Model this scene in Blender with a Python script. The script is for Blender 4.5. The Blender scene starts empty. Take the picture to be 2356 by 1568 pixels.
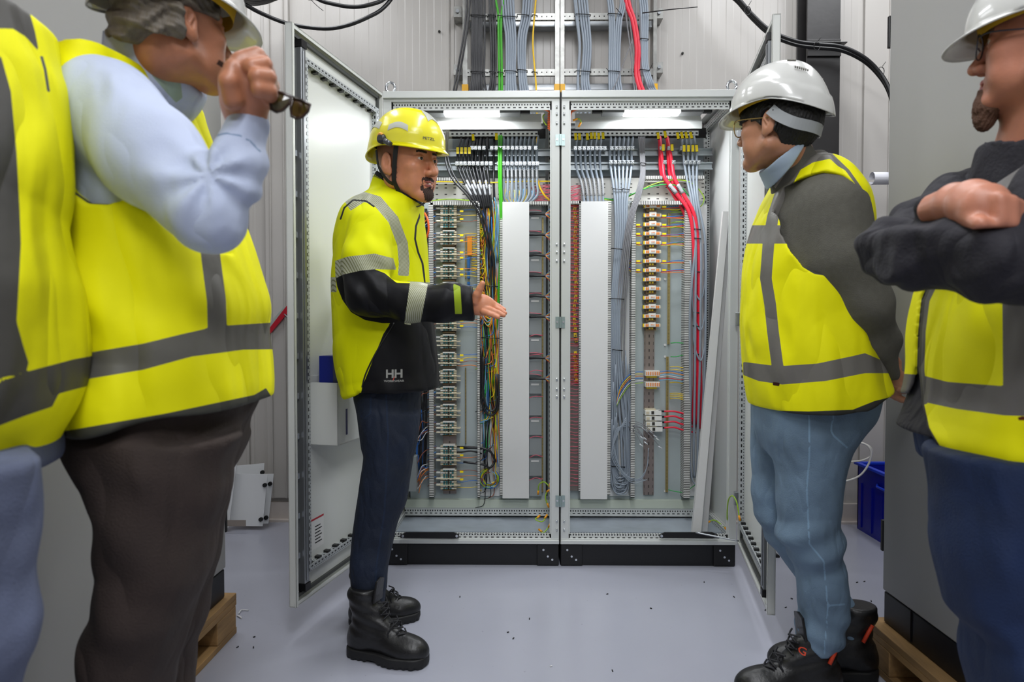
import bpy, math, random
import numpy as np
from mathutils import Vector, Matrix, Euler
from mathutils.bvhtree import BVHTree
random.seed(7)
R = math.radians
sc = bpy.context.scene
COL = sc.collection
# ------------------------------------------------------------------ camera
W, H, F = 2356.0, 1568.0, 1600.0
cam_d = bpy.data.cameras.new('camera'); cam_d.sensor_width = 36.0; cam_d.lens = 36.0*F/W
cam_d.clip_start = 0.05; cam_d.clip_end = 60
cam_d.dof.use_dof = True; cam_d.dof.focus_distance = 2.95; cam_d.dof.aperture_fstop = 4.5
cam = bpy.data.objects.new('camera', cam_d); COL.objects.link(cam)
CAMZ = 1.10
cam.location = (0, 0, CAMZ)
cam.rotation_euler = (R(90-1.43), 0, R(0.79))
sc.camera = cam
CR = cam.rotation_euler.to_matrix()
# ------------------------------------------------------------------ world, light, exposure
wd = bpy.data.worlds.new('world'); sc.world = wd; wd.use_nodes = True
wd.node_tree.nodes['Background'].inputs[0].default_value = (0.80, 0.86, 1.0, 1)
wd.node_tree.nodes['Background'].inputs[1].default_value = 0.2
sc.view_settings.view_transform = 'Standard'; sc.view_settings.look = 'None'
sc.view_settings.gamma = 1.0; sc.view_settings.exposure = 0.0
sc.view_settings.use_curve_mapping = False
def area(name, loc, size, power, rot=(0, 0, 0), color=(1, 1, 1)):
    d = bpy.data.lights.new(name, 'AREA'); d.shape = 'RECTANGLE'
    d.size, d.size_y = size; d.energy = power; d.color = color
    o = bpy.data.objects.new(name, d); COL.objects.link(o)
    o.location = loc; o.rotation_euler = rot
    return o
CEIL = 3.45
# ceiling luminaires out of view; the two outermost are fill added for the side floor
for i, (x, y, sx, sy, p) in enumerate([(0.15, 2.0, 0.2, 1.5, 26), (0.1, 0.1, 0.3, 1.5, 40), (1.3, 2.9, 0.25, 1.3, 14), (2.0, 2.7, 0.4, 1.6, 24), (-1.9, 2.9, 0.4, 1.4, 13),
                            (-1.2, 2.95, 0.25, 1.2, 15), (0.1, -1.8, 2.0, 0.8, 86)]):
    area('ceiling_and_fill_light', (x, y, CEIL-0.09), (sx, sy), p, color=(0.95, 0.97, 1.0))

def P(px, py, Y):
    """world point seen at photo pixel (px,py) on the plane y = Y"""
    d = CR @ Vector(((px-W/2)/F, -(py-H/2)/F, -1.0))
    return Vector((0, 0, CAMZ)) + d*(Y/d.y)
def PX(px, Y): return P(px, 744, Y).x
def PZ(py, Y): return P(1178, py, Y).z
# ------------------------------------------------------------------ materials
def lin(c):
    out = []
    for v in c[:3]:
        v = v/255.0
        out.append(v/12.92 if v <= 0.04045 else ((v+0.055)/1.055)**2.4)
    return (out[0], out[1], out[2], 1.0)
MATS = {}
def nd(nt, t, **kw):
    n = nt.nodes.new(t)
    for k, v in kw.items(): setattr(n, k, v)
    return n
def mat(name, col, rough=0.5, metal=0.0, bump=0.0, bscale=60.0, var=0.0, vscale=6.0, emit=0.0,
        perf=None, attrs=None, alpha=None, trans=0.0, coat=0.0, sheen=0.0, spec=None, stretch=None, uvtex=False, subsurf=0.0, dirt=None, bdist=0.004, crease=None):
    """procedural principled material. perf=(axis pitch, duty, halfwidth, centre, dark colour) slot pattern on UVs;
    attrs=[(attribute, colour, roughness, kind)] regions of another cloth"""
    if name in MATS: return MATS[name]
    m = bpy.data.materials.new(name); m.use_nodes = True
    nt = m.node_tree; b = nt.nodes['Principled BSDF']; L = nt.links
    b.inputs['Roughness'].default_value = rough; b.inputs['Metallic'].default_value = metal
    if coat: b.inputs['Coat Weight'].default_value = coat; b.inputs['Coat Roughness'].default_value = 0.08
    if sheen: b.inputs['Sheen Weight'].default_value = sheen
    if spec is not None: b.inputs['Specular IOR Level'].default_value = spec
    if trans:
        b.inputs['Transmission Weight'].default_value = trans; b.inputs['IOR'].default_value = 1.12
    if subsurf:
        b.inputs['Subsurface Weight'].default_value = subsurf; b.inputs['Subsurface Radius'].default_value = (0.012, 0.005, 0.003)
        b.inputs['Subsurface Scale'].default_value = 0.6
    rgb = nd(nt, 'ShaderNodeRGB'); rgb.outputs[0].default_value = lin(col)
    cur = rgb.outputs[0]
    tc = nd(nt, 'ShaderNodeTexCoord')
    vec = tc.outputs['Object']
    if stretch:
        mp = nd(nt, 'ShaderNodeMapping'); mp.inputs['Scale'].default_value = stretch
        L.new(vec, mp.inputs[0]); vec = mp.outputs[0]
    def mix(fac, a, c):
        mx = nd(nt, 'ShaderNodeMix', data_type='RGBA')
        if hasattr(fac, 'is_linked'): L.new(fac, mx.inputs[0])
        else: mx.inputs[0].default_value = fac
        L.new(a, mx.inputs[6])
        if hasattr(c, 'is_linked'): L.new(c, mx.inputs[7])
        else: mx.inputs[7].default_value = lin(c)
        return mx.outputs[2]
    def math_(op, a, c=None, clamp=False):
        n = nd(nt, 'ShaderNodeMath', operation=op); n.use_clamp = clamp
        for i, v in enumerate((a, c)):
            if v is None: continue
            if hasattr(v, 'is_linked'): L.new(v, n.inputs[i])
            else: n.inputs[i].default_value = v
        return n.outputs[0]
    if var:
        ns = nd(nt, 'ShaderNodeTexNoise'); ns.inputs['Scale'].default_value = vscale; ns.inputs['Detail'].default_value = 4
        L.new(vec, ns.inputs['Vector'])
        f = math_('MULTIPLY_ADD', ns.outputs[0], 1.6); nt.nodes[-1].inputs[2].default_value = -0.3
        f = math_('MULTIPLY', f, 1.0, True)
        dk = [c*(1-var) for c in col[:3]]
        cur = mix(f, cur, dk)
    if dirt:
        ns = nd(nt, 'ShaderNodeTexNoise'); ns.inputs['Scale'].default_value = dirt[0]; ns.inputs['Detail'].default_value = 6
        L.new(vec, ns.inputs['Vector'])
        f = math_('SUBTRACT', ns.outputs[0], dirt[1]); f = math_('MULTIPLY', f, dirt[2], True)
        cur = mix(f, cur, dirt[3])
    if perf:
        if not isinstance(perf[0], (tuple, list)): perf = [perf]
        uv = nd(nt, 'ShaderNodeSeparateXYZ'); L.new(tc.outputs['UV'], uv.inputs[0])
        for (pitch, duty, hw, cen, dark) in perf:
            fr = math_('FRACT', math_('DIVIDE', uv.outputs[0], pitch))
            a = math_('LESS_THAN', fr, duty)
            v = math_('LESS_THAN', math_('ABSOLUTE', math_('SUBTRACT', uv.outputs[1], cen)), hw)
            cur = mix(math_('MULTIPLY', a, v), cur, dark)
    rs = None
    if attrs:
        rr = rough
        for (an, c, r_, kind) in attrs:
            at = nd(nt, 'ShaderNodeAttribute'); at.attribute_name = an
            f = math_('GREATER_THAN', at.outputs['Fac'], 0.0)
            c2 = c
            if kind == 'stripe':      # fine hatched reflective tape
                sp = nd(nt, 'ShaderNodeSeparateXYZ'); L.new(tc.outputs['Object'], sp.inputs[0])
                s = math_('ADD', math_('MULTIPLY', sp.outputs[0], 1.0), math_('MULTIPLY', sp.outputs[2], 0.45))
                s = math_('ADD', s, math_('MULTIPLY', sp.outputs[1], 0.6))
                fr = math_('LESS_THAN', math_('FRACT', math_('DIVIDE', s, 0.0065)), 0.35)
                r2 = nd(nt, 'ShaderNodeRGB'); r2.outputs[0].default_value = lin(c)
                c2 = mix(fr, r2.outputs[0], (120, 122, 84))
            cur = mix(f, cur, c2)
            mr = nd(nt, 'ShaderNodeMix', data_type='FLOAT'); L.new(f, mr.inputs[0])
            if rs is None: mr.inputs[2].default_value = rough
            else: L.new(rs, mr.inputs[2])
            mr.inputs[3].default_value = r_
            rs = mr.outputs[0]
        L.new(rs, b.inputs['Roughness'])
    L.new(cur, b.inputs['Base Color'])
    if emit:
        b.inputs['Emission Color'].default_value = lin(col); b.inputs['Emission Strength'].default_value = emit
    if alpha is not None: b.inputs['Alpha'].default_value = alpha
    if bump:
        ns = nd(nt, 'ShaderNodeTexNoise'); ns.inputs['Scale'].default_value = bscale; ns.inputs['Detail'].default_value = 5
        L.new(vec, ns.inputs['Vector'])
        bp = nd(nt, 'ShaderNodeBump'); bp.inputs['Strength'].default_value = min(1, bump); bp.inputs['Distance'].default_value = bdist
        L.new(ns.outputs[0], bp.inputs['Height'])
        if crease:
            mp = nd(nt, 'ShaderNodeMapping'); mp.inputs['Scale'].default_value = crease[1]; mp.inputs['Rotation'].default_value = crease[2]
            L.new(tc.outputs['Object'], mp.inputs[0])
            n2 = nd(nt, 'ShaderNodeTexNoise'); n2.inputs['Scale'].default_value = 1.0; n2.inputs['Detail'].default_value = 2; n2.inputs['Distortion'].default_value = 0.3
            L.new(mp.outputs[0], n2.inputs['Vector'])
            h = math_('ABSOLUTE', math_('SUBTRACT', n2.outputs[0], 0.5)); h = math_('POWER', math_('MULTIPLY', h, 2.8, True), crease[3] if len(crease) > 3 else 1.1)
            b2 = nd(nt, 'ShaderNodeBump'); b2.inputs['Strength'].default_value = 1; b2.inputs['Distance'].default_value = crease[0]
            L.new(h, b2.inputs['Height']); L.new(bp.outputs[0], b2.inputs['Normal']); L.new(b2.outputs[0], b.inputs['Normal'])
        else: L.new(bp.outputs[0], b.inputs['Normal'])
    MATS[name] = m
    return m
# ------------------------------------------------------------------ object helpers
def link(name, me, parent=None, M=None):
    o = bpy.data.objects.new(name, me); COL.objects.link(o)
    if parent is not None: o.parent = parent
    if M is not None: o.matrix_basis = M
    return o
def tag(o, label=None, cat=None, group=None, kind=None):
    if label: o['label'] = label
    if cat: o['category'] = cat
    if group: o['group'] = group
    if kind: o['kind'] = kind
    return o
def empty(name, loc, label, cat, group=None):
    o = bpy.data.objects.new(name, None); COL.objects.link(o); o.location = loc; o.empty_display_size = 0.1
    return tag(o, label, cat, group)
class MB:
    def __init__(s): s.v = []; s.f = []; s.uv = []; s.mi = []; s.sm = []
    def quad(s, pts, uv=None, mi=0, smooth=False):
        n = len(s.v); s.v += [tuple(p) for p in pts]; s.f.append(tuple(range(n, n+len(pts))))
        s.uv += uv if uv else [(0, 0)]*len(pts); s.mi.append(mi); s.sm.append(smooth)
    def box(s, lo, hi, mi=0, M=None):
        lo = Vector((min(lo[0], hi[0]), min(lo[1], hi[1]), min(lo[2], hi[2]))), Vector((max(lo[0], hi[0]), max(lo[1], hi[1]), max(lo[2], hi[2])))
        a, b = lo; c = (a+b)/2; dm = b-a
        for ax in range(3):
            u, v = [i for i in range(3) if i != ax]
            if dm[v] > dm[u]: u, v = v, u
            for sgn in (0, 1):
                pts = []
                for (iu, iv) in ((0, 0), (1, 0), (1, 1), (0, 1)):
                    p = [0, 0, 0]; p[ax] = (a, b)[sgn][ax]; p[u] = (a, b)[iu][u]; p[v] = (a, b)[iv][v]
                    pts.append(Vector(p))
                n = (pts[1]-pts[0]).cross(pts[2]-pts[0])
                if (n[ax] > 0) != (sgn == 1): pts.reverse()
                uv = [(p[u]-a[u], p[v]-c[v]) for p in pts]
                if M is not None: pts = [M @ p for p in pts]
                s.quad(pts, uv, mi)
        return s
    def tube(s, pts, r, n=8, mi=0, cap=True, closed=False):
        pts = [Vector(p) for p in pts]; k = len(pts)
        rr = r if isinstance(r, (list, tuple)) else [r]*k
        t0 = (pts[1]-pts[0]).normalized()
        ref = Vector((0, 0, 1)) if abs(t0.z) < 0.9 else Vector((1, 0, 0))
        nrm = t0.cross(ref).normalized()
        base = len(s.v); acc = 0
        for i, p in enumerate(pts):
            if i == 0: t = pts[1]-pts[0]
            elif i == k-1: t = pts[-1]-pts[-2]
            else: t = pts[i+1]-pts[i-1]
            if t.length < 1e-9: t = Vector((0, 0, 1))
            t.normalize(); nrm = (nrm - t*nrm.dot(t))
            if nrm.length < 1e-6: nrm = t.orthogonal()
            nrm.normalize(); bn = t.cross(nrm)
            for j in range(n):
                a = 2*math.pi*j/n
                s.v.append(tuple(p+(nrm*math.cos(a)+bn*math.sin(a))*rr[i]))
        for i in range(k-1):
            L0 = acc; acc += (pts[i+1]-pts[i]).length
            for j in range(n):
                a = base+i*n+j; b = base+i*n+(j+1) % n
                s.f.append((a, b, b+n, a+n)); s.mi.append(mi); s.sm.append(True)
                s.uv += [(L0, j/n), (L0, (j+1)/n), (acc, (j+1)/n), (acc, j/n)]
        if cap:
            s.f.append(tuple(base+j for j in reversed(range(n)))); s.uv += [(0, 0)]*n; s.mi.append(mi); s.sm.append(False)
            s.f.append(tuple(base+(k-1)*n+j for j in range(n))); s.uv += [(0, 0)]*n; s.mi.append(mi); s.sm.append(False)
        return s
    def cyl(s, a, b, r, n=16, mi=0, r2=None): return s.tube([a, b], [r, r if r2 is None else r2], n, mi)
    def prism(s, poly, a, axis=1, d=0.01, mi=0):
        """extrude polygon (list of 2D in the other two axes) along axis from a to a+d"""
        def mk(p, t):
            q = [0, 0, 0]; o = [i for i in range(3) if i != axis]; q[o[0]], q[o[1]] = p; q[axis] = t; return q
        A = [mk(p, a) for p in poly]; B = [mk(p, a+d) for p in poly]
        s.quad(A, [tuple(p) for p in poly], mi); s.quad(B[::-1], [tuple(p) for p in poly[::-1]], mi)
        for i in range(len(poly)):
            j = (i+1) % len(poly)
            s.quad([A[j], A[i], B[i], B[j]], None, mi)
        return s
    def build(s, name, mats, parent=None, M=None, bevel=0.0):
        me = bpy.data.meshes.new(name); me.from_pydata(s.v, [], s.f)
        uvl = me.uv_layers.new(name='UVMap'); uvl.data.foreach_set('uv', np.array(s.uv, dtype=np.float32).ravel())
        if not isinstance(mats, (list, tuple)): mats = [mats]
        for m in mats: me.materials.append(m)
        me.polygons.foreach_set('material_index', s.mi); me.polygons.foreach_set('use_smooth', s.sm)
        me.update()
        o = link(name, me, parent, M)
        if bevel:
            md = o.modifiers.new('weld', 'WELD'); md.merge_threshold = 1e-5
            md = o.modifiers.new('bevel', 'BEVEL'); md.width = bevel; md.segments = 2; md.limit_method = 'ANGLE'
            md.harden_normals = False
        return o
def catmull(pts, sub=6):
    pts = [Vector(p) for p in pts]
    if len(pts) < 3: return pts
    q = [pts[0]*2-pts[1]]+pts+[pts[-1]*2-pts[-2]]; out = []
    for i in range(1, len(q)-2):
        for k in range(sub):
            t = k/sub; a, b, c, d = q[i-1], q[i], q[i+1], q[i+2]
            out.append(0.5*((2*b)+(c-a)*t+(2*a-5*b+4*c-d)*t*t+(3*b-a-3*c+d)*t**3))
    out.append(pts[-1]); return out
def tubeobj(name, pts, r, m, parent=None, n=8, sub=6, label=None, cat=None, group=None):
    o = MB().tube(catmull(pts, sub), r, n).build(name, m, parent)
    return tag(o, label, cat, group)
def struct(o): o['kind'] = 'structure'; return o
def copy_tree(o, parent=None):
    c = o.copy(); COL.objects.link(c)
    if parent is not None: c.parent = parent
    for ch in list(o.children): copy_tree(ch, c)
    return c
# ================================================================== ROOM
WALLY = 3.86
M_white = mat('wall_panel_white', (190, 186, 181), 0.32, bump=0.05, bscale=3, var=0.04, vscale=2)
M_floor = mat('floor_epoxy', (172, 174, 187), 0.24, var=0.05, vscale=1.5, bump=0.03, bscale=25, dirt=(60, 0.70, 6, (90, 88, 86)))
M_ceil = mat('ceiling_white', (200, 200, 200), 0.8)
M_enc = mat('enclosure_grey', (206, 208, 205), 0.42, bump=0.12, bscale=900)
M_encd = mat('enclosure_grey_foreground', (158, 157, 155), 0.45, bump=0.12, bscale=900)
M_blackp = mat('black_plastic', (14, 14, 16), 0.4)
M_plinth = mat('plinth_black', (16, 17, 21), 0.45)
M_zinc = mat('zinc_steel', (182, 186, 190), 0.32, 0.85, var=0.12, vscale=25)
M_galv = mat('galvanised_steel', (176, 176, 172), 0.38, 0.75, var=0.25, vscale=28,
             perf=None)
o = MB().box((-6, -4, -0.1), (6, 7, 0.0)).build('floor', M_floor); struct(o)
o = MB().box((-6, -4, CEIL), (6, 7, CEIL+0.1)).build('ceiling', M_ceil); struct(o)
# back wall of ribbed sandwich panels: shallow ribs every 40 mm, a joint every metre or so
def ribbed(x0, x1, y, z0, z1, joints):
    mb = MB(); xs = []; x = x0
    while x < x1: xs.append(x); x += 0.04
    prof = []
    for i, x in enumerate(xs):
        d = 0.0 if i % 2 == 0 else 0.0012
        prof += [(x, d), (x+0.036, d)]
    for j in joints:
        prof = [p for p in prof if abs(p[0]-j) > 0.030]
        prof += [(j-0.026, 0.0), (j-0.022, -0.004), (j-0.006, -0.004), (j-0.004, 0.008), (j+0.004, 0.008), (j+0.006, -0.004), (j+0.022, -0.004), (j+0.026, 0.0)]
    prof.sort()
    for (a, b) in zip(prof[:-1], prof[1:]):
        mb.quad([(a[0], y+a[1], z0), (b[0], y+b[1], z0), (b[0], y+b[1], z1), (a[0], y+a[1], z1)])
    mb.box((x0, y+0.012, z0), (x1, y+0.1, z1))
    return mb
jn = [PX(574, WALLY)-1.1, PX(574, WALLY), PX(1037, WALLY), PX(1037, WALLY)+1.1, PX(2012, WALLY)]
o = ribbed(-4, 4, WALLY, 0.0, CEIL, jn).build('wall_back', M_white); struct(o)
for nm, a, b in (('wall_left', (-4.1, -4, 0), (-4, 7, CEIL)), ('wall_right', (4, -4, 0), (4.1, 7, CEIL)), ('wall_front', (-4, -4.1, 0), (4, -4, CEIL))):
    struct(MB().box(a, b).build(nm, M_white))
# pilaster strip on the wall left of the open door, and skirting
x0, x1 = PX(612, WALLY-0.03), PX(668, WALLY-0.03)
mb = MB().box((x0, WALLY-0.03, 0.13), (x1, WALLY, CEIL)).box((x0+0.03, WALLY-0.042, 0.13), (x0+0.036, WALLY-0.03, CEIL)).box((x1-0.03, WALLY-0.042, 0.13), (x1-0.024, WALLY-0.03, CEIL))
struct(mb.build('trim_1', M_white, bevel=0.003))
struct(MB().box((-4, WALLY-0.05, 0), (4, WALLY, 0.012)).box((-4, WALLY-0.02, 0.012), (4, WALLY, 0.105)).build('baseboard_back', mat('skirting', (205, 196, 190), 0.5)))
x0, x1 = PX(1982, WALLY-0.02), PX(2042, WALLY-0.02)
struct(MB().box((x0, WALLY-0.02, 0.1), (x1, WALLY, CEIL)).box((x1-0.012, WALLY-0.03, 0.1), (x1-0.004, WALLY-0.02, CEIL)).build('trim_2', M_white, bevel=0.002))
# dark steel column
M_col = mat('steel_column_paint', (40, 38, 38), 0.42, bump=0.1, bscale=40, var=0.25, vscale=14, dirt=(120, 0.72, 8, (150, 150, 145)))
cy = 3.70; a, b = PX(1850, cy), PX(1926, cy)
mb = MB().box((a, cy, 0), (b, cy+0.012, CEIL)).box((a, cy+0.13, 0), (b, cy+0.142, CEIL)).box(((a+b)/2-0.005, cy+0.012, 0), ((a+b)/2+0.005, cy+0.13, CEIL))
z = PZ(108, cy); mb.box((a-0.01, cy-0.05, z-0.006), (b+0.015, cy, z)).box((a, cy-0.012, z-0.06), (b, cy, z-0.005)).box((a, cy-0.006, z+0.01), (b, cy, z+0.03))
struct(mb.build('trim_3', M_col, bevel=0.002))
# small wall screws
M_screw = mat('screw_dark', (60, 60, 58), 0.35, 0.8)
for k, (px, py) in enumerate([(1011, 73), (1570, 123), (666, 130), (1790, 120), (1010, 272), (2010, 238), (525, 132), (546, 318), (651, 318), (642, 345), (660, 60)]):
    c = P(px, py, WALLY-0.003)
    tag(MB().cyl(c, c+Vector((0, -0.006, 0)), 0.007, 10).cyl(c+Vector((0, -0.006, 0)), c+Vector((0, -0.012, 0)), 0.004, 6).build('wall_screw', M_screw),
        'small dark screw head in the ribbed white wall', 'screw', 'screws in the white wall panels')
# ------------------------------------------------------------------ cable ladder on the wall
LY = 3.72
lad = empty('cable_ladder', (PX(1285, LY), LY, PZ(205, LY)), 'galvanised steel cable ladder bolted to the wall above the open cabinets', 'cable ladder')
off = Vector(lad.location)
M_perfg = mat('galvanised_perforated', (178, 178, 174), 0.38, 0.7, var=0.22, vscale=28, perf=(0.026, 0.22, 0.0035, 0.0, (15, 15, 15)))
M_yel = mat('yellow_plastic', (240, 178, 8), 0.4)
def lp(v): return Vector(v)-off
z0 = PZ(205, LY)
for (a, b) in ((1066, 1077), (1276, 1286), (1288, 1297), (1499, 1507)):
    xa, xb = PX(a, LY), PX(b, LY)
    MB().box(lp((xa, LY-0.012, z0)), lp((xb, LY+0.03, CEIL))).build('side_rail', M_galv, lad)
    MB().box(lp((xa-0.004, LY-0.018, PZ(214, LY))), lp((xb+0.004, LY+0.034, PZ(196, LY)))).build('end_cap', M_yel, lad)
for py in (40, 168):
    for (a, b) in ((1077, 1276), (1297, 1499)):
        MB().box(lp((PX(a, LY), LY, PZ(py+6, LY))), lp((PX(b, LY), LY+0.02, PZ(py-9, LY)))).build('rung', M_perfg, lad)
for (px, py) in ((1053, 27), (1053, 160), (1516, 30), (1516, 155)):
    c = P(px, py, LY+0.05)
    w = MB().box(lp((c.x-0.022, c.y, c.z-0.028)), lp((c.x+0.022, WALLY, c.z+0.028))).build('wall_bracket', M_galv, lad)
    MB().cyl(lp(c), lp(c+Vector((0, -0.012, 0))), 0.010, 6).build('bolt', M_zinc, w)
# strut channels on the wall behind the ladder
for py, hgt in ((56, 16), (200, 14)):
    Yc = 3.80
    o = MB().box((PX(1082, Yc), Yc, PZ(py+hgt/2, Yc)), (PX(1496, Yc), WALLY-0.01, PZ(py-hgt/2, Yc))).build('strut_channel', M_zinc)
    tag(o, 'horizontal %s strut channel on the wall behind the cable ladder' % ('upper grey' if py < 100 else 'lower grey'), 'channel')
# ------------------------------------------------------------------ foreground enclosures on pallets
M_wood = mat('pallet_wood', (190, 150, 98), 0.7, bump=0.4, bscale=12, var=0.35, vscale=5, stretch=(6, 1, 6), dirt=(9, 0.6, 3, (120, 80, 40)))
def pallet(x0, x1, y0, y1, label):
    e = empty('wooden_pallet', ((x0+x1)/2, (y0+y1)/2, 0), label, 'pallet')
    o_ = Vector(e.location)
    n = 3
    for i in range(n):
        xc = x0+0.05+(x1-x0-0.1)*i/(n-1)
        for j in range(3):
            yc = y0+0.08+(y1-y0-0.16)*j/2
            MB().box(Vector((xc-0.05, yc-0.075, 0.022))-o_, Vector((xc+0.05, yc+0.075, 0.10))-o_).build('block', M_wood, e, bevel=0.003)
        MB().box(Vector((xc-0.05, y0, 0.0))-o_, Vector((xc+0.05, y1, 0.0215))-o_).build('bottom_board', M_wood, e, bevel=0.002)
        MB().box(Vector((xc-0.05, y0, 0.1005))-o_, Vector((xc+0.05, y1, 0.1215))-o_).build('stringer_board', M_wood, e, bevel=0.002)
    nb = 5
    for i in range(nb):
        xc = x0+0.07+(x1-x0-0.14)*i/(nb-1)
        MB().box(Vector((xc-0.07, y0, 0.122))-o_, Vector((xc+0.07, y1, 0.143))-o_).build('deck_board', M_wood, e, bevel=0.002)
    return e
PLX, PLY = -1.035, 2.42
PRX, PRY = 1.155, 2.245
pallet(PLX-0.80, PLX+0.02, 1.0, PLY+0.02, 'wooden pallet under the tall grey cabinet at the left')
pallet(PRX-0.035, PRX+0.80, 0.9, PRY+0.02, 'wooden pallet under the tall grey cabinet at the right')
def fore_enclosure(xf, y0, y1, sgn, label):
    e = empty('grey_enclosure', (xf+sgn*0.4, (y0+y1)/2, 0.144), label, 'cabinet'); o_ = Vector(e.location)
    def bb(mb, a, b): mb.box(Vector(a)-o_, Vector(b)-o_)
    mb = MB(); bb(mb, (xf+sgn*0.004, y0, 0.145), (xf+sgn*0.8, y1-0.002, 0.243)); mb.build('plinth', M_plinth, e, bevel=0.003)
    mb = MB(); bb(mb, (xf, y1-0.16, 0.150), (xf+sgn*0.004, y1-0.158, 0.243)); mb.build('plinth_seam', M_blackp, e)
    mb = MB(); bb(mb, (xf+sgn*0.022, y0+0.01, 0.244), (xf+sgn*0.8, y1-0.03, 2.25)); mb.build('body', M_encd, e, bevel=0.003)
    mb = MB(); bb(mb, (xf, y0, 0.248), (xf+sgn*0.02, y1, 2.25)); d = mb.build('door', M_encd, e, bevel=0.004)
    for zc in (0.42, 1.22, 2.02):
        mb = MB(); bb(mb, (xf-sgn*0.002, y1+0.001, zc-0.05), (xf+sgn*0.026, y1+0.014, zc+0.05)); mb.build('hinge', M_blackp, d, bevel=0.002)
    return e
fore_enclosure(PLX, 1.02, PLY-0.02, -1, 'tall light grey closed cabinet on a pallet behind the man in the blue shirt')
fore_enclosure(PRX+0.005, 0.92, PRY-0.015, 1, 'tall light grey closed cabinet on a pallet behind the man with crossed arms')
# ------------------------------------------------------------------ things by the back wall
M_sheet = mat('white_sheet', (226, 228, 230), 0.35)
M_knob = mat('black_knob', (18, 18, 18), 0.5)
def lean_panel(poly, Y, lean, knobs, label, th=0.004):
    """sheet panel leaning on the wall; polygon picked in pixels on plane Y"""
    base = P(sum(p[0] for p in poly)/len(poly), max(p[1] for p in poly), Y); 
    e = empty('leaning_panel', (base.x, Y, 0.0), label, 'panel'); o_ = Vector(e.location)
    pts = [P(px, py, Y) for px, py in poly]
    A = []; 
    for p in pts:
        q = p.copy(); q.z = max(q.z, 0.002); q.y = Y+q.z*lean; s_ = q.y/Y; q.x *= 1+(s_-1)*0.6; A.append(q-o_)
    mb = MB(); n = Vector((0, th, 0))
    mb.quad(A[::-1]); mb.quad([a+n for a in A])
    for i in range(len(A)):
        j = (i+1) % len(A); mb.quad([A[i], A[j], A[j]+n, A[i]+n])
    mb.build('sheet', M_sheet, e)
    for (px, py) in knobs:
        p = P(px, py, Y); p.y = Y+p.z*lean; p.x *= 1+(p.y/Y-1)*0.6; p -= o_
        MB().cyl(p+Vector((0, -0.001, 0)), p+Vector((0, -0.014, 0)), 0.011, 14).build('knob', M_knob, e)
    return e
lean_panel([(538, 1210), (600, 1190), (606, 1068), (538, 1074)], 3.72, 0.10, [(603, 1088)], 'back panel of the leaning white stack, highest one with one black knob')
lean_panel([(555, 1206), (617, 1204), (628, 1092), (570, 1094)], 3.70, 0.10, [(621, 1114), (613, 1190)], 'middle white leaning panel with two black knobs, beside the wall strip')
lean_panel([(526, 1209), (604, 1210), (614, 1094), (537, 1092)], 3.66, 0.10, [(609, 1117), (601, 1194)], 'front white panel of the leaning stack with a grey type plate')
lean_panel([(500, 1216), (526, 1213), (545, 1040), (515, 1040)], 3.62, 0.10, [], 'narrow white sheet leaning left of the knobbed panels')
c = P(545, 1202, 3.61)
tag(MB().box((c.x-0.07, 3.59, c.z-0.012), (c.x+0.055, 3.592, c.z+0.02)).build('type_plate', mat('plate_greige', (150, 140, 132), 0.5)), 'small grey type plate standing before the leaning white panels', 'plate')
# blue crate
cr = empty('blue_crate', (2.0, 3.42, 0), 'deep blue plastic storage crate on the floor against the right wall', 'crate'); o_ = Vector(cr.location)
M_blue = mat('crate_blue', (8, 22, 150), 0.35); M_blue2 = mat('crate_rim_blue', (20, 60, 200), 0.35)
X0, X1, Y0, Y1, ZT = 1.805, 2.2, 3.12, 3.74, 0.345
mb = MB()
for a, b in (((X0, Y0, 0), (X1, Y1, 0.01)), ((X0, Y0, 0.01), (X0+0.008, Y1, ZT)), ((X1-0.008, Y0, 0.01), (X1, Y1, ZT)), ((X0, Y0, 0.01), (X1, Y0+0.008, ZT)), ((X0, Y1-0.008, 0.01), (X1, Y1, ZT))):
    mb.box(Vector(a)-o_, Vector(b)-o_)
for k in range(6):
    yy = Y0+0.02+k*0.11; mb.box(Vector((X0-0.006, yy, 0.02))-o_, Vector((X0, yy+0.008, ZT-0.09))-o_)
mb.build('shell', M_blue, cr)
mb = MB()
for a, b in (((X0-0.015, Y0-0.015, ZT), (X0+0.01, Y1+0.015, ZT+0.014)), ((X1-0.01, Y0-0.015, ZT), (X1+0.015, Y1+0.015, ZT+0.014)), ((X0, Y0-0.015, ZT), (X1, Y0+0.01, ZT+0.014)), ((X0, Y1-0.01, ZT), (X1, Y1+0.015, ZT+0.014))):
    mb.box(Vector(a)-o_, Vector(b)-o_)
mb.build('rim', M_blue2, cr, bevel=0.002)
MB().tube([Vector(p)-o_ for p in ((X0-0.002, 3.30, ZT-0.06), (X0-0.018, 3.33, ZT-0.065), (X0-0.018, 3.5, ZT-0.065), (X0-0.002, 3.53, ZT-0.06))], 0.007).build('handle', M_blue2, cr)
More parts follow.
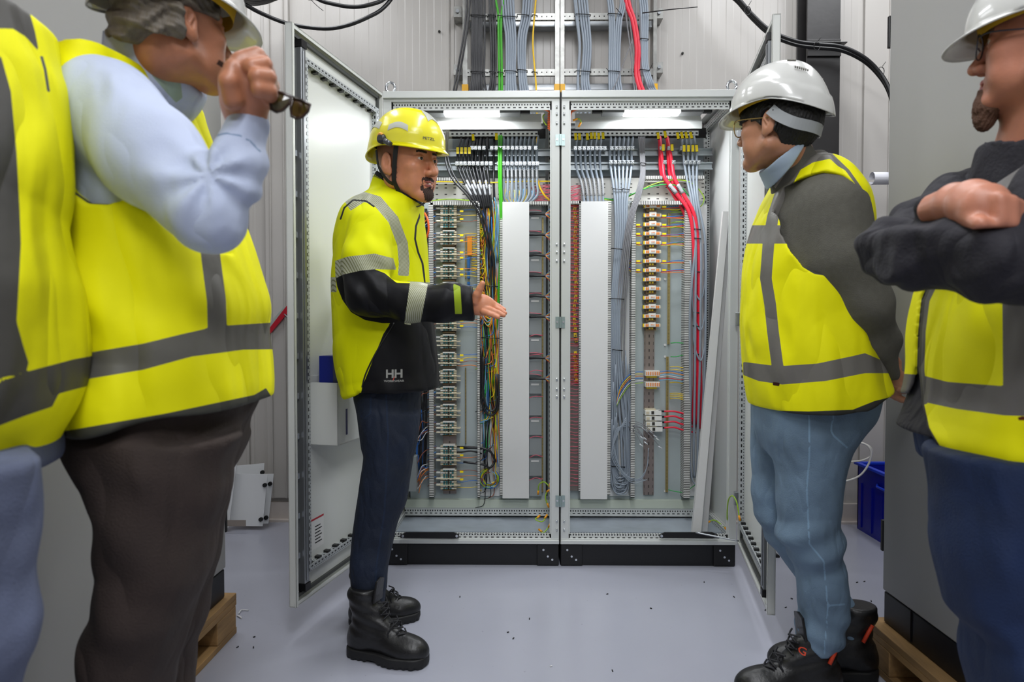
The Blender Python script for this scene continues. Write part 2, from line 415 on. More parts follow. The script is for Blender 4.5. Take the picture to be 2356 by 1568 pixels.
# white lamp cable looping above the crate
M_wcable = mat('white_cable', (222, 220, 212), 0.45)
tubeobj('white_cable_loop', [P(*p) for p in ((1900, 1110, 3.62), (1940, 1107, 3.60), (1976, 1095, 3.58), (1998, 1068, 3.56), (2004, 1040, 3.55), (1992, 1022, 3.55), (1968, 1016, 3.56), (1940, 1010, 3.58), (1900, 1010, 3.62))], 0.0052, M_wcable,
        label='white cable hanging in a wide loop above the blue crate', cat='cable')
tubeobj('white_cable_loop', [P(*p) for p in ((1890, 1070, 3.62), (1950, 1062, 3.60), (1985, 1058, 3.59), (2006, 1045, 3.58), (2000, 1026, 3.57), (1975, 1018, 3.57), (1940, 1016, 3.6))], 0.0045, M_wcable,
        label='second white cable curling inside the loop above the blue crate', cat='cable')
tag(MB().prism([(PX(1915, 3.85), PZ(1165, 3.85)), (PX(1930, 3.85), PZ(1165, 3.85)), (PX(1940, 3.85), PZ(1118, 3.85)), (PX(1928, 3.85), PZ(1118, 3.85))], 3.852, 1, 0.010).build('yellow_strip', M_yel),
    'thin yellow plastic strip standing behind the light blue jeans', 'strip')
# rolled paper on the right wall
c = P(2006, 410, 3.60); c2 = P(2052, 412, 3.60)
mb = MB(); n = 24
for i in range(n):
    a0 = 2*math.pi*i/n*0.93; a1 = 2*math.pi*(i+1)/n*0.93
    r = 0.032
    def q(x, a, rr=r): return (x, 3.60+math.cos(a)*rr, c.z+math.sin(a)*rr)
    mb.quad([q(c.x, a0), q(c.x, a1), q(c2.x+0.03, a1), q(c2.x+0.03, a0)], None, 0, True)
    mb.quad([q(c.x, a0, r-0.002), q(c.x, a1, r-0.002), q(c2.x+0.03, a1, r-0.002), q(c2.x+0.03, a0, r-0.002)], None, 0, True)
tag(mb.build('paper_roll', mat('paper', (225, 225, 232), 0.7)), 'curled white paper sheet fixed to the wall beside the black cable', 'paper')
# white duct cover with black bolt beside right door
tag(MB().box((PX(1771, 3.3), 3.3, 0.0), (PX(1835, 3.3), 3.32, 0.42)).build('leaning_panel', M_sheet), 'white panel edge standing on the floor right of the open right door', 'panel')
c = P(1786, 1277, 3.28); tag(MB().cyl(c, c+Vector((0, -0.02, 0)), 0.010, 10).build('bolt', M_knob), 'black bolt at the foot of the white panel right of the right door', 'bolt')
# red-framed clipboard behind the left door
Yr = 3.815
cb = empty('clipboard', P(640, 730, Yr), 'small silver board with a red edge sticking out behind the left cabinet door', 'board'); o_ = Vector(cb.location)
M_red = mat('red_plastic', (180, 18, 40), 0.35)
pts = [P(609, 770, Yr), P(661, 703, Yr), P(665, 717, Yr), P(622, 768, Yr)]
mb = MB().prism([(p.x-o_.x, p.z-o_.z) for p in pts], -0.01, 1, 0.02); mb.build('red_edge', M_red, cb)
pts = [P(606, 762, Yr), P(652, 707, Yr), P(660, 704, Yr), P(611, 767, Yr)]
mb = MB().prism([(p.x-o_.x, p.z-o_.z) for p in pts], -0.004, 1, 0.03); mb.build('board_face', mat('board_silver', (175, 185, 180), 0.3, 0.3), cb)
MB().tube([P(654, 722, Yr-0.01)-o_, P(668, 736, Yr-0.01)-o_, P(668, 736, Yr+0.04)-o_], 0.003).build('clip', M_zinc, cb)
# overhead black cables
M_bcable = mat('black_cable', (17, 17, 20), 0.38)
tubeobj('black_cable', [P(*p) for p in ((560, 8, 3.3), (600, 30, 3.3), (665, 55, 3.3), (745, 66, 3.3), (800, 58, 3.3), (850, 38, 3.3), (880, 20, 3.32), (905, -10, 3.35), (930, -60, 3.4), (945, -330, 3.45))], 0.0095, M_bcable,
        label='black cable sagging lowest, past the top corner of the left door', cat='cable')
tubeobj('black_cable', [P(*p) for p in ((640, -330, 3.35), (690, -40, 3.3), (730, -3, 3.3), (770, 10, 3.3), (812, 16, 3.3), (850, 11, 3.3), (885, -3, 3.32), (915, -40, 3.35), (930, -330, 3.4))], 0.0095, M_bcable,
        label='shorter black cable sagging at the top edge above the other', cat='cable')
cpts = []
for k in range(9):
    r = 0.115+0.008*(k % 4); c = P(610, -42+2.2*k, 3.28+0.022*k)
    for t in np.linspace(0, 2*math.pi, 25)[:-1]:
        cpts.append(c+Vector((math.cos(t)*r, math.sin(t)*0.05+0.022*t/6.283, math.sin(t+0.3)*0.085)))
tubeobj('coiled_cable', cpts, 0.0095, M_bcable, sub=2, label='coil of black cable hanging above the white helmet at the top left', cat='cable')
# heavy black cable across the column
for k, dz in ((0, 0), (1, 9)):
    tubeobj('black_cable', [P(px, py+dz, Y+0.03*k) for (px, py, Y) in ((1560, -270, 3.62), (1650, -60, 3.62), (1700, -2, 3.60), (1735, 38, 3.60), (1775, 72, 3.60), (1830, 94, 3.60), (1880, 101, 3.60), (1935, 107, 3.60),
        (1985, 130, 3.60), (2020, 162, 3.60), (2044, 200, 3.58), (2056, 250, 3.56), (2057, 330, 3.55), (2054, 500, 3.55), (2050, 640, 3.55))], 0.010, M_bcable,
        label=('upper' if not k else 'lower')+' of the two thick black cables bending over the dark column', cat='cable')
for (px, py) in ((1722, 18), (1882, 100), (2030, 158), (2057, 270), (2055, 395)):
    c = P(px, py+4, 3.575)
    tag(MB().tube([c+Vector((0.016*math.cos(t), 0.012, 0.022*math.sin(t))) for t in np.linspace(0, 6.28, 12)], 0.002, 5).tube([c+Vector((0, 0, 0.02)), c+Vector((0.012, -0.01, 0.04))], 0.0015, 5).build('cable_tie', M_blackp),
        'black cable tie around the two thick black cables', 'cable tie', 'ties on the thick black cables')
tubeobj('loose_tie_tail', [P(712, -4, 3.4), P(728, 12, 3.4), P(744, 25, 3.4)], 0.0015, M_blackp, label='thin black tie tail hanging over the wall at the top left', cat='cable tie', n=5)
# litter on the floor
M_chip = mat('white_chip', (225, 225, 225), 0.5)
def G(px, py):  # point on the floor
    d = CR @ Vector(((px-W/2)/F, -(py-H/2)/F, -1.0)); t = -CAMZ/d.z
    return Vector((0, 0, CAMZ))+d*t
tubeobj('cut_tie', [G(549, 1413)+Vector((0, 0, .003)), G(556, 1406)+Vector((0, 0, .006)), G(572, 1405)+Vector((0, 0, .003))], 0.0025, M_chip, n=5, label='curved white plastic scrap on the floor between pallet and left door', cat='scrap')
tubeobj('cut_tie', [G(546, 1417)+Vector((0, 0, .003)), G(552, 1421)+Vector((0, 0, .005)), G(556, 1423)+Vector((0, 0, .003))], 0.003, M_chip, n=5, label='tiny white scrap just below the curved scrap by the left door', cat='scrap')
for (px, py) in ((544, 1490), (582, 1466), (583, 1491), (1395, 1367), (1058, 1374), (1180, 1470), (1166, 1455), (1218, 1425), (1265, 1533), (1620, 1340), (1970, 1340), (1987, 1338), (2005, 1384), (1824, 1378), (1806, 1398), (1760, 1404), (1690, 1374), (1500, 1400), (1410, 1545)):
    c = G(px, py); a = random.random()*3
    tag(MB().tube([c+Vector((0, 0, 0.0015)), c+Vector((0.008*math.cos(a), 0.008*math.sin(a), 0.003))], 0.0022, 5).build('floor_scrap', M_blackp if py != 1533 else M_chip),
        'tiny dark crumb lying on the grey floor', 'scrap', 'dark crumbs on the floor')
# ================================================================== OPEN ENCLOSURES
YF = 3.125; YB = 3.625; YP = 3.50            # front plane, back, mounting plate front face
ZB, ZT = 0.105, 2.13                          # frame bottom / top
M_frame = mat('frame_sheet', (205, 208, 206), 0.35, 0.15)
M_fperf = mat('frame_perforated', (206, 209, 207), 0.35, 0.15, perf=[(0.0125, 0.42, 0.0038, 0.006, (12, 12, 14)), (0.025, 0.5, 0.0024, -0.007, (16, 16, 18))])
M_plate = mat('mounting_plate', (180, 191, 193), 0.28, 0.1, var=0.08, vscale=4)
M_galvin = mat('bottom_plate', (176, 186, 198), 0.3, 0.25, var=0.15, vscale=9)
M_duct = mat('duct_slotted', (214, 214, 210), 0.5, perf=(0.0085, 0.42, 0.05, 0.0, (40, 38, 36)))
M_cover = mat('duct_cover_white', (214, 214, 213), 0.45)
M_hole = mat('back_panel_holes', (206, 206, 202), 0.4, 0.1)
M_seal = mat('seal_black', (14, 14, 15), 0.6)
M_inner = mat('enclosure_inner', (212, 214, 213), 0.38)
M_chrome = mat('chrome', (210, 214, 218), 0.18, 0.9)
XL0, XM, XR1 = PX(884, YF), PX(1289, YF), PX(1698, YF)
def enclosure(x0, x1, name_label, side):
    """side -1: hinged left, +1: hinged right"""
    e = empty('open_enclosure', ((x0+x1)/2, YF, 0.0), name_label, 'cabinet')
    o_ = Vector(e.location)
    def B(nm, m, boxes, par=e, bevel=0.0):
        mb = MB()
        for a, b in boxes: mb.box(Vector(a)-o_, Vector(b)-o_)
        return mb.build(nm, m, par, bevel=bevel)
    g = 0.004
    a, b = x0+(g if side > 0 else 0), x1-(g if side < 0 else 0)
    # plinth
    B('plinth', M_plinth, [((a, YF+0.02, 0.0), (b, YF+0.035, 0.10)), ((a, YF+0.035, 0), (a+0.02, YB, 0.1)), ((b-0.02, YF+0.035, 0), (b, YB, 0.1)), ((a, YB-0.015, 0), (b, YB, 0.1))], bevel=0.002)
    for xa, xb in ((a, a+0.10), (b-0.10, b)):
        c = B('plinth_corner', M_blackp, [((xa+0.001, YF+0.008, 0.004), (xb-0.001, YF+0.0199, 0.1))], bevel=0.003)
        for (dx, dz) in ((0.03, 0.075), (0.05, 0.045), (0.07, 0.03)):
            p = Vector((xa+dx, YF+0.008, dz))-o_; MB().cyl(p, p+Vector((0, -0.003, 0)), 0.005, 8).build('screw', M_chrome, c)
    # shell
    B('back_panel', M_inner, [((a, YB-0.003, ZB), (b, YB, ZT))])
    B('side_panel', M_inner, [((a, YF+0.03, ZB), (a+0.003, YB, ZT))])
    B('side_panel', M_inner, [((b-0.003, YF+0.03, ZB), (b, YB, ZT))])
    B('roof_panel', M_enc, [((a, YF, ZT-0.002), (b, 3.42, ZT+0.002)), ((a, 3.60, ZT-0.002), (b, YB, ZT+0.002)), ((a, 3.42, ZT-0.002), (a+0.06, 3.6, ZT+0.002)), ((b-0.06, 3.42, ZT-0.002), (b, 3.6, ZT+0.002))])
    B('bottom_plate', M_galvin, [((a+0.02, YF+0.03, ZB+0.012), (b-0.02, 3.24, ZB+0.016)), ((a+0.02, 3.243, ZB+0.013), (b-0.02, 3.33, ZB+0.018)), ((a+0.02, 3.333, ZB+0.012), (b-0.02, YB-0.01, ZB+0.016))])
    # frame: front ring, with inner perforated legs
    zt0, zb1 = PZ(237, YF), PZ(1229, YF)
    fr = B('front_frame', M_frame, [((a, YF, zt0+0.008), (b, YF+0.012, ZT)), ((a, YF, ZB), (b, YF+0.012, PZ(1238, YF))),
            ((a, YF+0.0005, ZB), (a+0.036, YF+0.012, ZT-0.001)), ((b-0.036, YF+0.0005, ZB), (b, YF+0.012, ZT-0.001)),
            ((a, YF-0.012, PZ(226, YF)), (b, YF, ZT+0.004)), ((a, YF-0.008, ZB), (b, YF, PZ(1241, YF)))], bevel=0.0015)
    B('frame_rail', M_fperf, [((a+0.030, YF+0.012, ZT-0.075), (b-0.030, YF+0.016, zt0+0.008))], fr)
    B('frame_rail', M_fperf, [((a+0.030, YF+0.012, PZ(1238, YF)), (b-0.030, YF+0.030, PZ(1238, YF)+0.018))], fr)
    B('frame_rail', M_fperf, [((a+0.010, YF+0.012, ZB+0.01), (a+0.042, YF+0.016, ZT-0.03))], fr)
    B('frame_rail', M_fperf, [((b-0.042, YF+0.012, ZB+0.01), (b-0.010, YF+0.016, ZT-0.03))], fr)
    # depth rails at top and bottom and rear posts
    for xx in (a+0.004, b-0.030):
        B('depth_rail', M_fperf, [((xx, YF+0.02, ZT-0.045), (xx+0.026, YB-0.03, ZT-0.015))])
        B('depth_rail', M_fperf, [((xx, YF+0.02, ZB+0.018), (xx+0.026, YB-0.03, ZB+0.045))])
    for xx in (a+0.004, b-0.034): B('rear_post', M_fperf, [((xx, YB-0.035, ZB+0.01), (xx+0.03, YB-0.01, ZT-0.01))])
    B('rear_rail', mat('rear_rail_tinted', (196, 204, 190), 0.4, 0.2), [((a+0.03, YP-0.02, PZ(1168, YP-0.02)), (b-0.03, YP+0.03, PZ(1149, YP-0.02)))])
    B('perforated_rail', M_fperf, [((a+0.03, YP-0.015, PZ(1186, YP-0.015)), (b-0.03, YP-0.012, PZ(1168, YP-0.015)))])
    # mounting plate
    B('mounting_plate', M_plate, [((a+0.055 if side < 0 else a+0.006, YP, PZ(1149, YP)), (b-0.03 if side < 0 else b-0.055, YP+0.003, PZ(463, YP)))])
    # perforated upper back plate
    o = B('perforated_plate', mat('perforated_plate', (212, 210, 204), 0.45, perf=[(0.045, 0.28, 0.0028, c, (60, 58, 55)) for c in (-0.045, -0.02, 0.012, 0.03)]),
          [((a+0.05, YP+0.02, PZ(463, YP)), (b-0.05, YP+0.023, PZ(408, YP)))])
    # sheet canopy below the lamp
    x_a, x_b = (PX(900, 3.30), PX(1245, 3.30)) if side < 0 else (PX(1323, 3.30), PX(1612, 3.30))
    B('canopy', M_inner, [((x_a, 3.30, PZ(297, 3.30)), (x_b, 3.302, PZ(281, 3.30))), ((x_a, 3.302, PZ(281, 3.30)-0.002), (x_b, 3.36, PZ(281, 3.30)))])
    mb = MB(); q = [(x_a, 3.302, PZ(281, 3.30)), (x_b, 3.302, PZ(281, 3.30)), (x_b, 3.34, ZT-0.03), (x_a, 3.34, ZT-0.03)]
    mb.quad([Vector(p)-o_ for p in q]); mb.build('canopy_back', M_inner, e)
    # upper black cable entry bar and rails
    B('entry_bar', M_blackp, [((a+0.05, 3.50, PZ(318, 3.5)), (b-0.05, 3.51, PZ(296, 3.5)))])
    B('entry_strip', mat('entry_strip', (190, 192, 190), 0.4, perf=(0.022, 0.5, 0.004, 0.0, (20, 20, 20))), [((a+0.07, 3.49, PZ(313, 3.49)), (b-0.09, 3.50, PZ(302, 3.49)))])
    for py in (350, 382):
        r = B('clamp_rail', mat('rail_steel', (170, 178, 182), 0.3, 0.7, var=0.1, vscale=10), [((a+0.02, 3.50, PZ(py+8, 3.5)), (b-0.02, 3.53, PZ(py-7, 3.5))), ((a+0.02, 3.485, PZ(py+9, 3.485)), (b-0.02, 3.5, PZ(py+6, 3.485))), ((a+0.02, 3.485, PZ(py-5, 3.485)), (b-0.02, 3.5, PZ(py-8, 3.485)))])
    # grey backing sheet behind the clamp rails
    B('rear_sheet', mat('rear_sheet', (176, 186, 192), 0.3, 0.3), [((a+0.05, 3.545, PZ(405, 3.545)), (b-0.05, 3.548, PZ(318, 3.545)))])
    B('seal_strip', M_seal, [((a-0.001 if side > 0 else b+0.0005, YF+0.006, ZB), ((a-0.004 if side > 0 else b+0.0035), YF+0.03, ZT))])
    # lifting eyes
    xx = a+0.02 if side < 0 else b-0.015
    p = Vector((xx, YF+0.07, ZT+0.03))-o_
    MB().tube([p+Vector((0.020*math.cos(t), 0, 0.024*math.sin(t)+0.015)) for t in np.linspace(0, 2*math.pi, 17)], 0.0065, 8).cyl(p+Vector((0, 0, -0.03)), p+Vector((0, 0, -0.008)), 0.011).build('lifting_eye', M_chrome, e)
    return e, B, o_
encL, BL, oL = enclosure(XL0, XM, 'left open wiring cabinet, white steel frame with teal and beige terminal column', -1)
encR, BR, oR = enclosure(XM, XR1, 'right open wiring cabinet, white steel frame with orange terminal column and red cables', 1)
# connecting plates bridging the two cabinets
M_brk = mat('bracket_zinc', (160, 178, 176), 0.3, 0.7)
for py in (322, 741, 1152):
    c = P(1289, py, YF-0.004)
    e = empty('joining_clip', c, {322: 'upper', 741: 'middle', 1152: 'lowest'}[py]+' zinc clip joining the two open cabinets over the black gap', 'clip')
    MB().box((-0.021, 0.0, -0.025), (-0.006, 0.003, 0.025)).box((0.006, 0, -0.025), (0.021, 0.003, 0.025)).box((-0.006, -0.008, -0.025), (-0.003, 0.003, 0.025)).box((0.003, -0.008, -0.025), (0.006, 0.003, 0.025)).box((-0.004, -0.008, -0.025), (0.004, -0.005, 0.025)).build('clip_plate', M_brk, e)
    for dx in (-0.014, 0.014): MB().cyl((dx, -0.0005, 0.002), (dx, -0.004, 0.002), 0.0045, 10).build('screw', M_chrome, e)
# rows of oval bolts in the meeting posts
for par, o_, xs in ((encL, oL, 1281), (encR, oR, 1298)):
    for py in (246, 262, 283, 562, 580, 600, 872, 895, 912, 1198, 1218):
        c = P(xs, py, YF-0.001)-o_
        MB().tube([c+Vector((0, 0, -0.006)), c+Vector((0, 0, 0.006))], 0.0045, 8).build('frame_bolt', M_chrome, par)
# ------------------------------------------------------------------ lamps
def lamp(px0, px1, lit0, lit1, py, label, energy):
    Yl = 3.24; e = empty('enclosure_lamp', P((lit0+lit1)/2, py, Yl), label, 'lamp'); o_ = Vector(e.location)
    Z = ZT-0.052; o_.z = Z+0.0; e.location = o_
    M_lh = mat('lamp_housing', (96, 98, 100), 0.4)
    s = Yl
    xa, xb, la, lb = PX(px0, s), PX(px1, s), PX(lit0, s), PX(lit1, s)
    yw = 0.035
    MB().box(Vector((xa-o_.x, -yw, -0.014)), Vector((la-o_.x, yw, 0.014))).box(Vector((lb-o_.x, -yw, -0.014)), Vector((xb-o_.x, yw, 0.014))).box((la-o_.x, -yw, 0.0), (lb-o_.x, yw, 0.014)).build('housing', M_lh, e, bevel=0.003)
    MB().box(Vector((la-o_.x, -yw+0.002, -0.015)), Vector((lb-o_.x, yw-0.002, -0.0005))).build('diffuser', mat('lamp_diffuser', (255, 255, 255), 0.5, emit=9.0), e, bevel=0.003)
    M_or = mat('orange_cable', (225, 92, 22), 0.45)
    for sx, x_ in ((-1, xa), (1, xb)):
        MB().box(Vector((x_-o_.x, -0.012, -0.009)), Vector((x_-o_.x+sx*0.045, 0.012, 0.009))).build('plug', M_blackp, e, bevel=0.003)
    d = bpy.data.lights.new('lamp_light', 'AREA'); d.shape = 'RECTANGLE'; d.size = lb-la; d.size_y = 0.05; d.energy = energy; d.color = (0.93, 0.97, 1.0)
    l = bpy.data.objects.new('lamp_light', d); COL.objects.link(l); l.location = (o_.x+(la+lb)/2-o_.x, o_.y, o_.z-0.018); 
    return e, M_or
lampL, M_or = lamp(975, 1197, 1024, 1150, 251, 'lit strip lamp under the roof of the left open cabinet', 4.5)
lampR, _ = lamp(1383, 1612, 1433, 1560, 248, 'lit strip lamp under the roof of the right open cabinet', 4.5)
def cable(name, pts, r, m, label, cat='cable', group=None, n=8, sub=6, parent=None, o_=None):
    w = [P(*p) for p in pts]
    if o_ is not None: w = [v-o_ for v in w]
    ob = MB().tube(catmull(w, sub), r, n).build(name, m, parent)
    if parent is None: tag(ob, label, cat, group)
    elif label: ob['label'] = label
    return ob
cable('orange_cable', [(1220, 249, 3.24), (1250, 251, 3.22), (1264, 258, 3.2), (1266, 275, 3.2), (1265, 300, 3.22)], 0.0045, M_or, 'orange cable curving down from the right end of the left lamp')
cable('orange_cable', [(978, 246, 3.24), (955, 246, 3.22), (930, 250, 3.2), (918, 262, 3.2), (912, 300, 3.22)], 0.0045, M_or, 'orange cable at the left end of the left lamp above the yellow helmet')
cable('orange_cable', [(1362, 248, 3.24), (1340, 249, 3.22), (1320, 254, 3.2), (1313, 262, 3.2), (1311, 290, 3.2)], 0.0045, M_or, 'orange cable curving down from the left end of the right lamp')
mb = MB()
for k in range(9): 
    c = P(1263, 262+k*4.2, 3.19); mb.tube([c+Vector((-0.006, 0, 0)), c+Vector((0.007, 0, 0.001))], 0.003, 6)
tag(mb.build('orange_cable_bundle', M_or), 'short stack of orange cable loops at the top right of the left cabinet', 'cable')
M_gy = mat('green_yellow_wire', (150, 190, 40), 0.4); M_grn = mat('earth_green', (30, 160, 70), 0.4); M_yw = mat('yellow_wire', (232, 200, 30), 0.4)
M_ferr = mat('orange_ferrule', (240, 160, 20), 0.45)
def earth(pts, label, r=0.0028, ferr=True):
    e = cable('earth_wire', pts, r, M_gy, label, 'wire')
    for k in (0, -1):
        if ferr:
            a = P(*pts[k]); b = P(*pts[1 if k == 0 else -2]); d = (b-a).normalized()
            MB().tube([a-d*0.004, a+d*0.018], r*1.7, 8).build('ferrule', M_ferr, e)
    return e
earth([(1258, 288, 3.2), (1252, 280, 3.2), (1249, 268, 3.2), (1254, 262, 3.2)], 'small green yellow wire loop beside the orange loops', ferr=False)
earth([(1332, 290, 3.2), (1337, 281, 3.2), (1331, 273, 3.2), (1320, 276, 3.2)], 'small green yellow wire loop top left inside the right cabinet')
earth([(1674, 1212, 3.16), (1673, 1180, 3.12), (1676, 1150, 3.08), (1685, 1140, 3.04), (1695, 1155, 3.0), (1702, 1195, 2.98)], 'green yellow earth wire arching from the right cabinet frame to its door')
earth([(1241, 1218, 3.2), (1250, 1225, 3.18), (1262, 1212, 3.2), (1266, 1205, 3.2)], 'lowest green yellow wire on the left cabinet floor')
earth([(1241, 1186, 3.22), (1232, 1194, 3.2), (1248, 1199, 3.2), (1258, 1185, 3.22)], 'green yellow wire loop on the left cabinet floor by the middle post')
earth([(1238, 1135, 3.4), (1240, 1115, 3.38), (1252, 1108, 3.36), (1264, 1118, 3.3), (1266, 1112, 3.3)], 'green yellow wire arch above the left cabinet floor')
earth([(1262, 1165, 3.3), (1255, 1145, 3.3), (1259, 1130, 3.3), (1265, 1126, 3.3)], 'green yellow wire rising along the middle post bottom')
earth([(1626, 1202, 3.3), (1640, 1196, 3.3), (1650, 1199, 3.3), (1662, 1208, 3.28), (1670, 1215, 3.2)], 'green yellow wire beside the foot of the leaning white duct covers')
# ------------------------------------------------------------------ doors
def door(par, o_, side):
    hx = XL0+0.002 if side < 0 else XR1-0.002
    hinge = Vector((hx, YF-0.022, 0)); end = P(674 if side < 0 else 1774, 744, 2.37 if side < 0 else 2.335); end.z = 0
    u = (end-hinge).normalized(); L = (end-hinge).length
    n = Vector((0, 0, 1)).cross(u)            # interior normal
    if (n.x > 0) != (side < 0): n = -n
    Mx = Matrix(((u.x, n.x, 0, hinge.x-o_.x), (u.y, n.y, 0, hinge.y-o_.y), (0, 0, 1, -o_.z), (0, 0, 0, 1)))
    z0, z1 = 0.118, 2.122
    def bx(mb, a, b): return mb.box(a, b, 0, Mx)
    M_dr = mat('door_inside', (216, 218, 214), 0.36, bump=0.06, bscale=900)
    mb = MB(); bx(mb, (0, -0.022, z0), (L, -0.019, z1))
    for a, b in (((0, -0.022, z0), (0.004, 0.0, z1)), ((L-0.004, -0.022, z0), (L, 0.004, z1)), ((0, -0.022, z0), (L, 0.0, z0+0.004)), ((0, -0.022, z1-0.004), (L, 0.0, z1)),
                 ((L-0.016, 0.002, z0), (L, 0.004, z1)), ((0, -0.002, z0), (L, 0.0, z0+0.014)), ((0, -0.002, z1-0.014), (L, 0.0, z1))): bx(mb, a, b)
    d = mb.build('door', M_dr, par)
    mb = MB()
    for a, b in (((0.02, -0.0188, z0+0.022), (0.034, -0.008, z1-0.022)), ((L-0.034, -0.0188, z0+0.022), (L-0.02, -0.008, z1-0.022)), ((0.02, -0.0188, z0+0.022), (L-0.02, -0.008, z0+0.034)), ((0.02, -0.0188, z1-0.034), (L-0.02, -0.008, z1-0.022))): bx(mb, a, b)
    mb.build('gasket', mat('gasket_grey', (70, 72, 70), 0.6), d)
    # tubular inner frame, perforated
    zt, zb = z1-0.085, z0+0.095
    M_tf = mat('door_tube_perforated', (186, 190, 192), 0.4, 0.2, perf=[(0.025, 0.5, 0.0028, 0.003, (20, 20, 24)), (0.0125, 0.35, 0.0016, -0.006, (20, 20, 24))])
    M_al = mat('door_profile_alu', (150, 153, 156), 0.3, 0.7)
    mb = MB()
    for a, b in (((0.05, -0.019, zb), (0.074, 0.004, zt)), ((L-0.105, -0.019, zb), (L-0.085, 0.004, zt)), ((0.06, -0.019, zt-0.022), (L-0.09, 0.0035, zt)), ((0.06, -0.019, zb), (L-0.09, 0.0035, zb+0.022))): bx(mb, a, b)
    mb.build('tubular_frame', M_tf, d)
    for k in range(9):
        uu = 0.10+k*(L-0.22)/8
        for zz in (zt-0.03, zb+0.022): mb = MB(); bx(mb, (uu, -0.019, zz), (uu+0.02, 0.0, zz+0.008)); mb.build('frame_tab', M_blackp, d)
    mb = MB(); bx(mb, (L-0.080, -0.019, zb-0.03), (L-0.050, 0.010, zt+0.02)); bx(mb, (L-0.072, 0.010, zb-0.02), (L-0.058, 0.014, zt+0.01)); mb.build('lock_profile', M_al, d, bevel=0.002)
    mb = MB(); bx(mb, (L-0.083, -0.019, zt+0.02), (L-0.047, 0.013, zt+0.045)); mb.build('lock_cap', M_blackp, d)
    mb = MB(); bx(mb, (L-0.083, -0.019, zb-0.055), (L-0.047, 0.013, zb-0.03)); mb.build('lock_cap', M_blackp, d)
    for k in range(12 if side < 0 else 14):
        zz = z0+0.16+k*0.14; mb = MB(); bx(mb, (L-0.042, -0.0188, zz), (L-0.030, -0.004, zz+0.02)); mb.build('rod_guide', M_chrome if side < 0 else M_blackp, d)
    for zz in (0.32, 1.12, 1.92):
        mb = MB(); bx(mb, (-0.012, -0.01, zz-0.03), (0.012, 0.016, zz+0.03)); mb.build('hinge', M_zinc, d, bevel=0.003)
    if side < 0:
        # handle on the outside
        mb = MB(); pr = []
        for t in np.linspace(0, 1, 13): pr.append((0.98+0.22*t, -0.022-0.022*math.sin(math.pi*t)**0.6))
        for (a, b) in zip(pr[:-1], pr[1:]): bx(mb, (L-0.07, b[1], a[0]), (L-0.035, -0.022, b[0]))
        mb.build('handle', mat('handle_grey', (172, 178, 178), 0.35), d, bevel=0.003)
        # document pocket with a blue binder
        zp0, zp1 = PZ(1010, 2.62), PZ(873, 2.62)
        mb = MB(); a0, a1 = L-0.62, L-0.125; dp = 0.10
        for a, b in (((a0, -0.018, zp0), (a1, -0.016, zp1+0.02)), ((a0, dp-0.002, zp0), (a1, dp, zp1)), ((a1-0.002, -0.016, zp0), (a1, dp, zp1)), ((a0, -0.016, zp0), (a0+0.002, dp, zp1)), ((a0, -0.016, zp0), (a1, dp, zp0+0.002))): bx(mb, a, b)
        pk = mb.build('document_pocket', M_dr, d)
        mb = MB(); bx(mb, (a1-0.075, dp, zp0+0.03), (a1-0.062, dp+0.0006, zp0+0.125)); mb.build('pocket_slot', mat('slot_blue', (10, 10, 90), 0.4), pk)
        bm = MB(); bx(bm, (a1-0.25, 0.02, zp0+0.012), (a1-0.015, 0.075, zp1+0.095)); bd = bm.build('binder', mat('binder_blue', (22, 36, 130), 0.4), None, M=Matrix.Translation(o_))
        tag(bd, 'blue ring binder with a white and red label in the left door pocket', 'binder')
        bm = MB(); bx(bm, (a1-0.23, 0.0755, zp0+0.05), (a1-0.05, 0.0762, zp1+0.07)); lb = bm.build('label_sheet', M_cover, bd)
        bm = MB(); bx(bm, (a1-0.23, 0.0763, zp1+0.045), (a1-0.05, 0.077, zp1+0.07)); bm.build('label_head', M_red, bd)
        mb = MB(); bx(mb, (L-0.125-0.11, -0.0188, zb+0.055), (L-0.125, -0.0184, zb+0.17)); st = mb.build('sticker', mat('sticker_white', (228, 228, 226), 0.5), d)
        mb = MB(); bx(mb, (L-0.235, -0.0183, zb+0.163), (L-0.125, -0.0180, zb+0.17)); mb.build('sticker_stripe', M_red, st)
        mb = MB()
        for k in range(6): bx(mb, (L-0.22+0.01*(k % 2), -0.0183, zb+0.075+k*0.012), (L-0.17, -0.0180, zb+0.079+k*0.012))
        mb.build('sticker_print', M_knob, st)
    return d, Mx, L
dL, MxL, LL = door(encL, oL, -1)
dR, MxR, LR = door(encR, oR, 1)
# door stays (black arms on the bottom rail)
for par, o_, (a, b), lab in ((encL, oL, (922, 1056), 'black door stay'), (encR, oR, (1517, 1650), 'black door stay')):
    Ys = YF-0.012
    pts = [(a, 1229), (a+12, 1223), (b-12, 1223), (b, 1228), (b, 1236), (b-12, 1237), (a+12, 1236), (a, 1235)]
    w = [P(px, py, Ys) for px, py in pts]
    ds = MB().prism([(p.x-o_.x, p.z-o_.z) for p in w][::-1], Ys-0.010-o_.y, 1, 0.010).build('door_stay', M_blackp, par)
    for px in (a+5, b-5):
        c = P(px, 1232, Ys-0.010)-o_; MB().cyl(c, c+Vector((0, -0.004, 0)), 0.006, 12).build('screw', M_chrome, ds)
tubeobj('stay_rod', [P(1600, 1224, YF-0.03)-oR, P(1660, 1236, YF-0.06)-oR, P(1700, 1244, YF-0.08)-oR], 0.004, M_zinc, encR)
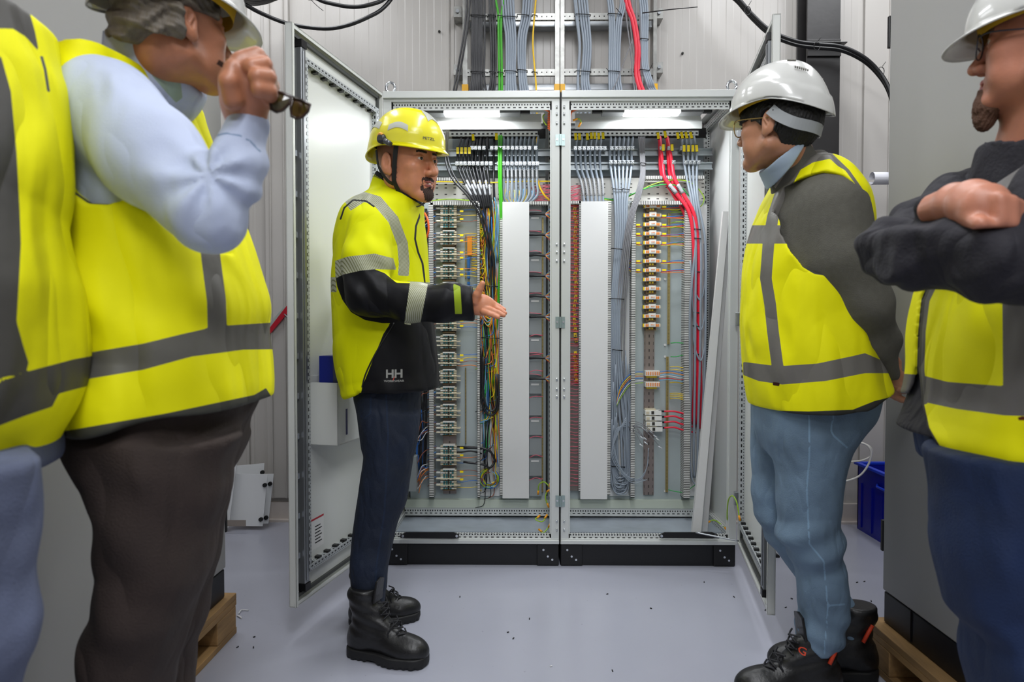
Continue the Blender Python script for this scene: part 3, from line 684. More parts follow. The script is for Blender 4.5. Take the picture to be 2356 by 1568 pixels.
# ------------------------------------------------------------------ ducts, covers, rails, terminals
def plate_box(mb, px0, px1, py0, py1, Ya, Yb, o_):
    a = P(px0, py0, Ya); b = P(px1, py1, Ya)
    mb.box(Vector((a.x, Ya, b.z))-o_, Vector((b.x, Yb, a.z))-o_); return mb
def part(nm, m, boxes, par, o_, label=None):
    mb = MB()
    for b in boxes: plate_box(mb, *b, o_)
    ob = mb.build(nm, m, par)
    if label: ob['label'] = label
    return ob
DY = 3.425
# slotted ducts (two thin slotted walls each)
for par, o_, lst in ((encL, oL, [(986, 998, 466, 1144), (1098, 1104, 466, 1144), (1150, 1156, 460, 1140)]),
                     (encR, oR, [(1397, 1404, 462, 1138), (1454, 1460, 462, 1144), (1577, 1587, 470, 1146), (1333, 1337, 462, 1130)])):
    for (a, b, c, d) in lst: part('wire_duct', M_duct, [(a, b, c, d, DY, YP)], par, o_)
part('wire_duct', M_duct, [(990, 1100, 463, 471, DY, YP)], encL, oL)
part('wire_duct', M_duct, [(1217, 1262, 463, 470, DY, YP)], encL, oL)
part('wire_duct', M_duct, [(1456, 1582, 462, 470, DY, YP)], encR, oR)
part('wire_duct', M_duct, [(1312, 1337, 462, 468, DY, YP)], encR, oR)
part('wire_duct', M_duct, [(1480, 1622, 404, 411, DY+0.03, YP)], encR, oR)
part('wire_duct', M_duct, [(1004, 1050, 408, 415, DY+0.03, YP)], encL, oL)
part('duct_floor', M_inner, [(1104, 1150, 470, 1140, YP-0.01, YP-0.002)], encL, oL)
part('duct_floor', M_inner, [(1404, 1454, 470, 1140, YP-0.01, YP-0.002), (1587, 1622, 470, 1140, YP-0.01, YP-0.002)], encR, oR)
cv = part('duct_cover', M_cover, [(1156, 1217, 464, 1146, DY-0.008, YP)], encL, oL, 'wide white duct cover')
cv = part('duct_cover', M_cover, [(1337, 1397, 463, 1148, DY-0.008, YP)], encR, oR, 'wide white duct cover')
# ladder of grey modules in the right of the left cabinet
M_mod = mat('module_grey', (142, 148, 150), 0.4)
for k, py in enumerate([(470, 488), (495, 530), (545, 580), (592, 626), (640, 672), (686, 722), (734, 770), (776, 812), (830, 862), (878, 905), (914, 955), (962, 1000), (1008, 1046), (1054, 1094), (1102, 1140)]):
    m_ = part('module', M_mod, [(1218, 1246, py[0], py[1], YP-0.03, YP)], encL, oL)
    part('module_label', M_cover, [(1222, 1240, py[0]+4, py[0]+8, YP-0.0315, YP-0.03)], m_, oL) if k % 2 else None
part('module_rail', mat('brass_strip', (176, 158, 104), 0.35, 0.6, perf=(0.006, 0.4, 0.003, 0.0, (90, 80, 50))), [(1247, 1250, 500, 1132, YP-0.02, YP-0.012)], encL, oL)
part('rail_edge', M_seal, [(1257, 1260, 470, 1140, YP-0.04, YP)], encL, oL)
# brass potential bars
M_brass = MATS['brass_strip']
part('busbar', M_brass, [(1070, 1073, 540, 640, YP-0.012, YP-0.004), (1070, 1073, 845, 1020, YP-0.012, YP-0.004)], encL, oL)
part('busbar', M_brass, [(1537, 1541, 490, 792, YP-0.014, YP-0.006)], encR, oR)
part('busbar', M_brass, [(1533, 1537, 820, 1132, YP-0.014, YP-0.006)], encR, oR)
for py in (642, 793, 820, 1129):
    c = P(1530, py, YP-0.002)-oR; MB().cyl(c, c+Vector((0, -0.003, 0)), 0.006, 12).build('plastic_rivet', M_cover, encR)
# DIN rails
M_din = mat('din_rail', (150, 138, 134), 0.35, 0.6, perf=(0.036, 0.4, 0.003, 0.0, (90, 84, 82)))
dinL = part('din_rail', M_din, [(1018, 1050, 480, 1135, YP-0.012, YP-0.001)], encL, oL)
dinR = part('din_rail', M_din, [(1486, 1501, 480, 1138, YP-0.012, YP-0.001), (1483, 1486, 480, 1138, YP-0.008, YP-0.006), (1501, 1504, 480, 1138, YP-0.008, YP-0.006)], encR, oR)
M_beige = mat('terminal_beige', (206, 196, 170), 0.45); M_teal = mat('terminal_teal', (40, 120, 130), 0.4); M_tw = mat('terminal_white', (225, 225, 220), 0.4); M_td = mat('terminal_dark', (44, 42, 38), 0.5)
M_torg = mat('terminal_orange', (226, 130, 40), 0.45); M_brown = mat('terminal_brown', (120, 92, 50), 0.5)
TM = [M_beige, M_teal, M_tw, M_td, M_torg, M_brown, M_yw]
def bankL(hpx, top=True):
    """bank of teal and beige terminals, origin at its top centre; sizes in photo px at plate scale"""
    k = (YP-0.05)/F; mb = MB()
    def b(x0, x1, y0, y1, d0, d1, mi): mb.box((x0*k, -d1, -y1*k), (x1*k, -d0, -y0*k), mi)
    b(-15, 15, 0, hpx, 0.0, 0.03, 3)
    n = int(hpx/5.2)
    for i in range(n):
        y = i*5.2
        b(-17, 17, y+0.6, y+4.6, 0.0, 0.04, 0)
        b(-18.5, -12, y+0.8, y+4.4, 0.03, 0.046, 2 if i % 2 else 0); b(12, 18.5, y+0.8, y+4.4, 0.03, 0.046, 0)
        for xx in (-10, -4, 5, 10): b(xx-1.8, xx+1.8, y+1.2, y+4.0, 0.035, 0.048, 1 if (i+int(xx)) % 3 else 2)
        b(-1.5, 1.5, y+0.8, y+4.2, 0.035, 0.044, 3)
    b(-13, 15, -1.5, 1, 0.0, 0.052, 2); b(-14, 14, hpx-2, hpx, 0, 0.035, 5)
    for f in (0.42, 0.72): b(-28, 28, hpx*f-0.8, hpx*f+0.8, 0.02, 0.056, 0)
    for f in (0.15, 0.42, 0.70):
        b(-28, -19, hpx*f-1.8, hpx*f+0.8, 0.03, 0.05, 2)
    return mb
first = {}
for y, h in ((475, 52), (534, 34), (573, 35), (612, 35), (651, 35), (690, 35), (730, 35), (770, 34), (810, 34), (849, 34), (888, 34), (928, 34), (967, 34), (1020, 49), (1075, 50)):
    loc = P(1034, y, YP-0.006)-oL
    if h not in first: first[h] = bankL(h).build('terminal_bank', TM, dinL); ob = first[h]
    else: ob = first[h].copy(); COL.objects.link(ob)
    ob.location = loc
def bankR():
    k = (YP-0.05)/F; mb = MB()
    def b(x0, x1, y0, y1, d0, d1, mi): mb.box((x0*k, -d1, -y1*k), (x1*k, -d0, -y0*k), mi)
    b(-20, 20, 2, 10, 0.01, 0.045, 2); b(-7, 9, -1, 9, 0.01, 0.052, 2)
    for xx in (-18, -12, -8, 11, 15, 19): b(xx-1.6, xx+1.6, 3, 9, 0.04, 0.048, 4 if abs(xx) < 17 else 0)
    b(-20, -17, 2, 10, .03, .05, 6)
    b(-12, 12, 10, 17.5, 0.0, 0.03, 5)
    for xx in (-8, -3, 3, 8): b(xx-1.8, xx+1.8, 11, 15, 0.02, 0.033, 3 if xx % 2 == 0 else 6)
    for xx in (-2, 1, 4): b(xx, xx+1.6, 3.5, 5.5, 0.05, 0.055, 4)
    return mb
ob0 = None
for i in range(14):
    loc = P(1497-i*0.15, 471+i*20.85, YP-0.004)-oR
    if ob0 is None: ob0 = bankR().build('terminal_block', TM, dinR); ob = ob0
    else: ob = ob0.copy(); COL.objects.link(ob)
    ob.location = loc
for y in (851, 876):
    mb = MB(); k = (YP-0.05)/F
    def b(x0, x1, y0, y1, d0, d1, mi): mb.box((x0*k, -d1, -y1*k), (x1*k, -d0, -y0*k), mi)
    b(-16, 17, 0, 12, 0, 0.05, 2)
    for xx in range(-14, 17, 4): b(xx, xx+2, 2, 10, .04, .053, 4 if xx % 8 else 0)
    b(-12, 12, 12, 17, 0, 0.03, 6)
    o = mb.build('terminal_block', TM, dinR); o.location = P(1497, y, YP-0.004)-oR
for i in range(4):
    mb = MB(); k = (YP-0.05)/F
    b(-17, 20, 0, 10, 0, 0.055, 2); b(-16, 8, -3.5, 0, 0, 0.045, 0); b(-3, 3, 1, 8, 0.05, 0.058, 3); b(-15, -8, 2, 8, 0.05, 0.058, 0)
    o = mb.build('power_terminal', TM, dinR); o.location = P(1497+i*0.8, 941+i*12.5, YP-0.004)-oR
# yellow and blue pin rows beside the teal banks
part('pin_row', mat('pin_orange', (238, 150, 20), 0.45), [(1075, 1086, 543, 587, YP-0.03, YP-0.004)], encL, oL)
part('pin_row', mat('pin_blue', (10, 90, 160), 0.45), [(1075, 1081, 590, 618, YP-0.03, YP-0.004), (1075, 1081, 626, 640, YP-0.03, YP-0.004), (1075, 1081, 648, 654, YP-0.03, YP-0.004)], encL, oL)
# relay column at the left of the right cabinet
M_rel = mat('relay_strip_grey', (120, 112, 108), 0.5)
part('relay_strip', M_rel, [(1311, 1334, 470, 1128, YP-0.03, YP)], encR, oR)
mb0 = MB().box((-0.007, -0.012, -0.010), (0.007, 0, 0.010), 0).box((-0.004, -0.016, -0.006), (0.004, -0.012, 0.001), 1)
rb = None
ys = [470+i*10.6 for i in range(27)]+[757, 770, 782]+[812+i*10.4 for i in range(7)]
for i, y in enumerate(ys):
    if rb is None: rb = mb0.build('relay', [M_yw, M_brown], encR); ob = rb
    else: ob = rb.copy(); COL.objects.link(ob)
    ob.location = P(1324+random.uniform(-2, 2)-(3 if 700 < y < 770 else 0), y, YP-0.03)-oR; ob.rotation_euler[1] = random.uniform(-0.3, 0.3)
# clamps with screws on the rails
M_clamp = mat('clamp_zinc', (205, 210, 214), 0.22, 0.8)
def clamp(px, py, par, o_, first=[None]):
    if first[0] is None:
        mb = MB().box((-0.008, -0.03, -0.010), (0.008, 0.0, 0.010)).box((-0.0095, -0.034, -0.007), (0.0095, -0.03, -0.003)).box((-0.0095, -0.034, 0.003), (0.0095, -0.03, 0.007)).cyl((0, -0.03, 0), (0, -0.038, 0), 0.004, 8)
        first[0] = mb.build('cable_clamp', M_clamp, par, bevel=0.001); ob = first[0]
    else: ob = first[0].copy(); COL.objects.link(ob); ob.parent = par
    ob.location = P(px, py, 3.475)-o_
for px in [1053, 1062, 1071, 1081, 1090, 1100, 1110, 1120, 1130, 1148, 1158, 1168, 1178, 1188, 1197, 1207, 1218, 1227, 1236]: clamp(px, 379, encL, oL)
for px in [1087, 1095, 1104, 1114, 1132, 1142, 1152, 1160, 1169, 1179, 1189, 1199, 1208, 1218, 1232]: clamp(px, 343, encL, oL)
for px in [1323, 1333, 1343, 1353, 1362, 1372, 1381, 1390, 1406, 1416, 1425, 1434, 1444, 1453, 1519, 1537, 1566]: clamp(px, 344, encR, oR)
for px in [1404, 1414, 1424, 1434, 1444, 1453, 1527, 1547, 1575, 1585, 1594, 1604]: clamp(px, 376, encR, oR)
# yellow cable tags
M_tag = mat('yellow_tag', (255, 226, 10), 0.4)
mbt = MB().box((-0.0065, -0.002, -0.035), (0.0065, 0, 0.0), 0).box((-0.007, -0.0025, -0.036), (0.007, 0.0005, -0.0335), 1).box((-0.007, -0.0025, -0.0015), (0.007, 0.0005, 0.001), 1)
tg = [None]
def ytag(px, py, rot=0.0, where='left'):
    if tg[0] is None: tg[0] = mbt.build('cable_tag', [M_tag, M_knob]); ob = tg[0]
    else: ob = tg[0].copy(); COL.objects.link(ob)
    ob.location = P(px, py, 3.435); ob.rotation_euler = (0, rot, 0)
    g = {'left': 'yellow cable tags in the left cabinet', 'mid': 'yellow cable tags on the grey cables of the right cabinet', 'red': 'yellow cable tags on the red cables', 'right': 'yellow cable tags right of the red cables'}[where]
    lb = {'left': 'yellow tag on a black cable at the top of the left cabinet', 'mid': 'yellow tag on a grey cable top left in the right cabinet', 'red': 'yellow tag on a thick red cable', 'right': 'yellow tag on a grey cable right of the red cables'}[where]
    tag(ob, lb, 'tag', g)
for px in (1053, 1062, 1071, 1080): ytag(px, 338)
ytag(1088, 308, -0.06); ytag(1142, 306)
for px, py in ((1324, 306), (1333, 306), (1351, 306), (1360, 304), (1368, 304), (1377, 305), (1387, 304)): ytag(px, py, -0.06, 'mid')
for px, py, r in ((1513, 304, 0.16), (1529, 301, -0.18), (1526, 331, 0), (1546, 331, -0.04)): ytag(px, py, r if px != 1513 else -0.16, 'red')
for px, py, r in ((1558, 304, -0.2), (1567, 303, -0.25), (1577, 303, -0.25), (1588, 303, -0.25), (1574, 333, 0), (1584, 333, 0), (1594, 333, 0), (1602, 333, -0.1)): ytag(px, py, r, 'right')
# leaning white duct covers in the right cabinet
def cover_strip(x0t, x1t, yt, x0b, x1b, yb, Yt, Yb_, label, m):
    A = P(x0t, yt, Yt); B_ = P(x1t, yt, Yt); C_ = P(x1b, yb, Yb_); D_ = P(x0b, yb, Yb_)
    e = empty('duct_cover', (D_+C_)/2, label, 'duct cover'); o_ = Vector(e.location)
    n = (B_-A).cross(D_-A).normalized()
    if n.y > 0: n = -n
    mb = MB(); th = -n*0.002
    def slab(q):
        mb.quad([p-o_ for p in q]); mb.quad([p+th-o_ for p in q[::-1]])
        for i in range(4):
            j = (i+1) % 4; mb.quad([q[j]-o_, q[i]-o_, q[i]+th-o_, q[j]+th-o_])
    slab([D_, C_, B_, A]); f = -n*0.022
    mb.build('face', m, e)
    mb = MB(); s_ = (C_-D_).normalized()*0.001
    for p, q in ((A, D_), (B_, C_)):
        mb.quad([p-o_, q-o_, q+f-o_, p+f-o_]); mb.quad([(p+s_)-o_, (p+s_+f)-o_, (q+s_+f)-o_, (q+s_)-o_])
    mb.build('flange', m, e)
cover_strip(1664, 1678, 486, 1592, 1613, 1226, 3.168, 3.19, 'front one of two long white duct covers leaning inside the right cabinet', M_cover)
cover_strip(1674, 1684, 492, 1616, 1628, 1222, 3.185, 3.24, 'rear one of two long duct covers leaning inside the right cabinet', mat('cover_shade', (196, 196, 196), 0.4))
# ================================================================== CABLES
M_ck = mat('cable_black', (30, 30, 34), 0.4); M_cg = mat('cable_grey', (140, 150, 162), 0.45); M_cgn = mat('cable_green', (60, 165, 18), 0.45)
M_cy = mat('cable_yellow', (235, 190, 10), 0.45); M_cr = mat('cable_red', (225, 36, 62), 0.42); M_cd = mat('cable_dim_grey', (122, 122, 126), 0.45)
M_ptag = mat('printed_white_sleeve', (158, 160, 164), 0.5, perf=(0.0085, 0.5, 0.3, 0.4, (52, 52, 54)))
rnd = random.Random(3)
def run(up, lo, r, m, label, group, sleeve=None, n=8):
    """one cable: down the ladder (px, py list at ~3.67), through the roof slot, past the clamps and on (list with depths)"""
    pts = [P(x, y, 3.665 if y < 190 else 3.655) for x, y in up]
    if pts: pts = [Vector((pts[0].x, pts[0].y, CEIL-0.01))]+pts
    pts += [P(*q) for q in lo]
    e = MB().tube(catmull(pts, 5), r, n).build('cable', m)
    tag(e, label, 'cable', group)
    if sleeve:
        a, b = sleeve; w = [P(*q) for q in lo]
        cm = catmull(w, 8); seg = [p for p in cm if PZ(b, p.y) <= p.z <= PZ(a, p.y)]
        if len(seg) > 2: MB().tube(seg, r*1.12, n).build('printed_sleeve', M_ptag, e)
    return e
def lerp(a, b, t): return a+(b-a)*t
RK = 0.0058
# black bundle (left)
n = 9
for i in range(n):
    t = i/(n-1); x = lerp(1087, 1118, t) if i < 6 else lerp(1127, 1139, (i-6)/2)
    xb = lerp(1086, 1116, t) if i < 6 else lerp(1130, 1140, (i-6)/2); xc = lerp(1054, 1120, t)
    dy = 0.012*(i % 2)
    up = [(x-2, -70), (x, 30), (xb, 110), (xb-1, 190)]
    lo = [(lerp(1068, 1124, t), 292, 3.53+dy), (xc, 345, 3.468), (xc, 380, 3.462), (lerp(1064, 1124, t), 410, 3.45), (lerp(1085, 1128, t), 450, 3.44), (lerp(1096, 1130, t), 478, 3.445)]+([(lerp(1108, 1134, t), 560, 3.465), (lerp(1112, 1138, t), 700, 3.47)] if i % 4 == 0 else [])
    run(up, lo, RK, M_ck, 'black cable in the bundle at the left end of the cable ladder', 'black cables on the left of the ladder', (412, 438) if i % 2 else (424, 450))
# more black cables behind the visible ones
for i in range(5):
    t = i/4; x = lerp(1090, 1115, t); xc = lerp(1078, 1136, t)
    run([(x, -70), (x, 30), (x, 110), (x, 190)], [(xc, 292, 3.55), (xc, 345, 3.49), (xc, 380, 3.485), (lerp(1090, 1136, t), 420, 3.47), (lerp(1100, 1138, t), 474, 3.475)], RK, M_ck,
        'black cable in the bundle at the left end of the cable ladder', 'black cables on the left of the ladder', None)
# two loose black cables left of the ladder, swinging in behind the yellow helmet
for k in range(2):
    run([(1076+7*k, -70), (1073+6*k, 30), (1062+6*k, 110), (1046+6*k, 195)], [(1028+4*k, 300, 3.50), (1024+6*k, 360, 3.42), (1040+8*k, 410, 3.40), (1075+7*k, 450, 3.39), (1105+7*k, 500, 3.40), (1128+7*k, 600, 3.43), (1130+5*k, 720, 3.45)],
        0.0052, M_ck, ('outer' if not k else 'inner')+' of the two loose black cables left of the cable ladder', None)
# green
for k in range(2):
    run([(1138+20*k, -40 if k == 0 else -20), (1146+8*k, 30), (1147+6*k, 70), (1148+6*k, 130), (1149+6*k, 190)], [(1149+5*k, 292, 3.53), (1148+5*k, 345, 3.44), (1149+4*k, 420, 3.43), (1152+3*k, 500, 3.43), (1149+3*k, 640, 3.455), (1134+4*k, 800, 3.47), (1136+5*k, 880, 3.47), (1140+5*k, 945, 3.47)],
        0.0062, M_cgn, ('left' if not k else 'right')+' of the two bright green cables on the ladder', None)
# grey 5 + 4 of the left cabinet
for i in range(9):
    g = 0 if i < 5 else 1; j = i-5*g
    xt, xm, xb = (1158+6*j, 1165+5.2*j, 1165+5*j) if g == 0 else (1203+6*j, 1193+5.4*j, 1196+5*j)
    xc = 1158+i*9.6
    run([(xt-4+(8*g), -70), (xt, 30), (xm, 90), (xb, 190)], [(xc+2, 292, 3.53), (xc, 345, 3.468), (xc, 380, 3.462), (xc+1, 420, 3.45), (xc+1, 450, 3.45), (lerp(1170, 1205, i/8), 475, 3.47)],
        0.0064, M_cg, 'light grey cable in the bundle between the green and the yellow cable', 'grey cables left of the yellow one', (386, 412))
# yellow
run([(1235, -50), (1231, 20), (1226, 100), (1233, 190)], [(1236, 292, 3.53), (1235, 345, 3.47), (1235, 395, 3.46), (1240, 425, 3.45), (1252, 448, 3.45), (1264, 460, 3.46)], 0.0045, M_cy, 'single yellow cable coming down the middle of the ladder', None)
# right cabinet: grey groups
for i in range(6):
    xt, xb = (1323+3*i, 1331+1*i) if i < 2 else (1333+6*(i-2), 1341+5.2*(i-2))
    xc = 1325+i*11
    run([(xt-4, -60), (xt+2, 30), (xb+2, 100), (xb, 150), (xb-2, 195)], [(xc+3, 292, 3.53), (xc, 345, 3.468), (xc+1, 385, 3.49), (lerp(1337, 1386, i/5), 420, 3.46), (lerp(1345, 1388, i/5), 470, 3.46)], 0.0062, M_cg,
        'light grey cable in the bundle right of the middle ladder rail', 'grey cables right of the middle ladder rail', (410, 456))
for i in range(6):
    g = i//3; j = i % 3
    xt = 1396+5*j if g == 0 else 1424+5*j; xb = 1402+5*j if g == 0 else 1417+5*j; xc = 1404+i*9.8
    run([(xt-(4 if g == 0 else -3), -60), (xt+4, 10), (xb+1, 60), (xb, 190)], [(xc+2, 292, 3.53), (xc, 345, 3.468), (xc, 378, 3.462), (lerp(1410, 1448, i/5), 420, 3.44), (lerp(1415, 1442, i/5), 470, 3.43), (lerp(1416, 1440, i/5), 560, 3.43), (lerp(1405, 1425, i/5), 720, 3.44), (lerp(1402, 1430, i/5), 860, 3.45), (lerp(1400, 1448, i/5), 1000, 3.46), (lerp(1402, 1452, i/5), 1090, 3.46), (lerp(1412, 1440, i/5), 1138-abs(i-2.5)*5, 3.46)],
        0.0060, M_cg, 'grey cable falling behind the right edge of the wide white cover in the right cabinet', 'grey cables beside the right white cover')
# dim thin bundle
for i in range(5):
    run([(1436+9*i, -60), (1440+8*i, 30), (1450+6*i, 110), (1458+5*i, 190)], [(1467+4*i, 292, 3.53), (1472+2.5*i, 345, 3.45), (1474+2.4*i, 400, 3.44), (1462+3*i, 450, 3.43), (1446+3*i, 500, 3.42), (1432+4*i, 580, 3.42), (1418+5*i, 720, 3.44), (1404+8*i, 850, 3.45), (1404+9*i, 960, 3.46)],
        0.0036, M_cd, 'thin dim grey cable beside the red ones, crossing left inside the right cabinet', 'thin dim grey cables left of the red ones')
tubeobj('cable', [P(1455, 92, 3.64), P(1440, 130, 3.635), P(1420, 185, 3.63), P(1405, 215, 3.62)], 0.0028, M_cd, label='thin grey cable slanting left across the ladder bundles', cat='cable')
# red
for k in range(2):
    run([(1437+5*k, -60), (1440+7*k, 5), (1455+6*k, 50), (1464+6*k, 110), (1466+7*k, 190)], [(1512+14*k, 292, 3.53), (1520+20*k, 345, 3.46), (1525+21*k, 378, 3.455), (1530+22*k, 410, 3.44), (1560+14*k, 450, 3.43), (1586+10*k, 490, 3.415), (1596+10*k, 560, 3.415), (1600+9*k, 700, 3.42), (1599+8*k, 860, 3.43), (1594+8*k, 975, 3.46)],
        0.0092, M_cr, ('left' if not k else 'right')+' of the two thick red cables dropping from the ladder', None, (424, 448), 10)
for k in range(2):
    run([], [(1516+20*k, 292, 3.56), (1519+18*k, 345, 3.47), (1522+19*k, 400, 3.475), (1548+12*k, 445, 3.46), (1578+10*k, 500, 3.455), (1606-4*k, 600, 3.46), (1604+5*k, 760, 3.46), (1606+6*k, 900, 3.47), (1608+4*k, 985, 3.48)], 0.0088, M_cr,
        ('left' if not k else 'right')+' rear red cable behind the two front red cables in the right cabinet', None, None, 10)
for i in range(4):
    run([(1470+5*i, -50), (1475+5*i, 30), (1477+4*i, 100), (1478+4*i, 150), (1488+4.5*i, 190), (1500+5*i, 215)], [(1562+8*i, 292, 3.53), (1570+10*i, 335, 3.47), (1575+9.5*i, 378, 3.46), (1582+7*i, 420, 3.45), (1592+5*i, 470, 3.42), (1590+11*i if i else 1600, 560, 3.41), (1588+12*i, 700, 3.41), (1588+11*i, 850, 3.42), (1588+9*i, 980, 3.44), (1587+9*i, 1060, 3.45), (1592+6*i, 1098, 3.46)],
        0.0060, M_cg, 'grey cable right of the red ones, hanging over them inside the right cabinet', 'grey cables right of the red ones')
# cable ties on the ladder
def tie(x0, x1, y, Y, tail=None, lab='black cable tie around a cable bundle on the ladder', grp='ties on the ladder bundles'):
    a = P(x0, y, Y); b = P(x1, y+2, Y)
    mb = MB().tube([a+Vector((0, 0.016, 0)), a+Vector((0, 0, 0)), (a+b)/2+Vector((0, -0.003, 0.0)), b, b+Vector((0, 0.016, 0))], 0.0024, 6)
    if tail: mb.tube([a if tail[0] < x0 else b, P(tail[0], tail[1], Y-0.02)], 0.0018, 5)
    tag(mb.build('cable_tie', M_blackp), lab, 'cable tie', grp)
for (a, b, y, t) in ((1083, 1120, 34, None), (1123, 1140, 34, None), (1145, 1158, 35, None), (1160, 1188, 37, None), (1190, 1216, 33, None), (1225, 1236, 34, None), (1325, 1359, 32, None), (1399, 1430, 31, (1417, 18)),
                     (1083, 1120, 164, None), (1126, 1140, 164, None), (1146, 1158, 165, None), (1160, 1188, 162, None), (1190, 1213, 160, None), (1225, 1236, 165, None), (1325, 1360, 163, None), (1400, 1427, 163, (1395, 157)), (1474, 1492, 88, None), (1472, 1494, 160, (1502, 145))):
    tie(a, b, y, 3.652, t)
tag(MB().tube([P(1478, 30, 3.64), P(1540, 22, 3.60), P(1605, 16, 3.58)], [0.003, 0.0026, 0.002], 6).build('cable_tie', M_blackp), 'long black cable tie tail sticking out to the right of the ladder', 'cable tie')
for (a, b, y, Y) in ((1410, 1432, 434, 3.435), (1433, 1448, 434, 3.435), (1475, 1486, 374, 3.44), (1407, 1432, 571, 3.425), (1402, 1436, 686, 3.435), (1598, 1612, 526, 3.415), (1598, 1612, 547, 3.415), (1599, 1614, 624, 3.42), (1597, 1613, 718, 3.425), (1596, 1613, 749, 3.425), (1597, 1612, 813, 3.43),
                     (1115, 1145, 657, 3.44), (1108, 1150, 776, 3.45), (1410, 1432, 804, 3.44), (1408, 1438, 1072, 3.45)):
    tie(a, b, y, Y-0.012, None, 'black cable tie around cables inside the open cabinets', 'ties inside the open cabinets')
# ================================================================== small wiring inside (parts of the cabinets)
C_bl = mat('wire_blue', (50, 110, 190), 0.4); C_br = mat('wire_brown', (150, 84, 60), 0.4); C_lb = mat('wire_light_blue', (110, 170, 210), 0.4); C_or = mat('wire_orange', (230, 130, 40), 0.4)
C_wh = mat('wire_white', (220, 220, 220), 0.4); C_pk = mat('wire_pink', (222, 100, 120), 0.4); C_red = mat('wire_red', (200, 40, 50), 0.4); C_gr = mat('wire_green', (40, 160, 70), 0.4)
def wire(pts, m, par, o_, r=0.0017, name='wire', n=5, sub=4):
    return MB().tube(catmull([P(*p)-o_ for p in pts], sub), r, n).build(name, m, par)
def jit(a): return rnd.uniform(-a, a)
banks = [(475, 52), (534, 34), (573, 35), (612, 35), (651, 35), (690, 35), (730, 35), (770, 34), (810, 34), (849, 34), (888, 34), (928, 34), (967, 34), (1020, 49), (1075, 50)]
# left-hand leads of the teal banks
for y, h in banks:
    for f in (0.15, 0.42, 0.70):
        yy = y+h*f
        wire([(1004, yy, 3.455), (998, yy+1, 3.44), (990, yy+3, 3.435), (984, yy+7+jit(1), 3.45)], C_br if f != 0.42 else rnd.choice([C_br, C_bl]), encL, oL, name='terminal_wire')
        wire([(1004, yy-1.6, 3.452), (997, yy-1, 3.44), (989, yy+1, 3.438), (983, yy+4, 3.45)], C_lb if f == 0.42 else C_bl, encL, oL, r=0.0012, name='terminal_wire') if (int(y) % 3 == 0 or f == .15) else None
# right-hand leads
for bi, (y, h) in enumerate(banks):
    if 7 <= bi <= 7 or 9 <= bi <= 12: continue
    for k in range(3 if bi < 7 else 4):
        yy = y+h*(0.15+0.25*k); c = [C_bl, M_yw, C_br, C_or][(k+bi) % 4]
        if bi == 13 and k < 2: c = M_blackp
        wire([(1052, yy, 3.455), (1064, yy+jit(1), 3.445), (1082, yy-1+jit(2), 3.445), (1098, yy+jit(2), 3.45), (1108, yy+6+jit(4), 3.46)], c, encL, oL, r=0.0016 if c != M_blackp else 0.004, name='terminal_wire')
    for k in range(2): part('wire_label', M_tag, [(1058, 1066, y+h*(0.2+0.35*k)-2, y+h*(0.2+0.35*k)+2, 3.438, 3.445)], encL, oL)
# yellow wires from the pin rows
for i in range(16):
    yy = 543+i*5.6
    wire([(1085, yy, 3.475), (1092, yy+jit(1), 3.46), (1098, yy+jit(2), 3.455), (1108, yy+8+jit(5), 3.46)], M_yw, encL, oL, r=0.0022, name='pin_wire')
# colourful harness in the open duct of the left cabinet: one entangled mass
mb = MB(); cols = [M_yw, C_lb, C_bl, C_or, C_br, C_gr, M_ck, M_yw, M_gy]
def hw(pts, mi, r=0.0021):
    mb.tube(catmull([P(*p)-oL for p in pts], 5), r, 5, mi)
for i in range(64):
    x0 = rnd.uniform(1094, 1144); x1 = rnd.uniform(1108, 1146); yend = rnd.choice([640, 700, 780, 900, 1000, 1090]); mi = rnd.randrange(9)
    pts = [(x0, 470+jit(8), 3.455)]; y = 470
    while y < yend:
        y += rnd.uniform(45, 80); pts.append((lerp(x0, x1, min(1, (y-470)/300))+jit(5), y, 3.46+jit(0.018)))
    pts.append((pts[-1][0]-14+jit(10), y+12, 3.45)); hw(pts, mi)
for i in range(46):     # leads dropping from the black and grey cables
    k = i % 9; x = lerp(1103, 1142, k/8) if i < 26 else lerp(1160, 1234, rnd.random())
    if i < 26: hw([(x-4, 458+jit(4), 3.44), (x+jit(3), 480, 3.45), (x+jit(4), 520, 3.46), (x+6+jit(3), 600, 3.47)], rnd.choice([0, 1, 2, 3, 0, 1]))
    else: hw([(x, 436+jit(3), 3.45), (x-1+jit(2), 452, 3.45), (lerp(x, 1186, 0.3)+jit(2), 468, 3.46)], rnd.choice([0, 1, 1, 7]))
for i in range(26):     # small coils at the left of the duct
    y = rnd.uniform(520, 740); x = 1108+jit(3); rr = rnd.uniform(3, 8)
    hw([(1100, y-rr, 3.45), (x+rr*0.6, y-rr*1.6, 3.44), (x+rr, y, 3.44), (x, y+rr*2, 3.44), (1104, y+rr*3, 3.46)], rnd.choice([0, 0, 3, 8, 4]))
for i in range(14):
    rr = rnd.uniform(14, 23); cx, cyy = 1127+jit(2), 1100+jit(4); t0 = rnd.uniform(0, 1)
    hw([(cx+rr*math.sin(t0+t)*1.0, cyy-rr*math.cos(t0+t), 3.455+jit(0.01)) for t in np.linspace(0.4, 5.4, 9)], rnd.choice([2, 2, 8, 0, 4, 1, 6]))
for i in range(10):
    hw([(1104, 690+i*4, 3.45), (1125+jit(5), 725+i*3+jit(5), 3.44), (1138, 700+jit(10), 3.45), (1140, 660, 3.46)], rnd.choice([0, 0, 1, 3]))
for i in range(16):
    x = rnd.uniform(1140, 1148); y = rnd.uniform(760, 980)
    hw([(x, y, 3.455), (x-2+jit(3), y+50, 3.45), (x+2+jit(3), y+110, 3.45)], rnd.choice([0, 2, 8, 3]))
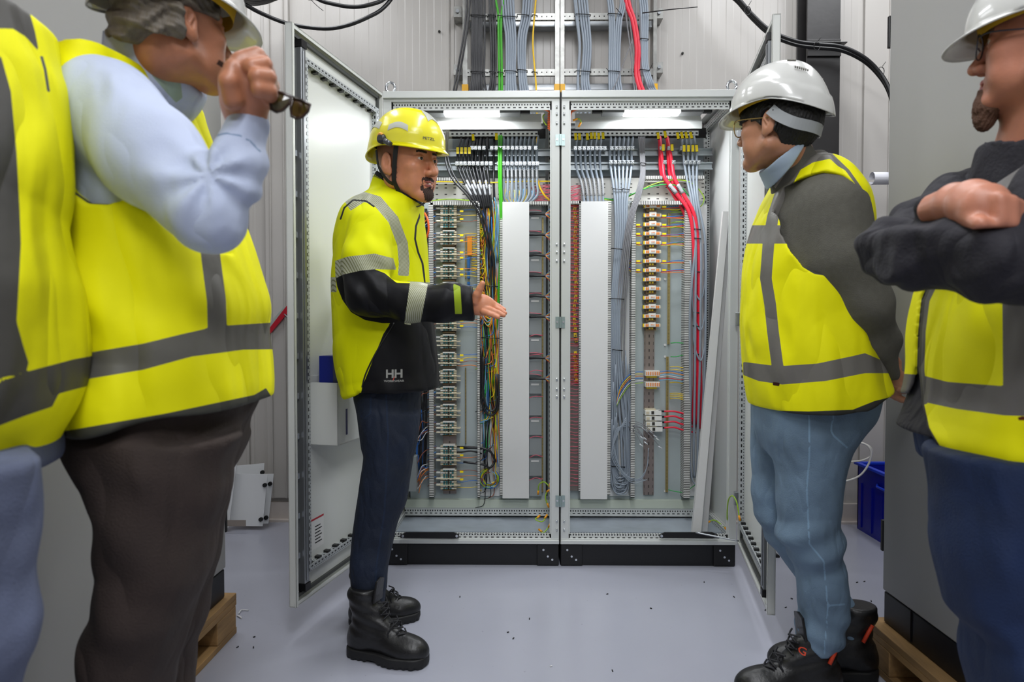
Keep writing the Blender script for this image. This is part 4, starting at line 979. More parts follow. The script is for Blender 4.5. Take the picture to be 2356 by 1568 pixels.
o = mb.build('wire_harness', cols, encL); o['kind'] = 'stuff'; o['label'] = 'tangle of yellow, blue, orange and black wires'
for (pts, r) in (([(1108, 800, 3.44), (1106, 870, 3.44), (1108, 920, 3.44), (1120, 950, 3.44), (1136, 952, 3.44), (1146, 930, 3.44), (1146, 860, 3.45)], 0.0055), ([(1112, 820, 3.43), (1111, 880, 3.43), (1114, 918, 3.43), (1124, 942, 3.43), (1137, 942, 3.43), (1142, 920, 3.44), (1140, 860, 3.45)], 0.005),
                 ([(1100, 1000, 3.44), (1099, 940, 3.44), (1101, 860, 3.45)], 0.004), ([(1120, 500, 3.46), (1130, 620, 3.465), (1128, 760, 3.465), (1132, 900, 3.47), (1140, 1040, 3.47), (1128, 1075, 3.45), (1112, 1068, 3.44), (1066, 1062, 3.44)], 0.006),
                 ([(1126, 500, 3.47), (1138, 640, 3.47), (1136, 800, 3.47), (1138, 980, 3.475), (1142, 1060, 3.46), (1130, 1040, 3.44), (1108, 1030, 3.44), (1066, 1030, 3.445)], 0.006)):
    wire(pts, M_ck, encL, oL, r=r, name='control_cable', n=8)
# black bundles with fan-outs at the right of the left cabinet
for y in (492, 540, 587, 634, 681, 728, 823, 870):
    wire([(1218, y+1, 3.455), (1232, y+jit(1), 3.45), (1246, y+jit(1), 3.445), (1256, y+1, 3.44)], M_ck, encL, oL, r=0.006, name='black_bundle', n=8)
    wire([(1218, y-8+jit(3), 3.45), (1234, y-9+jit(2), 3.445), (1246, y-6, 3.45)], C_pk, encL, oL, r=0.0016, name='pink_wire')
    f = MB()
    for k in range(7): f.tube(catmull([P(1254, y, 3.44)-oL, P(1260, y+(k-3)*2.2, 3.42)-oL, P(1266, y+(k-3)*4.0+jit(2), 3.43)-oL], 4), 0.0016, 5, k % 4)
    o = f.build('wire_fan', [C_bl, M_yw, C_red, C_wh], encL)
for y in (770, 812, 852, 911, 960, 1004, 1048, 1100):
    wire([(1218, y+2+jit(3), 3.45), (1232, y-1+jit(1), 3.445), (1244, y+1, 3.45), (1249, y+1, 3.46)], C_pk, encL, oL, r=0.0019, name='pink_wire')
# bundles left of the left duct (behind the man)
mb = MB()
for i in range(60):
    y = rnd.uniform(480, 1110); mb.tube(catmull([P(962+jit(4), y+rnd.uniform(10, 30), 3.44)-oL, P(970, y+jit(10), 3.44)-oL, P(980, y-6, 3.45)-oL, P(986, y-8, 3.46)-oL], 4), 0.0022, 5, rnd.randrange(5))
for i in range(14):
    x = rnd.uniform(960, 980); mb.tube(catmull([P(x+jit(5), yy, 3.46)-oL for yy in range(480, 1130, 60)], 3), 0.004, 5, rnd.choice([3, 3, 3, 0]))
o = mb.build('wire_harness', [C_bl, C_br, C_or, M_ck, C_wh], encL); o['kind'] = 'stuff'
part('component', M_mod, [(940, 958, 975, 1020, 3.40, YP), (940, 958, 1050, 1130, 3.40, YP)], encL, oL)
cable('orange_cable', [(977, 490, 3.40), (984, 505, 3.38), (986, 530, 3.38), (980, 548, 3.39), (974, 552, 3.4)], 0.005, M_or, 'orange cable loop showing at the chest of the man in yellow and black', 'cable')
# yellow conductor along the top duct
wire([(985, 422, 3.46), (1010, 418, 3.455), (1060, 419, 3.455), (1130, 420, 3.46), (1200, 417, 3.46), (1266, 417, 3.46)], M_yw, encL, oL, r=0.0035, name='yellow_conductor', n=6)
wire([(985, 463, 3.46), (1030, 458, 3.45), (1080, 461, 3.45)], M_gy, encL, oL, r=0.0025, name='earth_wire')
for par, o_, xs in ((encL, oL, (1222, 1266)), (encR, oR, (1312, 1336))):
    for i in range(12):
        y = 425+i*3.2
        wire([(xs[0], y+6+jit(2), 3.475), ((xs[0]+xs[1])/2, y+2+jit(2), 3.465), (xs[1], y+jit(2), 3.475)], C_pk, par, o_, r=0.0019, name='pink_wire')
# red leads of the relay column
ys2 = [472+i*10.6 for i in range(28)]+[778, 790]+[812+i*8.2 for i in range(38)]
for i, y in enumerate(ys2):
    if y > 1120: break
    for q in range(2 if y < 880 else 1):
        yy = y+q*3.4+jit(1)
        wire([(1311, yy+jit(1), 3.462), (1317, yy+jit(1), 3.455), (1326, yy+1+jit(1), 3.452), (1336, yy-1+jit(1), 3.46)], C_red if q == 0 and y < 880 else C_pk, encR, oR, r=0.0018 if y < 880 else 0.0015, name='red_wire')
mb = MB()
for i in range(90):
    y = rnd.uniform(468, 880); mb.tube([P(1330, y, 3.46)-oR, P(1334, y+jit(4), 3.455)-oR, P(1337, y+jit(5), 3.465)-oR], 0.0015, 4, rnd.randrange(2))
o = mb.build('short_blue_leads', [C_bl, C_br], encR); o['kind'] = 'stuff'
# leads of the orange terminals
for i in range(8):
    y = 471+i*20.85+6
    if i in (5,): continue
    for k, c in enumerate((C_bl, C_red, C_or if i % 2 else M_yw)):
        wire([(1520, y+k*2, 3.46), (1535, y+k*2+jit(1), 3.45), (1555, y+k*3-2+jit(2), 3.45), (1579, y+k*4-3+jit(2), 3.455), (1588, y+k*4+4, 3.46)], c, encR, oR, r=0.0017, name='terminal_wire')
    if i > 1:
        for k, c in enumerate((C_bl, C_red, M_yw)):
            wire([(1476, y+k*2, 3.46), (1466, y+k*2+jit(1), 3.45), (1456, y+k*3-4+jit(2), 3.45), (1446, y+k*4-8+jit(4), 3.46)], c, encR, oR, r=0.0017, name='terminal_wire')
    part('wire_label', M_tag, [(1524, 1533, y-4, y, 3.44, 3.446)], encR, oR)
    if i > 1: part('wire_label', M_tag, [(1464, 1473, y-4, y, 3.44, 3.446)], encR, oR)
for y in (484, 489, 513, 524, 544, 561, 789, 820):
    wire([(1543, y, 3.47), (1556, y-1+jit(2), 3.455), (1570, y-2+jit(2), 3.455), (1580, y+jit(2), 3.46)], M_gy if y < 700 else C_gr, encR, oR, r=0.0022, name='earth_wire')
for y in (844, 851, 880, 905, 909, 913, 917):
    wire([(1541, y, 3.47), (1556, y-1, 3.455), (1572, y+2, 3.455), (1586, y+8, 3.46)], M_yw, encR, oR, r=0.002, name='earth_wire')
wire([(1538, 1126, 3.48), (1555, 1130, 3.46), (1575, 1131, 3.46), (1595, 1118, 3.46), (1606, 1110, 3.46)], C_gr, encR, oR, r=0.0022, name='earth_wire')
for k in range(6):
    c = [C_bl, C_or, C_lb, C_wh, C_red, C_lb][k]
    wire([(1516, 855+k*4, 3.45), (1540, 853+k*4+jit(1), 3.445), (1565, 857+k*4, 3.445), (1580, 862+k*3, 3.45), (1588, 880+k*3, 3.46)], c, encR, oR, r=0.0018, name='terminal_wire')
    wire([(1480, 855+k*5, 3.45), (1462, 856+k*5+jit(1), 3.445), (1445, 864+k*5, 3.445), (1428, 885+k*6, 3.44), (1420, 915+k*3, 3.44), (1419, 935, 3.44)], [C_bl, M_yw, C_or, C_bl, C_wh, M_gy][k], encR, oR, r=0.0019, name='terminal_wire')
for k in range(4):
    y = 945+k*12.6
    wire([(1515, y, 3.45), (1528, y+1, 3.445)], M_ck, encR, oR, r=0.0050, name='power_lead_boot', n=8)
    wire([(1528, y+1, 3.445), (1550, y+jit(1), 3.44), (1565, y+4, 3.44), (1580, y+8, 3.445), (1600, y+12, 3.46)], M_cr, encR, oR, r=0.0044, name='power_lead', n=8)
# green-yellow arcs across the upper plate of the right cabinet
for (c, pts) in ((C_gr, [(1386, 455, 3.46), (1420, 459, 3.45), (1450, 448, 3.45), (1490, 432, 3.44), (1530, 424, 3.44), (1565, 430, 3.44), (1590, 455, 3.45)]), (M_gy, [(1386, 458, 3.46), (1425, 461, 3.455), (1460, 445, 3.455), (1500, 425, 3.445), (1545, 414, 3.445), (1590, 420, 3.45), (1618, 450, 3.45), (1617, 468, 3.45), (1608, 478, 3.46)]),
                 (M_gy, [(1602, 500, 3.43), (1603, 560, 3.43), (1602, 625, 3.43)])):
    wire(c and pts, c, encR, oR, r=0.0026, name='earth_wire', n=6)
# coils of thin grey cable low in the right cabinet
mb = MB()
for i in range(26):
    cx = 1428+jit(5); y0 = rnd.uniform(820, 1000); rr = rnd.uniform(12, 24); yb = rnd.uniform(1090, 1142)
    mb.tube(catmull([P(*q)-oR for q in ((cx-rr*0.8, y0, 3.45+jit(.01)), (cx-rr, (y0+yb)/2, 3.45+jit(.01)), (cx-rr*0.7, yb-14, 3.45), (cx, yb, 3.44+jit(.01)), (cx+rr*0.8, yb-16, 3.45), (cx+rr, (y0+yb)/2, 3.45+jit(.01)), (cx+rr*0.6+jit(6), y0-20, 3.46))], 5), 0.0026 if i % 3 else 0.0035, 6)
for i in range(5):
    rr = 24+i*9; mb.tube(catmull([P(*q)-oR for q in ((1440, 980-i*5, 3.43), (1420, 985+i*4, 3.42), (1412-i, 1020+i*8, 3.42), (1430+i*5, 1080+i*7, 3.42), (1465+i*6, 1103, 3.42), (1488, 1075, 3.42), (1492, 1030, 3.43))][:7 if i < 2 else 5], 5), 0.0022, 6)
o = mb.build('grey_cable_coils', M_cg, encR); o['kind'] = 'stuff'; o['label'] = 'tangle of thin grey cable coils'
M_clr = mat('clear_sleeve', (214, 218, 222), 0.3)
for i in range(9):
    a = (1448+jit(4), 975+jit(12)); b = (rnd.uniform(1475, 1526), rnd.uniform(985, 1030))
    wire([(a[0], a[1], 3.44), ((a[0]+b[0])/2, (a[1]+b[1])/2-8+jit(5), 3.41), (b[0], b[1], 3.41)], M_cd, encR, oR, r=0.0018, name='loose_lead')
    wire([(b[0]-6, b[1]-4, 3.41), (b[0]+2, b[1]+2, 3.41)], M_clr, encR, oR, r=0.0032, name='loose_lead_end', n=6)
for i in range(3):   # grey loops right of the red cables
    wire([(1588+i*6, 600+i*40, 3.42), (1596, 660+i*60, 3.42), (1612, 690+i*70, 3.41), (1622, 640+i*70, 3.42), (1620, 560+i*60, 3.43)], M_cg, encR, oR, r=0.004, name='cable_loop', n=7)
wire([(1588, 1060, 3.45), (1592, 1100, 3.44), (1604, 1116, 3.44), (1622, 1112, 3.44)], M_cg, encR, oR, r=0.004, name='cable_loop', n=7)
# ================================================================== SIGNED-DISTANCE MODELLING FOR BODIES AND CLOTH
f32 = np.float32
def V3(v): return np.array((v[0], v[1], v[2]), dtype=f32)
def smin(a, b, k):
    h = np.clip(0.5+0.5*(b-a)/k, 0, 1); return b*(1-h)+a*h-k*h*(1-h)
def smax(a, b, k): return -smin(-a, -b, k)
def rc(p, a, b, ra, rb, sq=None):
    """tapered capsule; sq=(unit axis, factor) flattens it along an axis"""
    a = V3(a); b = V3(b); ba = b-a; pa = p-a
    t = np.clip((pa@ba)/max(1e-9, float(ba@ba)), 0, 1)
    d = pa-t[:, None]*ba
    if sq is not None:
        ax = V3(sq[0]); ax = ax/np.linalg.norm(ax); c = d@ax; d = d+np.outer(c*(1.0/sq[1]-1), ax)
    return np.sqrt((d*d).sum(1))-(ra+(rb-ra)*t)
def chain(p, pts, k=0.01, sq=None):
    d = None
    for (a, ra), (b, rb) in zip(pts[:-1], pts[1:]):
        e = rc(p, a, b, ra, rb, sq); d = e if d is None else smin(d, e, k)
    return d
def ell(p, c, r, M=None):
    q = p-V3(c)
    if M is not None: q = q@M
    r = np.array(r, dtype=f32)
    k0 = np.sqrt(((q/r)**2).sum(1)); k1 = np.sqrt(((q/(r*r))**2).sum(1))+1e-9
    return k0*(k0-1)/k1
def sbox(p, c, h, rr=0.0, M=None):
    q = p-V3(c)
    if M is not None: q = q@M
    q = np.abs(q)-np.array(h, dtype=f32)+rr
    return np.sqrt((np.maximum(q, 0)**2).sum(1))+np.minimum(q.max(1), 0)-rr
def rotz(a): c, s = math.cos(a), math.sin(a); return np.array(((c, -s, 0), (s, c, 0), (0, 0, 1)), dtype=f32)
class Loft:
    """stack of slices. rows (z, cx, cy, a, b[, n]); a,b half widths along the person's rotated x,y axes"""
    def __init__(s, rows, ang=0.0, caps=(True, True)):
        rows = sorted([tuple(r)+((2.3,) if len(r) == 5 else ()) for r in rows]); A = np.array(rows, dtype=np.float64)
        z = A[:, 0]; s.z0, s.z1 = z[0], z[-1]
        zz = np.linspace(z[0], z[-1], 160); cols = []
        m = np.zeros_like(z)
        for j in range(1, 6):
            v = A[:, j]; dd = np.diff(v)/np.diff(z); m = np.zeros_like(v)
            m[1:-1] = np.where(dd[:-1]*dd[1:] > 0, 2*dd[:-1]*dd[1:]/(dd[:-1]+dd[1:]+1e-12), 0) ; m[0] = dd[0]; m[-1] = dd[-1]
            i = np.clip(np.searchsorted(z, zz)-1, 0, len(z)-2); h = z[i+1]-z[i]; t = (zz-z[i])/h
            cols.append((2*t**3-3*t**2+1)*v[i]+(t**3-2*t**2+t)*h*m[i]+(-2*t**3+3*t**2)*v[i+1]+(t**3-t**2)*h*m[i+1])
        s.zz = zz; s.c = cols; s.ang = ang; s.caps = caps
    def __call__(s, p, grow=0.0):
        z = p[:, 2]; cx, cy, a, b, n = [np.interp(z, s.zz, c) for c in s.c]
        dx = p[:, 0]-cx; dy = p[:, 1]-cy
        if s.ang:
            c_, s_ = math.cos(s.ang), math.sin(s.ang); dx, dy = dx*c_+dy*s_, -dx*s_+dy*c_
        a = np.maximum(a+grow, 0.02); b = np.maximum(b+grow, 0.02)
        q = (np.abs(dx/a)**n+np.abs(dy/b)**n)**(1.0/n)
        r = np.sqrt(dx*dx+dy*dy)
        d = (q-1)*np.minimum(np.minimum(a, b)*1.0, r/np.maximum(q, 0.3)+0.0)
        if s.caps[0]: d = smax(d, s.z0-grow-z, 0.012)
        if s.caps[1]: d = smax(d, z-s.z1-grow, 0.012)
        return d
def rows_px(tab, Yc, b, n=2.3, ratio=None):
    """slices whose outline, seen from where the photo was taken, spans x_left..x_right: (py, x_left, x_right[, Yc[, b]])"""
    out = []
    for r in tab:
        y = r[3] if len(r) > 3 else Yc; bb = r[4] if len(r) > 4 else b
        A = P(r[1], r[0], y); B_ = P(r[2], r[0], y); tl, tr = A.x/y, B_.x/y; a = (B_.x-A.x)/2; cx = (A.x+B_.x)/2; full = a
        for _ in range(60):
            gl = math.sqrt(a*a+tl*tl*bb*bb); gr = math.sqrt(a*a+tr*tr*bb*bb)
            a = max(full*0.45, a+0.5*((tr-tl)*y-gl-gr)/2); cx = ((tl+tr)*y+gl-gr)/2
        out.append((A.z, cx, y, a, bb, n))
    return out
def folds(p, amp, f=(9, 7, 5), seed=0.0, sharp=0.75):
    """cloth folds: two families of warped creases that trade places over the garment"""
    x, y, z = p[:, 0], p[:, 1]*0.8, p[:, 2]
    k0, k1, k2 = f[0]*3.4, f[1]*3.4, f[2]*3.4
    u = k0*(x+0.5*y)+k2*0.55*z+1.5*np.sin(k1*0.36*z+2.3*seed+4*x)+0.8*np.sin(9*y+seed)
    v = k1*(0.6*(x-y))-k2*1.15*z+1.7*np.sin(6*x+5*z+seed*1.7)+0.7*np.sin(13*z+3*seed)
    m = 0.5+0.5*np.sin(6.5*z+8*x+seed*2.1+1.2*np.sin(5*x-3*z))
    m2 = 0.55+0.45*np.sin(7.3*x-5.1*z+seed*3.3)
    r1 = 1-2*np.abs(np.sin(u*0.5))**sharp; r2 = 1-2*np.abs(np.sin(v*0.5))**sharp
    return amp*(0.9*r1*m*m2+0.9*r2*(1-m)*(1.1-0.6*m2)+0.22*np.sin(1.7*u+1.3*v))
def surf(f, lo, hi, h, block=6):
    """sparse surface nets -> verts, quads"""
    lo = np.array(lo, float); hi = np.array(hi, float)
    nb = np.maximum(1, np.ceil((hi-lo)/(h*block)).astype(int)); n = nb*block+1
    bc = np.stack(np.meshgrid(*[lo[i]+(np.arange(nb[i])+0.5)*block*h for i in range(3)], indexing='ij'), -1).reshape(-1, 3).astype(f32)
    vb = f(bc); half = block*h*0.5*1.7320508
    act = np.abs(vb) < half*1.9+0.012
    G_ = np.where(np.repeat(np.repeat(np.repeat(vb.reshape(nb), block, 0), block, 1), block, 2) < 0, -1.0, 1.0).astype(f32)
    g = np.ones(n, dtype=f32); g[:-1, :-1, :-1] = G_
    idx = np.argwhere(act.reshape(nb)); off = np.stack(np.meshgrid(*[np.arange(block+1)]*3, indexing='ij'), -1).reshape(-1, 3)
    for s0 in range(0, len(idx), 600):
        ii = (idx[s0:s0+600, None, :]*block+off[None]).reshape(-1, 3)
        g[ii[:, 0], ii[:, 1], ii[:, 2]] = f((lo+ii*h).astype(f32))
    for ax in range(3):
        sl = [slice(None)]*3; sl[ax] = 0; g[tuple(sl)] = np.maximum(g[tuple(sl)], 1e-4); sl[ax] = -1; g[tuple(sl)] = np.maximum(g[tuple(sl)], 1e-4)
    ins = g < 0
    c = [ins[i:n[0]-1+i, j:n[1]-1+j, k:n[2]-1+k] for i in (0, 1) for j in (0, 1) for k in (0, 1)]
    s = sum(x.astype(np.int8) for x in c); cell = np.argwhere((s > 0) & (s < 8))
    cid = -np.ones(tuple(n-1), dtype=np.int64); cid[cell[:, 0], cell[:, 1], cell[:, 2]] = np.arange(len(cell))
    acc = np.zeros((len(cell), 3)); cnt = np.zeros(len(cell))
    cor = [(i, j, k) for i in (0, 1) for j in (0, 1) for k in (0, 1)]
    val = {q: g[cell[:, 0]+q[0], cell[:, 1]+q[1], cell[:, 2]+q[2]] for q in cor}
    for q in cor:
        for ax in range(3):
            if q[ax]: continue
            q2 = list(q); q2[ax] = 1; q2 = tuple(q2); a, b = val[q], val[q2]
            m = (a < 0) != (b < 0); t = np.where(m, a/np.where(a-b == 0, 1, a-b), 0)
            pt = np.tile(np.array(q, float), (len(cell), 1)); pt[:, ax] = t
            acc[m] += pt[m]; cnt[m] += 1
    verts = lo+(cell+acc/cnt[:, None])*h
    quads = []
    for ax in range(3):
        u, v = (ax+1) % 3, (ax+2) % 3
        sl0 = [slice(1, -1)]*3; sl1 = [slice(1, -1)]*3; sl0[ax] = slice(0, -1); sl1[ax] = slice(1, None)
        A, B_ = ins[tuple(sl0)], ins[tuple(sl1)]
        e = np.argwhere(A != B_); 
        if not len(e): continue
        o = np.ones(3, int); o[ax] = 0; e = e+o
        fl = ins[e[:, 0], e[:, 1], e[:, 2]]
        def cc(du, dv):
            q = e.copy(); q[:, u] -= du; q[:, v] -= dv; return cid[q[:, 0], q[:, 1], q[:, 2]]
        Q = np.stack([cc(0, 0), cc(1, 0), cc(1, 1), cc(0, 1)], 1)
        Q[~fl] = Q[~fl][:, ::-1]; quads.append(Q)
    Q = np.concatenate(quads); Q = Q[(Q >= 0).all(1)]
    return verts, Q
def mesh_from(name, parts, mats, parent=None, attrs=None, matsel=None, M=None):
    """join (verts, quads[, material index]) parts into one smooth mesh object; attrs = {name: function(points)}"""
    vs, qs, mi, b = [], [], [], 0
    for pr in parts:
        vs.append(pr[0]); qs.append(pr[1]+b); mi.append(np.full(len(pr[1]), pr[2] if len(pr) > 2 else 0)); b += len(pr[0])
    Vv = np.concatenate(vs); Q = np.concatenate(qs); mi = np.concatenate(mi)
    off = V3(parent.location) if parent is not None and parent.parent is None and parent.type == 'EMPTY' else np.zeros(3)
    me = bpy.data.meshes.new(name)
    me.vertices.add(len(Vv)); me.vertices.foreach_set('co', (Vv-off).astype(f32).ravel())
    me.loops.add(len(Q)*4); me.loops.foreach_set('vertex_index', Q.astype(np.int32).ravel())
    me.polygons.add(len(Q)); me.polygons.foreach_set('loop_start', np.arange(len(Q), dtype=np.int32)*4)
    try: me.polygons.foreach_set('loop_total', np.full(len(Q), 4, dtype=np.int32))
    except Exception: pass
    if not isinstance(mats, (list, tuple)): mats = [mats]
    for m in mats: me.materials.append(m)
    if matsel is not None: mi = matsel(Vv[Q].mean(1)).astype(int)
    me.polygons.foreach_set('material_index', mi.astype(np.int32)); me.polygons.foreach_set('use_smooth', np.ones(len(Q), dtype=bool))
    me.update(calc_edges=True)
    for an, fn in (attrs or {}).items():
        at = me.attributes.new(an, 'FLOAT', 'POINT'); at.data.foreach_set('value', fn(Vv).astype(f32))
    o = link(name, me, parent, M)
    return o
def poly_xz(px_poly, Y):
    return np.array([(P(x, y, Y).x, P(x, y, Y).z) for x, y in px_poly])
def psd(poly):
    """signed distance (positive inside) of points' (x,z) to a polygon"""
    def fn(p):
        q = p[:, (0, 2)].astype(np.float64); d = np.full(len(q), 1e9); ins = np.zeros(len(q), bool)
        n = len(poly)
        for i in range(n):
            a = poly[i]; b = poly[(i+1) % n]; e = b-a; w = q-a
            t = np.clip((w@e)/max(1e-12, e@e), 0, 1); v = w-t[:, None]*e; d = np.minimum(d, (v*v).sum(1))
            c = ((a[1] > q[:, 1]) != (b[1] > q[:, 1])) & (q[:, 0] < (b[0]-a[0])*(q[:, 1]-a[1])/((b[1]-a[1]) if b[1] != a[1] else 1e-12)+a[0])
            ins ^= c
        d = np.sqrt(d); return np.where(ins, d, -d)
    return fn
def ppx(poly):
    """as psd, for cloth printed panels traced on the photo: uses each point's own distance"""
    poly = np.array(poly, float); Cn = np.array(CR)
    def fn(p):
        q = (p.astype(np.float64)-np.array((0, 0, CAMZ)))@Cn
        s2 = np.stack([W/2+F*q[:, 0]/-q[:, 2], p[:, 0]*0, H/2-F*q[:, 1]/-q[:, 2]], 1)
        return core(s2)*(-q[:, 2]/F)
    core = psd(poly)
    return fn
def strip_poly(pts, w):
    """polygon of a tape of width w (px) along points"""
    L_, R_ = [], []
    for i, p in enumerate(pts):
        a = pts[max(0, i-1)]; b = pts[min(len(pts)-1, i+1)]; dx, dy = b[0]-a[0], b[1]-a[1]; l = math.hypot(dx, dy); nx, ny = -dy/l*w/2, dx/l*w/2
        L_.append((p[0]+nx, p[1]+ny)); R_.append((p[0]-nx, p[1]-ny))
    return L_+R_[::-1]
def umax(*fs):
    def fn(p):
        d = fs[0](p)
        for f_ in fs[1:]: d = np.maximum(d, f_(p))
        return d
    return fn
def bvh(o):
    me = o.data; M = o.matrix_world if o.parent is None else Matrix.Translation(o.parent.location) @ o.matrix_basis
    return BVHTree.FromPolygons([M @ v.co for v in me.vertices], [tuple(p.vertices) for p in me.polygons])
def text_on(txt, cx, cy, hpx, Yref, target, m, name, parent, rot=0.0, sx=1.0, off=0.0012, bold=0.0, mirror=False):
    """raised lettering laid on a surface: traced along +y onto the target"""
    cu = bpy.data.curves.new('t', 'FONT'); cu.body = txt; cu.align_x = 'CENTER'; cu.align_y = 'CENTER'; cu.size = 1.0; cu.offset = bold; cu.resolution_u = 2
    to = bpy.data.objects.new('t', cu); COL.objects.link(to)
    dg = bpy.context.evaluated_depsgraph_get(); me = bpy.data.meshes.new_from_object(to.evaluated_get(dg)); bpy.data.objects.remove(to)
    s = hpx*1.4*Yref/F; tree = bvh(target) if target is not None else None; c0 = P(cx, cy, Yref); ca, sa = math.cos(rot), math.sin(rot)
    poff = Vector(parent.location) if parent.parent is None else Vector(parent.parent.location)
    miss = set()
    for v in me.vertices:
        x, z = v.co.x*s*sx*(-1 if mirror else 1), v.co.y*s; x, z = x*ca-z*sa, x*sa+z*ca
        p = Vector((c0.x+x, Yref, c0.z+z))
        if tree:
            hit = tree.ray_cast(Vector((p.x, Yref-0.5, p.z)), Vector((0, 1, 0)))
            if hit[0] is not None and abs(hit[0].y-Yref) < 0.12: p.y = hit[0].y-off
            else: miss.add(v.index)
        v.co = p-poff
    if miss:
        keep = [tuple(f.vertices) for f in me.polygons if not any(i in miss for i in f.vertices)]; vs_ = [v.co.copy() for v in me.vertices]
        me = bpy.data.meshes.new(name); me.from_pydata(vs_, [], keep); me.update()
    me.materials.append(m)
    return link(name, me, parent)
# ================================================================== HEADS, HELMETS, BOOTS, HANDS
def head_f(p, nose=1.0, chin=1.0, fat=0.0):
    d = ell(p, (0, -0.008, 0.045), (0.073, 0.094, 0.086))
    d = smin(d, ell(p, (0, 0.032, -0.012), (0.060+fat, 0.058, 0.080)), 0.03)
    for s in (-1, 1):
        d = smin(d, rc(p, (s*(0.052+fat), 0.002, -0.052), (s*0.018, 0.070, -0.088), 0.018+fat, 0.018), 0.025)
        d = smin(d, ell(p, (s*0.040, 0.066, -0.012), (0.022, 0.020, 0.018)), 0.022)
        d = smin(d, ell(p, (s*0.034, 0.060, -0.048), (0.020+fat, 0.022, 0.026)), 0.022)
    d = smin(d, rc(p, (-0.034, 0.076, 0.034), (0.034, 0.076, 0.034), 0.011, 0.011), 0.014)
    d = smin(d, ell(p, (0, 0.080, -0.092), (0.020, 0.016*chin, 0.017)), 0.018)
    d = smin(d, ell(p, (0, 0.077, -0.056), (0.027, 0.016, 0.020)), 0.012)
    for s in (-1, 1): d = smax(d, -ell(p, (s*0.031, 0.099, 0.014), (0.018, 0.017, 0.012)), 0.010)
    # nose
    n = rc(p, (0, 0.086, 0.026), (0, 0.108*nose, -0.018), 0.0075, 0.0105)
    n = smin(n, ell(p, (0, 0.1105*nose, -0.025), (0.0115, 0.012, 0.0105)), 0.006)
    for s in (-1, 1):
        n = smin(n, ell(p, (s*0.0125, 0.099, -0.027), (0.0075, 0.011, 0.0085)), 0.005)
    d = smin(d, n, 0.009)
    for s in (-1, 1): d = smax(d, -ell(p, (s*0.007, 0.104, -0.0365), (0.0038, 0.006, 0.004)), 0.002)
    # lips
    for (z, r, y0) in ((-0.0515, 0.0055, 0.090), (-0.0630, 0.0062, 0.089)):
        for s in (-1, 1): d = smin(d, rc(p, (0, y0+0.002, z), (s*0.021, y0-0.011, -0.0575), r, 0.003), 0.004)
    d = smax(d, -rc(p, (-0.020, 0.091, -0.0572), (0.020, 0.091, -0.0572), 0.0022, 0.0022), 0.003)
    # eyelids
    for s in (-1, 1):
        lid = ell(p, (s*0.031, 0.0775, 0.014), (0.0165, 0.0150, 0.0135))
        slit = ell(p, (s*0.031, 0.094, 0.0135), (0.0145, 0.02, 0.0048))
        d = smin(d, smax(lid, -slit, 0.0015), 0.004)
    # ears
    for s in (-1, 1):
        e = ell(p, (s*0.080, -0.008, 0.000), (0.008, 0.019, 0.032))
        e = smin(e, ell(p, (s*0.077, 0.002, -0.024), (0.006, 0.010, 0.013)), 0.006)
        e = smax(e, -ell(p, (s*0.0905, -0.002, 0.003), (0.0095, 0.0115, 0.0215)), 0.0025)
        e = smin(e, rc(p, (s*0.083, 0.003, 0.010), (s*0.083, -0.010, -0.012), 0.0028, 0.0028), 0.003)
        d = smin(d, e, 0.006)
    return d
class Head:
    def __init__(s, O, yaw, pitch=0.0, roll=0.0, scale=1.0, **kw):
        """yaw: world heading of the face measured from +y, anticlockwise"""
        s.O = Vector(O); s.s = scale
        s.M = (Matrix.Rotation(yaw, 3, 'Z') @ Matrix.Rotation(pitch, 3, 'X') @ Matrix.Rotation(roll, 3, 'Y'))
        s.Mn = np.array(s.M, dtype=f32); s.kw = kw
    def w(s, v): return s.O + s.M @ (Vector(v)*s.s)
    def tow(s, V): return np.array(s.O)+(V@s.Mn.T)*s.s
    def tol(s, p): return ((p-V3(s.O))@s.Mn)/s.s
    def mesh(s, f, lo, hi, h): v, q = surf(f, lo, hi, h); return s.tow(v), q
    def face(s, neck_to, h=0.0021, nr=0.058):
        nl = s.tol(np.array([neck_to], dtype=f32))[0]
        def f(p):
            d = head_f(p, **s.kw)
            return smin(d, rc(p, (0, -0.022, -0.040), nl, nr, nr+0.006, ((1, 0, 0), 0.95)), 0.030)
        return s.mesh(f, (-0.10, -0.16, -0.21), (0.10, 0.14, 0.14), h)
    def eyes(s, par, iris=(70, 50, 35), look=(0, 0)):
        for sg in (-1, 1):
            n, m_ = 20, 14; mb = MB(); c = Vector((sg*0.031, 0.0775, 0.014)); r = 0.0128
            M_ = Matrix.Rotation(look[0], 3, 'Z') @ Matrix.Rotation(look[1], 3, 'X')
            grid = []
            for i in range(m_+1):
                a = math.pi*i/m_
                grid.append([c+M_ @ Vector((r*math.sin(a)*math.cos(t), r*math.cos(a), r*math.sin(a)*math.sin(t))) for t in [2*math.pi*j/n for j in range(n)]])
            off = Vector(par.location)
            for i in range(m_):
                a = math.pi*(i+0.5)/m_; mi = 2 if a < 0.22 else (1 if a < 0.48 else 0)
                for j in range(n):
                    q = [grid[i][j], grid[i][(j+1) % n], grid[i+1][(j+1) % n], grid[i+1][j]]
                    mb.quad([s.w(v)-off for v in q], None, mi, True)
            mb.build('eye', [mat('eye_white', (214, 205, 198), 0.15), mat('iris_%d' % iris[0], iris, 0.2), mat('pupil', (5, 5, 5), 0.1)], par)
def sub_head(nm, hd, f, lo, hi, h, m, par):
    v, q = hd.mesh(f, lo, hi, h); return mesh_from(nm, [(v, q)], m, par)
